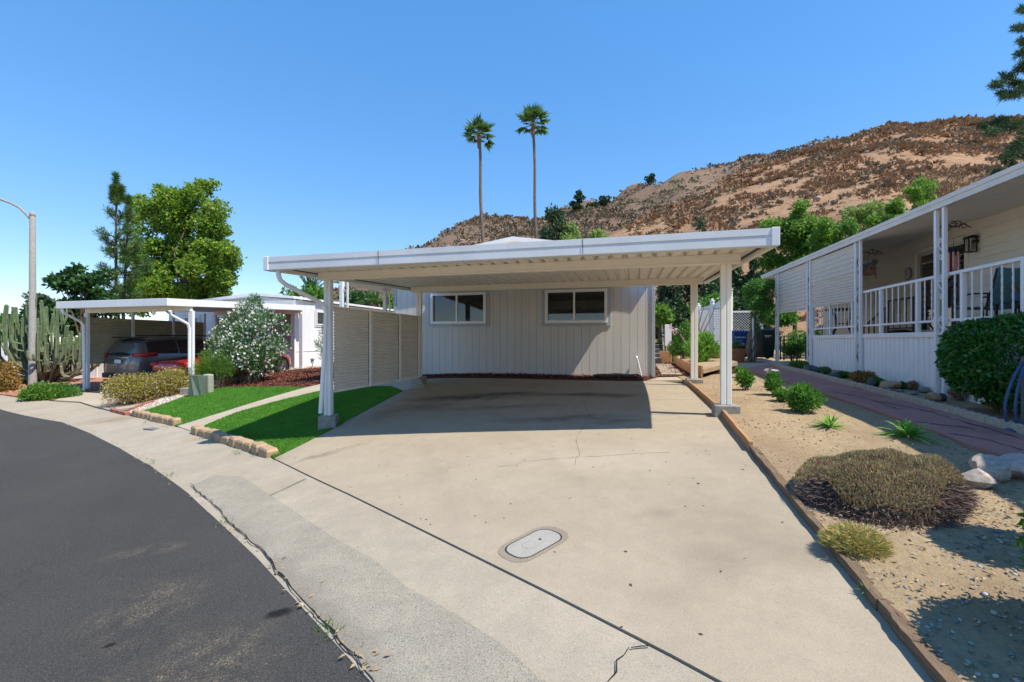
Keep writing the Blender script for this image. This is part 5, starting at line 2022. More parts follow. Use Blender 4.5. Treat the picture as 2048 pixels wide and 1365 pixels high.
for (px, py, rx, Y, m_, lb, sd) in ((15, 668, 30, 21, 'mid', 'round green bush at the left edge above the white fence', 7), (52, 655, 30, 23, 'dark', 'dark green bush behind the street lamp pole', 8)):
    tree_px('bush', lb, 'bush', px, Y, [(px, py, rx, rx * .9)], LM[m_], 1500, .2, .13, sd, .07, sub=9, subr=.55)


# pine with candle-like leaders
def pine(name, label, base, trunks, tufts, L, n_per, mat, seed, r0=.1, W=.02):
    t = thing(name, label, 'tree', base)
    q = random.Random(seed)
    r_ = np.random.default_rng(seed)
    mb = MB()
    for tr in trunks:
        m = len(tr)
        mb.tube([Vector(v_) for v_ in tr], [r0 * (1 - .8 * i / (m - 1)) for i in range(m)], 7, False)
    Ps, Ds = [], []
    for (c, r, tr_i) in tufts:
        c = Vector(c)
        stem_ = tr_i >= 0
        tr = trunks[max(0, tr_i)]
        a = min((Vector(v_) for v_ in tr), key=lambda v_: abs(v_.z - (c.z - .4)))
        # attach on the leader a little below the tuft
        z = max(tr[0][2], min(tr[-1][2], c.z - .35))
        for u, v_ in zip(tr, tr[1:]):
            if u[2] <= z <= v_[2]:
                f = (z - u[2]) / max(1e-6, v_[2] - u[2])
                a = Vector(u) + (Vector(v_) - Vector(u)) * f
        mid = a + (c - a) * .6 + Vector((0, 0, -.06))
        if stem_:
            mb.tube([a, mid, c], [min(.045, r0 * .35), min(.03, r0 * .25), .012], 5, False)
        ax = (c - mid).normalized()
        for k_ in range(3):
            cc = np.array(c - ax * r * .5 * k_)
            d = unit(unit(r_.normal(size=(n_per // 3, 3))) + np.array(ax) * .55 + np.array([0, 0, .25]))
            Ps.append(np.repeat(cc[None], len(d), 0) + r_.normal(size=d.shape) * r * .12)
            Ds.append(d)
    mb.build('trunk', M['bark_brown'], t, smooth=True)
    leaf_obj('needles', mat, t, np.concatenate(Ps), np.concatenate(Ds), L, W, seed, .0)
    return t


b0 = P(240, 682, 23)
b0.z = g(b0.x, b0.y)
lead1 = [P(232, y, 23) - b0 for y in (690, 600, 540, 480, 420, 385, 352)]
lead2 = [P(x, y, 23.2) - b0 for x, y in ((246, 690), (247, 600), (251, 540), (254, 480), (256, 440), (257, 395))]
tf = []
q = random.Random(9)
for (px, py, rr, k_) in ((198, 468, 16, 0), (205, 485, 18, 0), (222, 425, 14, 0), (240, 430, 16, 0), (232, 405, 8, 0), (215, 505, 16, 0), (240, 470, 22, 0), (225, 500, 20, 0), (262, 470, 18, 1), (280, 480, 18, 1), (270, 505, 24, 1), (290, 520, 20, 1), (250, 515, 22, 1), (245, 540, 22, 1), (225, 545, 20, 0), (205, 535, 16, 0), (285, 545, 20, 1), (265, 560, 22, 1), (300, 530, 14, 1), (210, 572, 22, 0), (235, 578, 20, 0), (270, 590, 20, 1), (200, 590, 18, 0), (255, 450, 16, 1), (262, 425, 10, 1), (248, 490, 20, 1)):
    for j in range(2):
        tf.append((P(px + q.uniform(-8, 8), py + q.uniform(-7, 7), 23 + q.uniform(-.9, .9)) - b0, rr * 23 / FPX, k_))
for (px, y0, y1, k_) in ((232, 352, 400, 0), (257, 396, 440, 1), (227, 376, 398, 0), (242, 376, 400, 0)):
    for j in range(7):
        tf.append((P(px, y0 + (y1 - y0) * j / 6, 23) - b0, .06, k_))
pine('pine_tree', 'young pine with candle-like tips standing behind the left carport', b0, [lead1, lead2], tf, .27, 120, LM['pine'], 10, .085, .026)
# pine at the right edge, behind the cream home
b0 = P(2230, 682, 17)
b0.z = g(b0.x, b0.y)
tr_ = [P(2230, y, 17) - b0 for y in (690, 500, 350, 200, 60, -80)]
tf = []
q = random.Random(19)
for (px, py) in ((2010, 155), (1992, 172), (2030, 165), (2020, 188), (2045, 178), (2000, 190), (2040, 140), (2035, 60), (2045, 85), (2040, 110), (2048, 125), (2046, 20), (1965, 250), (1985, 255), (2010, 260), (2030, 250), (2045, 265), (1975, 262), (2000, 245), (2020, 300), (2010, 320), (2035, 290), (2045, 310), (2005, 345), (2030, 335), (1995, 352), (2048, 340), (2075, 60), (2090, 120), (2085, 180), (2100, 250), (2080, 310), (2130, 90), (2150, 200), (2140, 300), (2180, 20), (2200, 140), (2260, 80), (2290, 180), (2320, 260), (2240, 0), (2210, 260)):
    for j in range(3):
        tf.append((P(px + q.uniform(-7, 7), py + q.uniform(-6, 6), 17 + q.uniform(-.6, .6)) - b0, .28, 0 if j == 0 else -1))
for i in range(95):
    z_ = q.uniform(4.5, 14)
    a_ = q.uniform(-2.2, 2.2)
    rad_ = q.uniform(.6, 3.6) * (1.15 - (z_ - 4.5) / 12)
    c_ = Vector((rad_ * math.cos(a_), rad_ * math.sin(a_), z_))
    for j in range(3):
        tf.append((c_ + Vector((q.uniform(-.25, .25), q.uniform(-.25, .25), q.uniform(-.15, .15))), .28, 0 if j == 0 else -1))
pine('pine_tree', 'tall dark pine whose branches enter at the upper right edge', b0, [tr_], tf, .20, 130, LM['conifer'], 20, .22, .024)

# evergreens and shrubs behind the grey home, right of it
ZH = lambda px, Y: float(h_near(np.array([(px - 1024) / FPX * Y]), np.array([float(Y)]))[0])
jun = 'dark junipers behind the white fences'
for i, (px, Y, top, w, lb) in enumerate(((1335, 24, 520, 42, 'dark juniper nearest the grey home, behind the carport rear post'), (1400, 27, 446, 44, 'tallest dark juniper, its tip showing above the carport roof'), (1456, 25, 462, 44, 'dark juniper behind the white lattice fence'), (1505, 25, 520, 36, 'dark juniper beside the bright green tree behind the porch'))):
    bl = []
    y = top
    k_ = 0
    while y < 700:
        f = min(1, (y - top + 25) / 130)
        bl.append((px + (12 if k_ % 2 else -12) * f, y + 14, w * f * .8 + 6, 26))
        bl.append((px + (-20 if k_ % 2 else 22) * f, y + 26, w * f * .55 + 5, 22))
        y += 30
        k_ += 1
    tree_px('juniper', lb, 'tree', px, Y, bl, LM['conifer'], 11000, .20, .11, 40 + i, .18, jun, sub=5, subr=.56, shell=.12, zb=max(g((px - 1024) / FPX * Y, Y), ZH(px, Y)) - .1)
tree_px('leafy_tree', 'bright green leafy tree between the carport and porch roof', 'tree', 1590, 27,
        [(1580, 440, 34), (1610, 460, 36), (1555, 470, 34), (1640, 475, 26), (1590, 500, 44), (1545, 520, 32), (1630, 510, 34), (1570, 545, 40), (1530, 555, 24), (1600, 430, 22)], LM['bright'], 15000, .18, .11, 50, .14, sub=4, subr=.56, shell=.12, zb=ZH(1590, 27) - .2)
tree_px('pepper_tree', 'pale green feathery tree on the dry slope above the porch roof', 'tree', 1730, 46, [(1730, 420, 26), (1710, 435, 22), (1752, 432, 22), (1735, 440, 32, 18), (1690, 445, 16)], LM['pepper'], 3200, .34, .14, 51, .16, sub=4, subr=.58, zb=ZH(1730, 46) - .1)
for i, (px, py, rx, Y, mt, lb) in enumerate(((1660, 462, 24, 24, 'bright', 'green vine-like shrub rising behind the porch roof edge'), (1780, 425, 26, 24, 'bright', 'leafy green shrub along the porch roof above the birdhouse'), (1840, 370, 22, 30, 'bright', 'yellow-green shrub on the slope above the porch roof'), (1895, 372, 40, 34, 'dry', 'bare reddish-brown shrub on the slope above the porch roof'), (1700, 470, 28, 24, 'mid', 'green shrub behind the porch roof below the pepper tree'))):
    z0 = ZH(px, Y)
    tree_px('shrub', lb, 'shrub', px, Y, [(px, py, rx, rx * .8), (px - rx * .6, py + rx * .8, rx, rx * .8), (px + rx * .4, py + rx * .9, rx, rx * .8), (px, py + rx * 2.2, rx * 1.2, rx * 1.4)], LM[mt], 5200, .15, .085, 60 + i, .06, sub=5, subr=.56, shell=.12, zb=z0 - .2)
# low slope shrubs behind the bins
for i, (px, py, rx, Y, mt, lb) in enumerate(((1420, 610, 40, 22, 'mid', 'green shrub behind the tall white screen fence'), (1600, 690, 30, 19, 'mid', 'low green shrub on the slope behind the bins'), (1640, 672, 26, 20, 'mid', 'low green shrub on the slope below the porch awning'), (1555, 640, 26, 20, 'mid', 'green shrub on the slope beside the lattice fence'), (1320, 640, 26, 18, 'bright', 'bright green shrub at the right corner of the grey home'))):
    tree_px('shrub', lb, 'shrub', px, Y, [(px, py, rx, rx * .75)], LM[mt], 1300, .16, .10, 70 + i, .04, sub=8, subr=.56, shell=.12, zb=max(g((px - 1024) / FPX * Y, Y), ZH(px, Y)) - .1)
# trees above the carport roof
tree_px('cypress_tree', 'dark upright conifer beside the right fan palm trunk', 'tree', 1112, 42, [(1112, 440, 20, 30), (1105, 470, 24, 30), (1122, 475, 22, 30), (1112, 520, 30, 50), (1090, 478, 14, 20)], LM['conifer'], 3000, .32, .18, 80, .2, sub=5, subr=.56, zb=0)
for i, (px, py, rx, lb) in enumerate(((1142, 468, 22, 'bright green tree top above the carport roof beside the conifer'), (1192, 472, 22, 'rounded bright green tree top above the middle of the carport roof'))):
    tree_px('pepper_tree', lb, 'tree', px, 42, [(px, py, rx), (px - 6, py + 26, rx * 1.2), (px + 8, py + 50, rx * 1.3)], LM['pepper'], 1800, .3, .16, 82 + i, .14, sub=5, subr=.56, zb=0)
# ridge trees
for i, (px, py, rx, ry, lb) in enumerate(((1157, 392, 10, 9, 'tallest dark tree on the distant ridge'), (1150, 408, 9, 8, 'small dark tree on the ridge left of the tallest one'), (1207, 398, 11, 8, 'dark rounded tree on the ridge left of the rising slope'), (1183, 411, 9, 6, 'low dark tree on the ridge between two taller trees'), (1093, 425, 6, 7, 'tiny dark tree on the ridge near the fan palm'), (1300, 358, 8, 6, 'dark tree on the ridge line of the main slope'), (1795, 252, 12, 6, 'dark bush on the crest of the high dry hill'))):
    a = (px - 1024) / FPX
    Y = 235 if px < 1290 else (250 if px < 1500 else 148)
    f = h_far if px < 1500 else h_near
    tree_px('ridge_tree', lb, 'tree', px, Y, [(px, py, rx, ry), (px + rx * .4, py + ry * .9, rx, ry * .7)], LM['conifer'], 700, 1.0, .7, 90 + i, .35, 'trees on the ridge', sub=4, subr=.5, zb=float(f(np.array([a * Y]), np.array([Y * 1.0]))[0]) - 1)
# greenery seen past the side screen, behind the white home
for i, (px, py, rx, Y, mt, lb) in enumerate(((600, 592, 26, 36, 'mid', 'green shrubs under the date palm behind the white home'), (650, 596, 26, 37, 'mid', 'green bush right of the date palm behind the white home'), (700, 600, 20, 40, 'dark', 'dark bush seen between the tall porch posts'), (728, 605, 22, 40, 'dark', 'second dark bush seen between the tall porch posts'), (780, 600, 18, 38, 'bright', 'bright leafy bush at the left corner of the grey home'))):
    tree_px('bush', lb, 'bush', px, Y, [(px, py, rx, rx * .8), (px, py + rx * 1.2, rx * 1.2, rx)], LM[mt], 1500, .3, .18, 100 + i, .1, sub=6, subr=.56, zb=.3)
feather_palm(748, 610, 38, .3, 'small spreading palm seen between the tall porch posts', 14, 16, 1.6)
# ------------------------------------------------------------------ lawns, chips and stones on the ground
def scatter_poly(poly, n, seed):
    r_ = np.random.default_rng(seed)
    xs = np.array([q[0] for q in poly])
    ys = np.array([q[1] for q in poly])
    x = r_.uniform(xs.min(), xs.max(), n * 4)
    y = r_.uniform(ys.min(), ys.max(), n * 4)
    k_ = inside_poly(poly, x, y)
    return x[k_][:n], y[k_][:n]


def lawn(poly, n, seed, label):
    x, y = scatter_poly(poly, n, seed)
    r_ = np.random.default_rng(seed)
    z = gv(x, y) + .003
    n = len(x)
    d = unit(np.stack([r_.normal(size=n) * .35 - .1, r_.normal(size=n) * .35 - .12, np.ones(n)], -1))
    s_ = unit(np.stack([r_.normal(size=n), r_.normal(size=n), np.zeros(n)], -1))
    h = r_.uniform(.022, .042, (n, 1))
    w = .0055
    b = np.stack([x, y, z], -1)
    V = np.stack([b - s_ * w, b + s_ * w, b + d * h], 1).reshape(-1, 3)
    o = link_mesh('lawn', np_mesh('lawn', V, np.arange(n * 3).reshape(-1, 3)), LM['turf'])
    tag(o, label, 'lawn', kind='stuff')
    return o


LM['turf'] = leafmat('leaf_turf', [(.045, .145, .012), (.07, .19, .018), (.10, .25, .028)], .5, .2, big=2.2, tint=.38)
lawn(LAWN_NEAR, 90000, 1, 'bright green artificial lawn beside the driveway')
lawn(LAWN_FAR, 70000, 2, 'bright green artificial lawn beyond the garden path')

M['chip'] = leafmat('chip', [(.10, .032, .02), (.19, .06, .035), (.26, .095, .06), (.13, .05, .03)], .9, .0, big=3, tint=.2)


def chips(name, poly, n, size, seed, mat, dz=.0, flat=.35):
    x, y = scatter_poly(poly, n, seed)
    r_ = np.random.default_rng(seed)
    n = len(x)
    z = gv(x, y) + dz + r_.uniform(.0, .03, n)
    d = unit(np.stack([r_.normal(size=n), r_.normal(size=n), r_.normal(size=n) * flat], -1))
    V, F = leaf_arrays(np.stack([x, y, z], -1), d, size, size * .45, r_, .25, nrm=np.tile([0, 0, 1.0], (n, 1)))
    o = link_mesh(name, np_mesh(name, V, F), mat)
    o['kind'] = 'stuff'
    return o


chips('mulch', MULCH, 16000, .07, 3, M['chip'], .012)
chips('mulch', [off(HWL, -.2, -.62), off(HWR, -.28, -.62), off(HWR, .05, -.1), off(HWL, -.2, -.03)], 6500, .06, 4, M['chip'], .035)
chips('mulch', [off(HWR, .1, .13), off(HWR, 2.2, .13), off(HWR, 2.2, 4.5), off(HWR, .1, 4.5)], 4200, .06, 5, M['chip'], .055)


def pebbles(name, poly, n, rmin, rmax, seed, mat, dz=0.0, pts=None):
    if pts is None:
        x, y = scatter_poly(poly, n, seed)
    else:
        x, y = pts
    r_ = np.random.default_rng(seed)
    q = np.stack([x, y, gv(x, y) + dz], -1)
    return rocks(name, q, r_.uniform(rmin, rmax, len(x)), mat, seed)


M['pebble_white'] = leafmat('pebble_white', [(.30, .25, .20), (.50, .44, .37), (.60, .55, .48), (.36, .28, .22)], .9, 0, tint=.1)
M['pebble_red'] = leafmat('pebble_red', [(.34, .15, .09), (.42, .22, .14), (.26, .11, .07)], .9, 0, tint=.1)
M['pebble_blue'] = leafmat('pebble_blue', [(.10, .13, .13), (.16, .20, .19), (.30, .32, .30), (.12, .15, .14), (.55, .52, .47)], .8, 0, tint=.1)
M['pebble_tan'] = leafmat('pebble_tan', [(.30, .21, .12), (.42, .32, .20), (.20, .14, .085), (.50, .42, .31)], .9, 0, tint=.1)
pebbles('gravel', SCREE, 5000, .012, .035, 6, M['pebble_white'], .02)
pebbles('gravel', [(-24, 17.5)] + GP((0, 790), (60, 799), (106, 800), (165, 783)) + [(-14.3, 15.4), (-14.4, 17), (-20, 18.5)], 4000, .02, .05, 7, M['pebble_red'], .035)

# ------------------------------------------------------------------ edging blocks in front of the lawns
M['tumbled'] = pm('tumbled', (.44, .31, .19), (.32, .215, .125), 16, .95, .7, 60, obj=True, dirt=.25)


def block_row(label, pxs, n, seed, h=.12, dp=.17):
    pts = [Vector(G(*q)) for q in pxs]
    L = [0]
    for a, b in zip(pts, pts[1:]):
        L.append(L[-1] + (b - a).length)
    q = random.Random(seed)
    c0 = pts[0]
    t = thing('block_edging', label, 'edging', (c0.x, c0.y, g(c0.x, c0.y)))
    for i in range(n):
        s_ = L[-1] * (i + .5) / n
        k_ = max(j for j in range(len(L)) if L[j] <= s_)
        k_ = min(k_, len(pts) - 2)
        a, b = pts[k_], pts[k_ + 1]
        p_ = a + (b - a) * ((s_ - L[k_]) / (L[k_ + 1] - L[k_]))
        d = (b - a).normalized()
        w = L[-1] / n * q.uniform(.86, .95)
        mb = MB()
        hh = h * q.uniform(.9, 1.12)
        c = .025
        pr = [(-w / 2, -dp / 2 + c), (-w / 2 + c, -dp / 2), (w / 2 - c, -dp / 2), (w / 2, -dp / 2 + c), (w / 2, dp / 2 - c), (w / 2 - c, dp / 2), (-w / 2 + c, dp / 2), (-w / 2, dp / 2 - c)]
        pr = [(x + q.uniform(-.008, .008), y + q.uniform(-.008, .008)) for x, y in pr]
        lo = [(x, y, -.08) for x, y in pr]
        m1 = [(x, y, hh - .03) for x, y in pr]
        hi = [(x * .82, y * .8, hh + q.uniform(-.006, .006)) for x, y in pr]
        mb.grid([lo, m1, hi], True)
        mb.f.append(tuple(range(16, 24)))
        mb.build('block', M['tumbled'], t, (p_.x - c0.x, p_.y - c0.y, g(p_.x, p_.y) - g(c0.x, c0.y)), (q.uniform(-.06, .06), q.uniform(-.05, .05), math.atan2(d.y, d.x) + q.uniform(-.1, .1)))
    return t


block_row('row of tan tumbled blocks fronting the far artificial lawn', [(271, 830), (312, 840), (356, 850)], 9, 1)
block_row('row of tan tumbled blocks fronting the near artificial lawn', [(389, 864), (432, 876), (485, 892), (545, 913)], 10, 2)
# red bricks beside the neighbour's drive
q = random.Random(3)
be = thing('brick_edging', 'short line of red bricks at the end of the flowering hedge', 'edging', G3(222, 823))
b0 = be.location
for (pa, pb, n_) in (((224, 822), (256, 830), 3), ((262, 822), (305, 805), 4)):
    a, b = Vector(G(*pa)), Vector(G(*pb))
    for i in range(n_):
        c = a + (b - a) * ((i + .5) / n_)
        L = (b - a).length / n_
        MB().box(-L * .46, L * .46, -.055, .055, -.05, .065).build('brick', M['brick'], be, (c.x - b0.x, c.y - b0.y, g(c.x, c.y) - b0.z), (0, 0, math.atan2((b - a).y, (b - a).x) + q.uniform(-.05, .05)), bevel=.008)
# small utility plate in the apron
cx, cy = G(307, 857)
up = thing('utility_plate', 'small dark rectangular plate set in the gutter apron', 'plate', (cx, cy, g(cx, cy)), R(-24))
MB().box(-.16, .16, -.11, .11, -.02, .0).build('frame', M['iron'], up)
for i in range(3):
    MB().box(-.13, .13, -.08 + i * .06, -.045 + i * .06, .0005, .004).build('bar', M['block'], up)

# ------------------------------------------------------------------ shrubs and plants on the left
def shrub(name, label, cat, base, blobs, mat, n, L, W, seed, stems=8, sr=.012, shell=.4, spread=.7, up=.3, group=None, sm='twig'):
    t = thing(name, label, cat, base, 0, group)
    mb = MB()
    q = random.Random(seed)
    for i in range(stems):
        b = q.choice(blobs)
        c = Vector(b[0])
        e = c + Vector((q.uniform(-.5, .5) * b[1][0], q.uniform(-.5, .5) * b[1][1], q.uniform(.0, .6) * b[1][2]))
        s0 = Vector((c.x * .35 + q.uniform(-.05, .05), c.y * .35 + q.uniform(-.05, .05), -.05))
        mb.tube([s0, s0 + (e - s0) * .5 + Vector((q.uniform(-.05, .05), q.uniform(-.05, .05), .05)), e], [sr * 1.6, sr, sr * .5], 5, False)
    tag(mb.build('stems', M[sm], t), kind='stuff')
    Pn, D = sample_blobs(blobs, n, seed, shell, spread, up)
    k_ = Pn[:, 2] > .01
    leaf_obj('foliage', mat, t, Pn[k_], D[k_], L, W, seed)
    return t


# flowering hedge
a, b = Vector(G(243, 812)), Vector(G(383, 782))
h0 = Vector((a.x, a.y, g(a.x, a.y)))
bl = []
q = random.Random(5)
for i in range(20):
    t = i / 19
    c = a + (b - a) * t
    w = .52 - .08 * t
    bl.append(((c.x - a.x + q.uniform(-.15, .15), c.y - a.y + q.uniform(-.1, .1), g(c.x, c.y) - h0.z + .40 + q.uniform(-.06, .1)), (w, w, .38)))
hd = shrub('flowering_hedge', 'low yellow-green hedge with tiny pink flowers beside the far lawn', 'hedge', h0, bl, LM['lantana'], 17000, .055, .03, 5, 60, .008, .55)
Pn, D = sample_blobs(bl, 420, 55, .95, .4, .5)
tag(leaf_obj('flowers', LM['pink_flower'], hd, Pn, D, .05, .05, 6), kind='stuff')
Pn, D = sample_blobs([(c, (r_[0] * .95, r_[1] * .95, r_[2] * .4)) for (c, r_) in [((x, y, z - .3), r2) for (x, y, z), r2 in bl]], 2600, 56, .8, .8, .0)
leaf_obj('dry_stems', LM['dry'], hd, Pn, D, .14, .012, 7)

# oleander in flower
ob = Vector((-8.95, 15.6, 0))
ob.z = g(ob.x, ob.y)
bl = []
for (px, py, r_) in ((500, 625, 26), (480, 650, 30), (525, 640, 24), (455, 675, 28), (500, 680, 40), (545, 690, 24), (470, 705, 36), (520, 715, 36), (430, 690, 16), (572, 660, 10), (566, 700, 12), (560, 640, 10), (495, 735, 36), (510, 605, 14), (440, 720, 20), (550, 725, 16)):
    c, rr = B(px, py, 15.6 + q.uniform(-.4, .4), r_)
    bl.append((c - ob, rr))
t = thing('oleander', 'tall oleander bush with white blossoms in front of the red car', 'shrub', ob)
mb = MB()
for i in range(46):
    b_ = q.choice(bl)
    e = Vector(b_[0]) + Vector((q.uniform(-1, 1), q.uniform(-1, 1), q.uniform(-.3, 1))) * b_[1][0] * .8
    s0 = Vector((q.uniform(-.25, .25), q.uniform(-.25, .25), -.05))
    mb.tube([s0, s0 + (e - s0) * .5 + Vector((0, 0, .15)), e], [.02, .014, .006], 5, False)
tag(mb.build('stems', M['twig'], t), kind='stuff')
Pn, D = sample_blobs(bl, 9000, 8, .2, .55, .45)
leaf_obj('leaves', LM['oleander'], t, Pn, D, .15, .028, 8, .15)
Pn, D = sample_blobs(bl[:12], 1500, 9, .96, .5, .6)
leaf_obj('blossoms', LM['white_flower'], t, Pn, D, .085, .085, 9)
ob2 = P(655, 690, 17.2)
ob2.z = g(ob2.x, ob2.y)
bl2 = [(P(px, py, 17.2) - ob2, (r_ * 17.2 / FPX,) * 3) for px, py, r_ in ((652, 665, 12), (645, 690, 14), (655, 710, 16), (650, 640, 8), (660, 735, 14))]
shrub('oleander', 'slim oleander half hidden behind the carport downspout', 'shrub', ob2, bl2, LM['oleander'], 900, .14, .026, 12, 9, .01, .2, .55, .45)
# bright needle-leaved bush, dry clumps
nb = Vector((-9.55, 14.7, 0))
nb.z = g(nb.x, nb.y)
bl = [(P(px, py, 14.7) - nb, (r_ * 14.7 / FPX,) * 3) for px, py, r_ in ((405, 735, 18), (430, 728, 22), (450, 740, 18), (415, 750, 18), (440, 715, 10), (410, 712, 10), (455, 722, 8))]
shrub('feathery_bush', 'bright yellow-green feathery bush beside the green post cover', 'bush', nb, bl, LM['bright'], 5200, .09, .012, 13, 14, .008, .2, .5, .8)
for (px, py, lb, sd) in ((425, 778, 'dry grey-brown clump in front of the feathery bush', 14), (452, 772, 'dry brown clump at the foot of the oleander', 15)):
    c = G3(px, py)
    shrub('dry_clump', lb, 'shrub', c, [((0, 0, .12), (.3, .25, .17))], LM['dry'], 1500, .16, .010, sd, 8, .006, .2, .8, .3)

# ------------------------------------------------------------------ tree cactus
cb = P(98, 742, 17.8)
cb.z = g(cb.x, cb.y)
ct = thing('tree_cactus', 'huge many-armed tree cactus beside the street lamp', 'cactus', cb)
k = N('cactus_skin')
p = k.pos()
sxyz = k.n('SeparateXYZ')
k.l(k.pos(True), sxyz.inputs[0])
hz = k.maprange(k.math('ADD', sxyz.outputs[2], k.math('MULTIPLY', k.noise(p, 2, 4), 1.2)), .9, 2.2, 0, 1)
c = k.mix(hz, (.17, .145, .105), (.11, .155, .075))
c = k.mix(k.maprange(k.noise(p, 7, 4), .45, .7, 0, .5), c, (.22, .26, .14))
M['cactus'] = k.done(k.bsdf(c, .7, 0, .25, k.bump(k.noise(p, 40, 3), .3, .01)))


def ribbed(pts, rs, n=10):
    mb = MB()
    pts = [Vector(v_) for v_ in pts]
    m = len(pts)
    nx = Vector((1, 0, 0))
    rows = []
    for i, p_ in enumerate(pts):
        d = (pts[min(i + 1, m - 1)] - pts[max(i - 1, 0)]).normalized()
        nx = (nx - d * nx.dot(d))
        if nx.length < .05:
            nx = Vector((0, 1, 0)) - d * d.y
        nx.normalize()
        ny = d.cross(nx)
        rows.append([tuple(p_ + (nx * math.cos(2 * math.pi * k_ / n) + ny * math.sin(2 * math.pi * k_ / n)) * rs[i] * (1.0 if k_ % 2 else .68)) for k_ in range(n)])
    mb.grid(rows, True)
    mb.f.append(tuple(range((m - 1) * n, m * n)))
    return mb


q = random.Random(21)
S = 17.8 / FPX
for i in range(58):
    tx = q.uniform(-88, 72)
    edge = abs(tx + 8) / 80
    ty = q.uniform(70, 175) * (1 - .5 * edge ** 2)
    yo = q.uniform(-.9, .9)
    h_ = ty * S
    w_ = tx * S
    f = q.uniform(.28, .5)
    ctrl = [Vector((w_ * .12, yo * .2, -.1)), Vector((w_ * .40, yo * .45, h_ * f * .45)), Vector((w_ * .78, yo * .85, h_ * f * .8)), Vector((w_ * .97, yo, h_ * (f + .12))), Vector((w_ * 1.0 + q.uniform(-.05, .05), yo, h_ * .75)), Vector((w_ * 1.0 + q.uniform(-.08, .08), yo, h_ - .03)), Vector((w_, yo, h_))]
    r0 = q.uniform(.045, .08)
    pts = []
    for a_, b_ in zip(ctrl, ctrl[1:]):
        pts += [a_, (a_ + b_) * .5]
    pts.append(ctrl[-1])
    rs = [r0 * (.95 + .12 * math.sin(j * 1.3 + i)) for j in range(len(pts) - 1)] + [r0 * .3]
    ribbed(pts, rs).build('arm', M['cactus'], ct)
    for s_ in range(q.choice((2, 3, 4))):
        j = q.choice((4, 5, 6, 7, 8))
        p0 = pts[j]
        d = Vector((q.uniform(-1, 1), q.uniform(-1, 1), 0)).normalized() * q.uniform(.12, .24)
        h = q.uniform(.2, .65)
        rr = r0 * q.uniform(.6, .85)
        ribbed([p0, p0 + d + Vector((0, 0, .05)), p0 + d * 1.35 + Vector((0, 0, h * .5)), p0 + d * 1.4 + Vector((0, 0, h)), p0 + d * 1.4 + Vector((0, 0, h + .05))], [rr * .6, rr, rr, rr * .9, rr * .25], 8).build('arm', M['cactus'], ct)


def rosette(name, label, cat, base, n, L, W, mat, seed, el=(15, 80), arch=.35, group=None, seg=4, parent=None, z0=0.0):
    """sword-like leaves from one point, each leaf a bent strip"""
    t = parent or thing(name, label, cat, base, 0, group)
    q = random.Random(seed)
    V, F = [], []
    for i in range(n):
        az = i * 2.399 + q.uniform(-.3, .3)
        e = R(q.uniform(*el))
        d = Vector((math.cos(az), math.sin(az), 0))
        sd = Vector((-math.sin(az), math.cos(az), 0))
        ln = L * q.uniform(.7, 1.15)
        w = W * q.uniform(.8, 1.2)
        b = len(V)
        for j in range(seg + 1):
            s_ = j / seg
            c = Vector((0, 0, z0)) + d * ln * s_ * math.cos(e) + Vector((0, 0, ln * (math.sin(e) * s_ - arch * s_ * s_)))
            ww = w * (.55 + .9 * s_ * (1 - s_) * 2) * (1 - s_ ** 3) * .5
            lift = Vector((0, 0, ww * .5))
            V += [c - sd * ww + lift, c - Vector((0, 0, 0)), c + sd * ww + lift]
        for j in range(seg):
            for k_ in (0, 1):
                a = b + j * 3 + k_
                F.append((a, a + 1, a + 4, a + 3))
    me = np_mesh('leaves', np.array([tuple(v_) for v_ in V]), np.array(F))
    link_mesh('leaves', me, mat, t)
    MB().lathe([(W * .9, -.05), (W * 1.1, .02), (W * .5, L * .12)], 8, (0, 0, z0)).build('crown_base', M['twig'], t)
    return t


rosette('agave', 'pale green agave rosette at the foot of the street lamp', 'agave', G3(47, 770), 34, .62, .085, LM['succulent'], 31, (10, 75), .15)
c = G3(74, 800)
shrub('low_shrub', 'yellow-green mounded shrub by the kerb left of the neighbouring drive', 'shrub', c, [((0, .1, .2), (.48, .4, .3)), ((.35, .15, .12), (.3, .3, .2)), ((-.2, 0, .1), (.25, .3, .2))], LM['bright'], 3000, .10, .035, 32)
c = G3(112, 795)
shrub('low_shrub', 'dark green mounded shrub at the left edge of the neighbouring drive', 'shrub', c, [((0, .15, .18), (.42, .4, .26)), ((.35, .1, .10), (.3, .3, .16))], LM['mid'], 2200, .08, .03, 33)
c = G3(4, 785)
shrub('orange_bush', 'orange-leaved bush at the far left edge', 'bush', c, [((0, .1, .55), (.38, .4, .55)), ((.1, 0, .25), (.4, .4, .3))], LM['orange'], 2400, .09, .04, 34)
c = G3(30, 775)
shrub('low_shrub', 'dark low shrub between the orange bush and the street lamp', 'shrub', (c.x, c.y + 1.2, c.z), [((0, 0, .2), (.7, .4, .3))], LM['dark'], 1600, .10, .05, 35)
# terracotta pot beside the van and a folded white cloth
M['terracotta'] = pm('terracotta', (.40, .155, .06), (.32, .12, .05), 8, .75, .1, 60, obj=True)
q_ = Vector((-14.0, 15.9, 0))
q_.z = g(q_.x, q_.y)
po = thing('plant_pot', 'small terracotta pot beside the rear of the grey van', 'pot', q_)
MB().lathe([(.13, 0), (.20, .28), (.22, .28), (.22, .34), (.19, .34), (.17, .28)], 18).build('pot', M['terracotta'], po, smooth=True)
r_ = rocks('stone', np.array([(*G(150, 783), 0.0)]) + np.array([[0, 0, g(*G(150, 783)) + .06]]), np.array([.14]), M['rock_pale'], 3)
del r_['kind']
tag(r_, 'pale stone lying in the red gravel by the left carport post', 'stone')

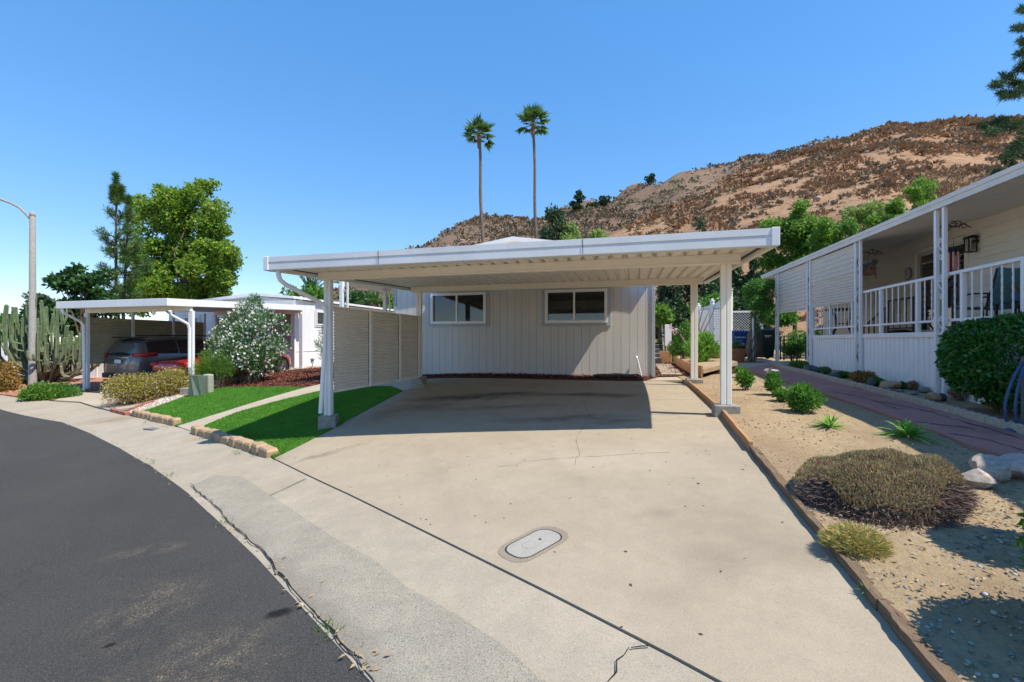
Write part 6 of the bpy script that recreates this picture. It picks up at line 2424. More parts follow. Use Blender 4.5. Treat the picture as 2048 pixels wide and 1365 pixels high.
# ------------------------------------------------------------------ side awning on tall scrolled posts, left of the grey home
sa = thing('side_awning', 'tall white scroll posts carrying an awning left of the grey home', 'awning', (HWL.x, HWL.y, 0), -TH)
hi_ = Matrix.Rotation(TH, 3, 'Z')
for (px, Y) in ((684, 12.9), (770, 15.6)):
    w0 = P(px, 682, Y)
    lq = hi_ @ Vector((w0.x - HWL.x, w0.y - HWL.y, 0))
    z0 = g(w0.x, w0.y)
    pp = MB().box(lq.x - .05, lq.x + .05, lq.y - .05, lq.y + .05, z0, 3.34).build('post', M['white_metal'], sa)
    MB().box(lq.x + .16, lq.x + .20, lq.y - .02, lq.y + .02, z0, 3.34).build('bar', M['white_metal'], pp)
    sc = MB()
    for z in np.arange(z0 + .5, 3.2, .55):
        pts = [(lq.x + .105 + .05 * math.sin(i * .9), lq.y, z - .2 + i * .04) for i in range(11)]
        sc.tube(pts, .009, 5)
    tag(sc.build('scroll', M['white_metal'], pp), kind='stuff')
MB().box(-1.9, -.03, -.6, 5.5, 3.345, 3.42).build('roof', M['roof_white'], sa)
# ------------------------------------------------------------------ meter lid in the driveway
e0, e1 = Vector(G(1027, 1109)), Vector(G(1108, 1066))
w0, w1 = Vector(G(1046, 1077)), Vector(G(1089, 1098))
lc = (e0 + e1 + w0 + w1) / 4
LL, LW = (e1 - e0).length * 1.06, (w1 - w0).length * 1.0
la = math.atan2((e1 - e0).y, (e1 - e0).x)


def rrect(l, w, r, n=6):
    pts = []
    for cx, cy, a0 in ((l / 2 - r, w / 2 - r, 0), (-l / 2 + r, w / 2 - r, 90), (-l / 2 + r, -w / 2 + r, 180), (l / 2 - r, -w / 2 + r, 270)):
        for i in range(n):
            a = R(a0 + 90 * i / (n - 1))
            pts.append((cx + r * math.cos(a), cy + r * math.sin(a)))
    return pts


zl_ = g(lc.x, lc.y)
gx_ = (g(lc.x + .3, lc.y) - g(lc.x - .3, lc.y)) / .6
gy_ = (g(lc.x, lc.y + .3) - g(lc.x, lc.y - .3)) / .6
nrm = Vector((-gx_, -gy_, 1)).normalized()
md = thing('meter_lid', 'oval pale concrete meter box lid set in the driveway', 'lid', (lc.x, lc.y, zl_))
_x = Vector((math.cos(la), math.sin(la), 0))
_x = (_x - nrm * _x.dot(nrm)).normalized()
md.rotation_euler = Matrix((_x, nrm.cross(_x), nrm)).transposed().to_euler()


def capsule(name, l, w, r, z0, z1, mat, par, bev=0):
    return MB().prism(rrect(l, w, r), z1 - z0, a=(1, 0, 0), b=(0, 1, 0), c=(0, 0, 1), o=(0, 0, z0)).build(name, mat, par, bevel=bev)


dm_ = Vector((LL, LW))
capsule('rim', LL * 1.30, LW * 1.36, LW * .55, -.02, .003, M['lid_rim'], md)
capsule('gap', LL * 1.05, LW * 1.075, LW * .40, -.01, .0036, M['dark_gap'], md)
ld = capsule('lid', LL, LW, LW * .38, -.01, .0055, M['lid'], md, .003)
capsule('groove', LL * .48, LW * .42, LW * .2, .001, .0059, M['lid_rim'], md)
capsule('inset', LL * .465, LW * .395, LW * .19, .001, .0064, M['lid'], md)

MB().box(LL * .12, LL * .17, -.012, .012, .001, .0068).build('lift_hole', M['dark_gap'], md)
# ------------------------------------------------------------------ timber edging along the driveway
M['timber'] = pm('timber', (.24, .165, .10), (.13, .088, .055), 9, .9, .9, 30, stretch=(.5, 8, 8), obj=True, dirt=.3)
M['timber_new'] = pm('timber_new', (.46, .25, .12), (.36, .19, .09), 7, .8, .3, 40, stretch=(.5, 8, 8), obj=True)
te = thing('timber_edging', 'weathered timber boards edging the driveway against the dry bed', 'edging', (EDGE_R[0][0], EDGE_R[0][1], g(*EDGE_R[0])))
o0 = te.location
ee = EDGE_R + EDGE_EXT
segs = [(0, 1, .09, 'timber_new'), (2, 3, .10, 'timber_new'), (3, 4, .06, 'timber'), (4, 5, .06, 'timber'), (5, 6, .062, 'timber'), (6, 7, .06, 'timber'), (7, 8, .062, 'timber'), (8, 10, .06, 'timber'), (10, 11, .08, 'timber')]
for i, (a, b, h, mt) in enumerate(segs):
    pa, pb = Vector(ee[a]), Vector(ee[b])
    d = (pb - pa)
    L = d.length
    n_ = 8
    mb = MB()
    rows = []
    q = random.Random(70 + i)
    ang = math.atan2(d.y, d.x)
    for j in range(n_ + 1):
        c = pa + d * (j / n_)
        z = g(c.x, c.y) - o0.z
        x = L * j / n_
        w = .017 + q.uniform(-.003, .003)
        yo = .003 * math.sin(j * .8 + i)
        rows.append([(x, yo - w, z - .05), (x, yo - w + q.uniform(-.003, .003), z + h), (x, yo + w, z + h + q.uniform(-.006, .006)), (x, yo + w, z - .05)])
    mb.grid(rows, True)
    mb.f.append((0, 1, 2, 3))
    mb.f.append(tuple(n_ * 4 + k_ for k_ in (3, 2, 1, 0)))
    # second, lower plank lying against the first on the old stretch
    o_ = mb.build('board', M[mt], te, (pa.x - o0.x, pa.y - o0.y, 0), (0, 0, ang + q.uniform(-.006, .006)))
    if mt == 'timber':
        o2 = o_.copy()
        COL.objects.link(o2)
        o2.location = o_.location + Vector((-math.sin(ang) * .045, math.cos(ang) * .045, -.018))

# ------------------------------------------------------------------ scalloped concrete edging beside the red path
M['edging'] = pm('edging', (.46, .41, .33), (.36, .32, .255), 14, .95, .6, 70, obj=True, dirt=.2)
pts = [Vector(q) for q in RP_R[:-1]]
cum = [0]
for a, b in zip(pts, pts[1:]):
    cum.append(cum[-1] + (b - a).length)


def along(s_):
    k_ = max(j for j in range(len(cum)) if cum[j] <= s_ + 1e-9)
    k_ = min(k_, len(pts) - 2)
    return pts[k_] + (pts[k_ + 1] - pts[k_]) * ((s_ - cum[k_]) / (cum[k_ + 1] - cum[k_]))


se = thing('scalloped_edging', 'cream scalloped concrete edging along the red path below the porch', 'edging', (pts[0].x, pts[0].y, g(*pts[0]) + .035))
o0 = se.location
s_ = 0.0
SEG = .6
while s_ < cum[-1] - .2:
    a, b = along(s_), along(min(s_ + SEG - .012, cum[-1] - .001))
    d = b - a
    L = d.length
    top = []
    n_ = 30
    for j in range(n_ + 1):
        t = j / n_
        top.append((L * t, .095 + .022 * abs(math.sin(t * math.pi * 5))))
    poly = [(0, -.06)] + [(L, -.06)] + top[::-1]
    z0, z1 = g(a.x, a.y) + .035, g(b.x, b.y) + .035
    mb = MB().prism(poly, .055, a=(1, 0, (z1 - z0) / L), b=(0, 0, 1), c=(0, 1, 0))
    mb.build('edging_piece', M['edging'], se, (a.x - o0.x, a.y - o0.y, z0 - o0.z), (0, 0, math.atan2(d.y, d.x)))
    s_ += SEG

# ------------------------------------------------------------------ plants of the dry bed
def GB(px, py):
    v_ = G3(px, py)
    v_.z += .03
    return v_


def mpx(px, py):
    """metres per photograph pixel on the ground there"""
    return G(px, py)[1] / FPX


def daisy(px, py, w, h, label, seed, flowers=0, n=1500):
    b = GB(px, py)
    s_ = mpx(px, py)
    rw, rh = w / 2 * s_, h / 2 * s_
    bl = sub_blobs((0, 0, rh), (rw * .8, rw * .8, rh * .85), 9, rw * .45, seed, .2, .8, .9)
    t = shrub('daisy_bush', label, 'plant', b, bl, LM['daisy'], n, .07, .022, seed, 10, .005, .3, .5, .5)
    if flowers:
        q = random.Random(seed)
        for i in range(flowers):
            a = q.uniform(0, 6.28)
            x, y = rw * .8 * math.cos(a) * q.uniform(.2, 1), rw * .8 * math.sin(a) * q.uniform(.2, 1)
            fl = MB()
            for k_ in range(10):
                aa = k_ * math.pi / 5
                fl.add([(0, 0, 0), (.03 * math.cos(aa - .2), .03 * math.sin(aa - .2), .004), (.038 * math.cos(aa), .038 * math.sin(aa), .002), (.03 * math.cos(aa + .2), .03 * math.sin(aa + .2), .004)], [(0, 1, 2, 3)])
            fl.build('flower', LM['white_flower'], t, (x, y, rh * 2 + q.uniform(0, .05)), (q.uniform(-.5, .3), q.uniform(-.4, .4), 0))
    return t


daisy(1494, 784, 42, 44, 'leafy green bush nearest the front carport post in the dry bed', 201)
daisy(1484, 758, 26, 22, 'small green bush behind the one nearest the carport post', 205, 0, 700)
daisy(1548, 796, 42, 50, 'green bush with white daisies in the dry bed', 202, 7)
daisy(1566, 808, 34, 24, 'small green plant between the daisy bush and the larger mound', 203, 0, 700)
daisy(1611, 831, 78, 50, 'largest rounded green bush of the row in the dry bed', 204, 0, 2600)
rosette('strappy_plant', 'small strappy green plant in the dry bed before the succulent mound', 'plant', GB(1660, 862), 46, .26, .028, LM['agap'], 210, (20, 80), .35)
rosette('strappy_plant', 'large strappy bright green plant beside the red path', 'plant', GB(1815, 882), 70, .34, .032, LM['agap'], 211, (15, 80), .4)

# mound of pink-tipped succulents
mc = GB(1752, 1000)
im = thing('ice_plant', 'wide low mound of pink-tinged succulent ground cover in the dry bed', 'plant', mc)
r_ = np.random.default_rng(5)
n = 15000
a = r_.uniform(0, 2 * math.pi, n)
rr = np.sqrt(r_.uniform(0, 1, n)) * (1 + .09 * np.sin(a * 3 + 1) + .06 * np.sin(a * 7))
x, y = rr * .54 * np.cos(a), rr * .44 * np.sin(a)
h = (.285 * np.sqrt(np.clip(1.02 - (rr / 1.1) ** 2.6, 0, 1)) + .028 * np.sin(x * 9 + 1) * np.sin(y * 11) + .02 * np.sin(x * 19) * np.sin(y * 17 + 2)) * (1 - .12 * np.cos(a - 2.2))
zz = gv(x + mc.x, y + mc.y) + .03 - mc.z + h
D = np.stack([x * .5 + r_.normal(size=n) * .35, y * .5 + r_.normal(size=n) * .35, np.ones(n)], -1)
leaf_obj('leaves', LM['iceplant'], im, np.stack([x, y, zz - .012], -1), D, .036, .011, 6, .2)
# woody skirt of stems
n = 5200
a = r_.uniform(math.pi * .95, math.pi * 2.05, n)
k1 = r_.uniform(.82, 1.1, n) * (1 + .09 * np.sin(a * 3 + 1))
x, y = k1 * .54 * np.cos(a), k1 * .44 * np.sin(a)
zz = gv(x + mc.x, y + mc.y) + .03 - mc.z + np.clip(1.1 - k1, 0, .3) * r_.uniform(.1, .75, n)
D = np.stack([np.cos(a) + r_.normal(size=n) * .7, np.sin(a) + r_.normal(size=n) * .7, r_.normal(size=n) * .5 - .1], -1)
LM['deadstem'] = leafmat('deadstem', [(.10, .065, .055), (.17, .12, .10), (.26, .20, .16), (.13, .075, .07)], .85, .0, tint=.2)
leaf_obj('dry_stems', LM['deadstem'], im, np.stack([x, y, zz], -1), D, .085, .006, 7, .0)
# inner soil body so that the mound is not hollow
mb = MB()
rows = []
for i in range(8):
    f = i / 7
    rows.append([(.50 * f * math.cos(t), .40 * f * math.sin(t), g(mc.x + .5 * f * math.cos(t), mc.y + .40 * f * math.sin(t)) + .03 - mc.z + .25 * math.sqrt(max(0, 1 - f ** 2.6)) - .015) for t in np.linspace(0, 2 * math.pi, 28, endpoint=False)])
mb.grid(rows, True)
mb.build('mat', M['twig'], im, smooth=True)
fl = MB()
for k_ in range(14):
    aa = k_ * 2 * math.pi / 14
    fl.add([(0, 0, 0), (.014 * math.cos(aa - .15), .014 * math.sin(aa - .15), .008), (.019 * math.cos(aa), .019 * math.sin(aa), .010), (.014 * math.cos(aa + .15), .014 * math.sin(aa + .15), .008)], [(0, 1, 2, 3)])
fl.build('flower', leafmat('magenta', [(.55, .02, .22), (.65, .04, .30)], .5, .2, tint=0), im, (-.38, .10, .22), (-.6, .1, 0))

# dry yellow grass tuft at the board
gc = GB(1710, 1108)
gt_ = thing('grass_tuft', 'dry straw-coloured grass tuft beside the timber edging', 'grass tuft', gc)
n = 3200
a = r_.uniform(0, 6.283, n)
k1 = np.sqrt(r_.uniform(0, 1, n))
x, y = k1 * .17 * np.cos(a), k1 * .14 * np.sin(a)
zz = .13 * np.sqrt(np.clip(1.05 - k1 ** 2, 0, 1)) * r_.uniform(.1, 1, n)
D = np.stack([np.cos(a) * k1 + r_.normal(size=n) * .6, np.sin(a) * k1 + r_.normal(size=n) * .6, np.ones(n) * .5], -1)
leaf_obj('blades', leafmat('straw', [(.55, .38, .14), (.62, .46, .20), (.48, .32, .12), (.30, .34, .08), (.20, .34, .06)], .7, .2), gt_, np.stack([x, y, zz], -1), D, .055, .0045, 8, 0)
for i, (px, py, lb) in enumerate(((1518, 915, 'tiny green weed growing against the timber edging'), (1735, 1195, 'thin weed sprouting beside the timber edging'))):
    rosette('weed', lb, 'weed', GB(px, py), 16, .07, .008, LM['mid'], 220 + i, (10, 70), .3)

# ------------------------------------------------------------------ boulders and stones
def stone(label, px, py, w, h, d, seed, mat, name='boulder', rot=0.0, sink=.25, base=None, group=None):
    s_ = mpx(px, py) if base is None else base[1] / FPX
    b = GB(px, py) if base is None else Vector(base)
    bm = bmesh.new()
    bmesh.ops.create_icosphere(bm, subdivisions=3, radius=1)
    q = random.Random(seed)
    pl = [(Vector((q.gauss(0, 1), q.gauss(0, 1), q.gauss(0, 1))).normalized(), q.uniform(.62, .92)) for _ in range(13)]
    for v_ in bm.verts:
        c = v_.co.normalized()
        rad = 1.0
        for (nn, dd) in pl:
            k_ = c.dot(nn)
            if k_ > .05:
                rad = min(rad, dd / k_)
        rad *= 1 + .03 * math.sin(c.x * 9 + seed) * math.sin(c.y * 11)
        v_.co = Vector((c.x * rad * w / 2 * s_, c.y * rad * d / 2 * s_, (c.z * rad * .5 + .5 - sink) * h * s_))
    me = bpy.data.meshes.new(name)
    bm.to_mesh(me)
    bm.free()
    o = link_mesh(name, me, mat, None, b, (0, 0, rot), smooth=True)
    me.set_sharp_from_angle(angle=R(28))
    return tag(o, label, 'rock', group)


M['granite'] = pm('granite', (.46, .40, .33), (.26, .22, .185), 30, .9, .6, 60, obj=True, dirt=.3)
M['granite_pink'] = pm('granite_pink', (.50, .38, .32), (.36, .27, .22), 22, .9, .5, 60, obj=True)
M['dark_stone'] = pm('dark_stone', (.10, .105, .12), (.055, .058, .065), 20, .8, .6, 40, obj=True)
M['tan_stone'] = pm('tan_stone', (.44, .29, .16), (.34, .22, .12), 10, .9, .4, 40, obj=True)
M['grey_stone'] = pm('grey_stone', (.24, .235, .22), (.15, .145, .14), 20, .9, .5, 50, obj=True)
stone('rounded grey boulder right of the succulent mound', 1978, 965, 62, 62, 62, 301, M['granite'], sink=.2)
stone('flat angular grey boulder leaning before the rounded one', 1955, 980, 66, 44, 50, 302, M['granite'], rot=-.6, sink=.2)
stone('pale pinkish boulder cut by the right edge', 2036, 962, 84, 62, 70, 303, M['granite_pink'], sink=.2)
stone('small brown stone lying beside the boulders', 1985, 968, 16, 12, 14, 304, M['terracotta'], 'stone')
for i, (px, py, w, h, mt, lb) in enumerate(((1621, 752, 38, 24, 'dark_stone', 'dark blue-grey rock in the border at the far end of the porch skirt'), (1590, 744, 10, 8, 'grey_stone', 'small pale pebble at the far end of the border'), (1668, 760, 28, 18, 'dark_stone', 'dark flat rock in the border below the second porch post'), (1742, 778, 18, 26, 'dark_stone', 'upright dark rock beside the orange succulents'), (1779, 782, 40, 26, 'tan_stone', 'tan boulder in the border below the porch skirt'), (1778, 786, 22, 7, 'grey_stone', 'thin flat slate in front of the tan boulder'), (1847, 790, 26, 20, 'grey_stone', 'grey rock in the border near the third porch post'), (1866, 806, 28, 22, 'tan_stone', 'pale leaning rock at the foot of the nearest porch post'), (1881, 806, 20, 22, 'dark_stone', 'dark rock leaning on the nearest porch post'), (1800, 790, 14, 10, 'grey_stone', 'small rubble stone right of the tan boulder'), (1830, 795, 18, 10, 'grey_stone', 'small flat stone before the grey rock'), (1985, 823, 34, 20, 'tan_stone', 'pale rock under the trimmed hedge'))):
    # these stand a little behind the edging, on the border soil
    b = GB(px, py)
    stone(lb, px, py, w, h, w * .8, 310 + i, M[mt], 'border_rock', rot=i * .7, sink=.22)
    if i in (0, 2):
        pass


def border_plant(px, py, w, h, mt, lb, seed, L=.05, W=.03, n=700):
    b = GB(px, py)
    s_ = mpx(px, py)
    return shrub('border_plant', lb, 'plant', b, [((0, 0, h * s_ * .45), (w * s_ / 2, w * s_ / 2, h * s_ / 2))], LM[mt], n, L, W, seed, 4, .004, .4, .6, .6)


border_plant(1598, 742, 34, 18, 'mid', 'low green cover at the far end of the porch border', 331)
border_plant(1648, 752, 22, 14, 'succulent', 'small grey-green succulents between the dark rocks', 332)
border_plant(1686, 760, 20, 12, 'mid', 'small green plant right of the flat dark rock', 333)
border_plant(1726, 768, 44, 22, 'orange', 'orange-red succulents at the foot of the second porch post', 334, .05, .028, 900)
border_plant(1752, 776, 26, 16, 'mid', 'green tuft right of the orange succulents', 335)
border_plant(1804, 782, 14, 12, 'mid', 'small green plant right of the tan boulder', 336, n=300)
border_plant(1826, 784, 14, 16, 'dry', 'dry twiggy plant beside the grey rock', 337, n=300)
border_plant(1925, 805, 44, 24, 'dry', 'dry brown plant behind the nearest porch post', 338, .06, .014)

# ------------------------------------------------------------------ clipped hedge by the porch
hb = Vector((6.27, 5.60, 0))
hb.z = g(hb.x, hb.y)
th_ = thing('clipped_hedge', 'large clipped glossy green hedge in front of the porch skirt', 'hedge', hb)
r_ = np.random.default_rng(77)
n = 15000
d = unit(r_.normal(size=(n, 3)))
pw_ = np.abs(d) ** 3.2
s_ = (pw_.sum(1)) ** (-1 / 3.2)
rad = r_.uniform(.78, 1.03, n) ** .6
Ru = np.array([.60, .78, .50])
q_ = d * s_[:, None] * rad[:, None] * Ru
q_[:, 2] *= 1 + .06 * np.sin(q_[:, 0] * 8) * np.sin(q_[:, 1] * 7)
c_, s2 = math.cos(-TH), math.sin(-TH)
X = q_[:, 0] * c_ - q_[:, 1] * s2
Y = q_[:, 0] * s2 + q_[:, 1] * c_
Z = q_[:, 2] + .74
D = unit(np.stack([X, Y, Z - .74], -1)) * .45 + unit(r_.normal(size=(n, 3))) * .7 + np.array([0, 0, .2])
leaf_obj('foliage', LM['hedge'], th_, np.stack([X, Y, Z], -1), D, .062, .042, 78, .2)
mb = MB()
q = random.Random(8)
for i in range(26):
    e = Vector((q.uniform(-.5, .5), q.uniform(-.6, .6), q.uniform(.35, 1.0)))
    s0 = Vector((q.uniform(-.1, .1), q.uniform(-.15, .15), -.05))
    mb.tube([s0, s0 + (e - s0) * .5 + Vector((0, 0, .08)), e], [.016, .011, .005], 5, False)
tag(mb.build('stems', M['twig'], th_), kind='stuff')
# loose lower twigs with leaves
bl = [((.1, -.3, .26), (.35, .3, .14)), ((-.1, .1, .22), (.3, .3, .12))]
Pn, D = sample_blobs(bl, 420, 79, .2, .8, 0)
leaf_obj('low_foliage', LM['hedge'], th_, Pn, D, .06, .04, 80)

# blue hose hung in loops
M['blue_hose'] = pm('blue_hose', (.035, .085, .20), (.028, .07, .165), 8, .45, obj=False)
hz = Vector((5.50, 4.86, 0))
hz.z = g(hz.x, hz.y) + .03
hs = thing('blue_hose', 'blue garden hose hanging in loops at the right edge beside the hedge', 'hose', hz)
for i in range(3):
    pts = []
    w, h = .10 + .045 * i, .74 - .02 * i
    for j in range(33):
        t = j / 32 * 2 * math.pi
        sq = math.sin(t)
        x = w * sq * (1.25 - .55 * (.5 - .5 * math.cos(t)))
        pts.append((x - .04 * i * (.5 + .5 * math.cos(t)), .035 * i - .05 + .03 * sq, .035 + h * (.5 - .5 * math.cos(t))))
    MB().tube(pts, .0135, 7, False).build('loop', M['blue_hose'], hs, smooth=True)
pts = [(.24 * math.cos(t) * (1 - t * .012) - .02, .17 * math.sin(t) - .08, .02 + .0022 * t) for t in np.linspace(0, 17, 90)]
MB().tube(pts, .0135, 6).build('coil', M['blue_hose'], hs, smooth=True)
MB().tube([(.02, .06, -.1), (.02, .06, .80)], .014, 6).build('stake', M['iron'], hs)
MB().tube([(.02, .06, .76), (.0, -.08, .755), (.0, -.09, .80)], .012, 6).build('hook', M['iron'], hs)

# ------------------------------------------------------------------ clipped ball shrubs at the right edge (they throw the round shadows)
def topiary(x, y, balls, label, seed, mat='hedge'):
    z0 = g(x, y) + .03
    t = thing('ball_shrub', label, 'shrub', (x, y, z0))
    mb = MB().tube([(0, 0, -.1), (0.02, .01, balls[-1][0] * .6), (0, 0, balls[-1][0])], [.028, .022, .014], 7, False)
    mb.build('trunk', M['bark_brown'], t, smooth=True)
    for i, (h, r0) in enumerate(balls):
        Pn, D = sample_blobs([((0, 0, h), (r0, r0, r0 * .95))], int(42000 * r0 * r0 * 4), seed + i, .6, .7, .2)
        leaf_obj('ball', LM[mat], t, Pn, D, .036, .022, seed + i)
    return t


topiary(2.60, 1.78, [(.44, .38)], 'clipped ball shrub at the lower right edge of the dry bed', 400, 'mid')
topiary(3.52, 2.42, [(1.0, .26)], 'small clipped ball shrub on a stem just beyond the right edge', 410)

# ------------------------------------------------------------------ loose stones and litter on the dry bed
bedp = GP((1790, 1180), (1830, 1130), (1950, 1080), (2047, 1060)) + [(2.9, 2.0), (2.6, 1.2), (1.95, 1.3)] + GP((1880, 1340))
pebbles('gravel', bedp, 520, .004, .013, 500, M['pebble_blue'], .037)
bedq = BED[:10] + [(2.4, 1.0), (4.6, 2.6), (5.2, 6.0), (5.4, 10), (4.4, 11)]
pebbles('gravel', bedq, 2600, .003, .011, 501, M['pebble_tan'], .037)
LM['litter'] = leafmat('litter', [(.36, .27, .16), (.28, .19, .11), (.45, .36, .23), (.22, .15, .10)], .9, 0, tint=0)
chips('dry_litter', GP((1600, 1000), (1700, 1130), (1850, 1250), (2040, 1200), (2040, 960), (1900, 1000)), 420, .032, 502, LM['litter'], .036, .12)
chips('dry_litter', bedq, 500, .025, 503, LM['litter'], .036, .1)
# leaf crumbs along the gutter edge and on the concrete
r_ = np.random.default_rng(9)
ex, ey = [], []
for a, b in zip(STREET[2:-3], STREET[3:-2]):
    for i in range(12):
        t = r_.uniform()
        w = r_.normal() * .045
        dx, dy = b[0] - a[0], b[1] - a[1]
        L = math.hypot(dx, dy)
        ex.append(a[0] + dx * t + dy / L * w + .03)
        ey.append(a[1] + dy * t - dx / L * w + .03)
ex, ey = np.array(ex), np.array(ey)
n = len(ex)
V, F = leaf_arrays(np.stack([ex, ey, gv(ex, ey) + .004 + r_.uniform(0, .012, n)], -1), unit(np.stack([r_.normal(size=n), r_.normal(size=n), r_.normal(size=n) * .15], -1)), .04, .018, r_, .2, nrm=np.tile([0, 0, 1.0], (n, 1)))
link_mesh('gutter_litter', np_mesh('gutter_litter', V, F), LM['litter'])['kind'] = 'stuff'
x, y = scatter_poly(DRIVE, 260, 12)
V, F = leaf_arrays(np.stack([x, y, gv(x, y) + .004], -1), unit(np.stack([r_.normal(size=len(x)), r_.normal(size=len(x)), np.zeros(len(x))], -1)), .028, .012, r_, .15, nrm=np.tile([0, 0, 1.0], (len(x), 1)))
link_mesh('drive_litter', np_mesh('drive_litter', V, F), leafmat('crumb', [(.05, .035, .025), (.12, .08, .05), (.03, .025, .02)], .9, 0, tint=0))['kind'] = 'stuff'
# grass growing in the gutter joint
wx, wy, wz = [], [], []
for (px, py) in ((445, 1050), (338, 953), (302, 930), (300, 925), (552, 920), (650, 1255), (660, 1270), (470, 905), (480, 908), (400, 880), (420, 888), (510, 912), (290, 846), (330, 855)):
    c = G(px, py)
    for i in range(14):
        wx.append(c[0] + r_.normal() * .035)
        wy.append(c[1] + r_.normal() * .035)
wx, wy = np.array(wx), np.array(wy)
n = len(wx)
V, F = leaf_arrays(np.stack([wx, wy, gv(wx, wy)], -1), unit(np.stack([r_.normal(size=n) * .5, r_.normal(size=n) * .5, np.ones(n)], -1)), .05, .006, r_, .1)
link_mesh('joint_grass', np_mesh('joint_grass', V, F), LM['bright'])['kind'] = 'stuff'

# ------------------------------------------------------------------ yard between the two homes
def hp(x, y):
    """world point in the frame of the grey home"""
    q = off(HWL, x, y)
    return q


M['step_grey'] = pm('step_grey', (.16, .165, .17), None, 10, .8)
s0 = hp(7.62, 6.1)
zg = g(*s0)
st = thing('entry_steps', 'grey entry steps with white handrail at the side of the grey home', 'steps', (*s0, zg), -TH)
for i in range(4):
    MB().box(-.30, .32, .28 * i, .28 * i + .30, -.05, .165 * (i + 1) - .02).build('step', M['step_grey'], st)
    MB().box(-.31, .33, .28 * i - .02, .28 * i + .30, .165 * (i + 1) - .019, .165 * (i + 1)).build('tread', M['vinyl'], st)
MB().box(.36, .58, .0, .22, -.05, .62).build('pillar', M['path'], st, bevel=.01)
MB().box(.33, .56, .03, .2, .621, 1.42).build('newel_post', M['vinyl'], st, bevel=.01)
MB().bar((.30, -.05, .12), (.28, 1.1, 1.6), .05, .07).build('handrail', M['vinyl'], st)
for i in range(3):
    MB().box(-.28, -.24, .2 + .4 * i, .24 + .4 * i, .2 + .2 * i, 1.15 + .2 * i).build('baluster', M['vinyl'], st)
MB().bar((-.26, .0, 1.0), (-.26, 1.15, 1.65), .04, .05).build('handrail', M['vinyl'], st)
MB().box(-.3, .5, 1.12, 2.2, .4, .64).build('landing', M['vinyl'], st)
# stepping strips in the mulch
ss = thing('stepping_path', 'row of pale paving strips leading along the grey home', 'path', (*hp(7.75, .3), g(*hp(7.75, .3))), -TH)
o0 = ss.location
for i in range(9):
    q_ = hp(7.75, .35 + i * .42)
    MB().box(-.26, .26, -.14, .14, -.03, .085).build('paving_strip', M['path'], ss, (0, i * .42 + .05, g(*q_) - o0.z), (0, 0, .03 * math.sin(i * 2.1)), bevel=.008)
# curved timber planter
pl_px = [(1404, 760), (1388, 755), (1372, 747), (1358, 738), (1349, 730)]
pp = [Vector(G(*q)) for q in pl_px]
pt = thing('timber_planter', 'curved raised bed of new orange timber behind the rear carport post', 'planter', (pp[0].x, pp[0].y, g(*pp[0])))
o0 = pt.location
for lv in range(2):
    mb = MB()
    rows = []
    for i, c in enumerate(pp):
        d = (pp[min(i + 1, 4)] - pp[max(i - 1, 0)]).normalized()
        nn = Vector((-d.y, d.x)) * .02
        z = g(c.x, c.y) - o0.z + lv * .165
        rows.append([(c.x + nn.x - o0.x, c.y + nn.y - o0.y, z), (c.x - nn.x - o0.x, c.y - nn.y - o0.y, z), (c.x - nn.x - o0.x, c.y - nn.y - o0.y, z + .158), (c.x + nn.x - o0.x, c.y + nn.y - o0.y, z + .158)])
    mb.grid(rows, True)
    mb.f.append((0, 1, 2, 3))
    mb.f.append((19, 18, 17, 16))
    mb.build('board', M['timber_new'], pt)
a, b = pp[-1], Vector(G(1334, 726))
MB().bar((a.x - o0.x, a.y + .3 - o0.y, g(a.x, a.y) - o0.z + .22), (b.x - o0.x, b.y + .9 - o0.y, g(b.x, b.y) - o0.z + .22), .04, .42).build('board', M['timber_new'], pt)
zone('planter_soil', [tuple(q + Vector((.04, .02))) for q in pp] + [(6.6, 17.5), (6.9, 15), (6.2, 12.5)], M['soil'], .24, .4, .1)
bpy.data.objects['planter_soil']['kind'] = 'structure'
# terracotta scalloped edging tiles
ed = thing('tile_edging', 'row of terracotta scalloped tiles holding the raised bed', 'edging', G3(1436, 735))
o0 = ed.location
for i in range(9):
    c = Vector(G(1444 - i * 5.0, 735 - i * .7))
    tp = [(-.13, 0), (.13, 0), (.13, .13), (.065, .18), (0, .15), (-.065, .18), (-.13, .13)]
    MB().prism(tp, .05, o=(0, -.025, 0)).build('tile', M['terracotta'], ed, (c.x - o0.x, c.y - o0.y, g(c.x, c.y) - o0.z + .02), (random.Random(i).uniform(-.12, .12), 0, -.5), bevel=.006)
# plants in the raised bed
def yard_shrub(px, py, Y, label, blobs_px, mat, n, L, W, seed, name='shrub', **kw):
    b = P(px, py, Y)
    b.z = g(b.x, b.y)
    bl = [(P(x, y, Y) - b, (r_ * Y / FPX,) * 3) for x, y, r_ in blobs_px]
    return shrub(name, label, 'plant', b, bl, LM[mat], n, L, W, seed, **kw)


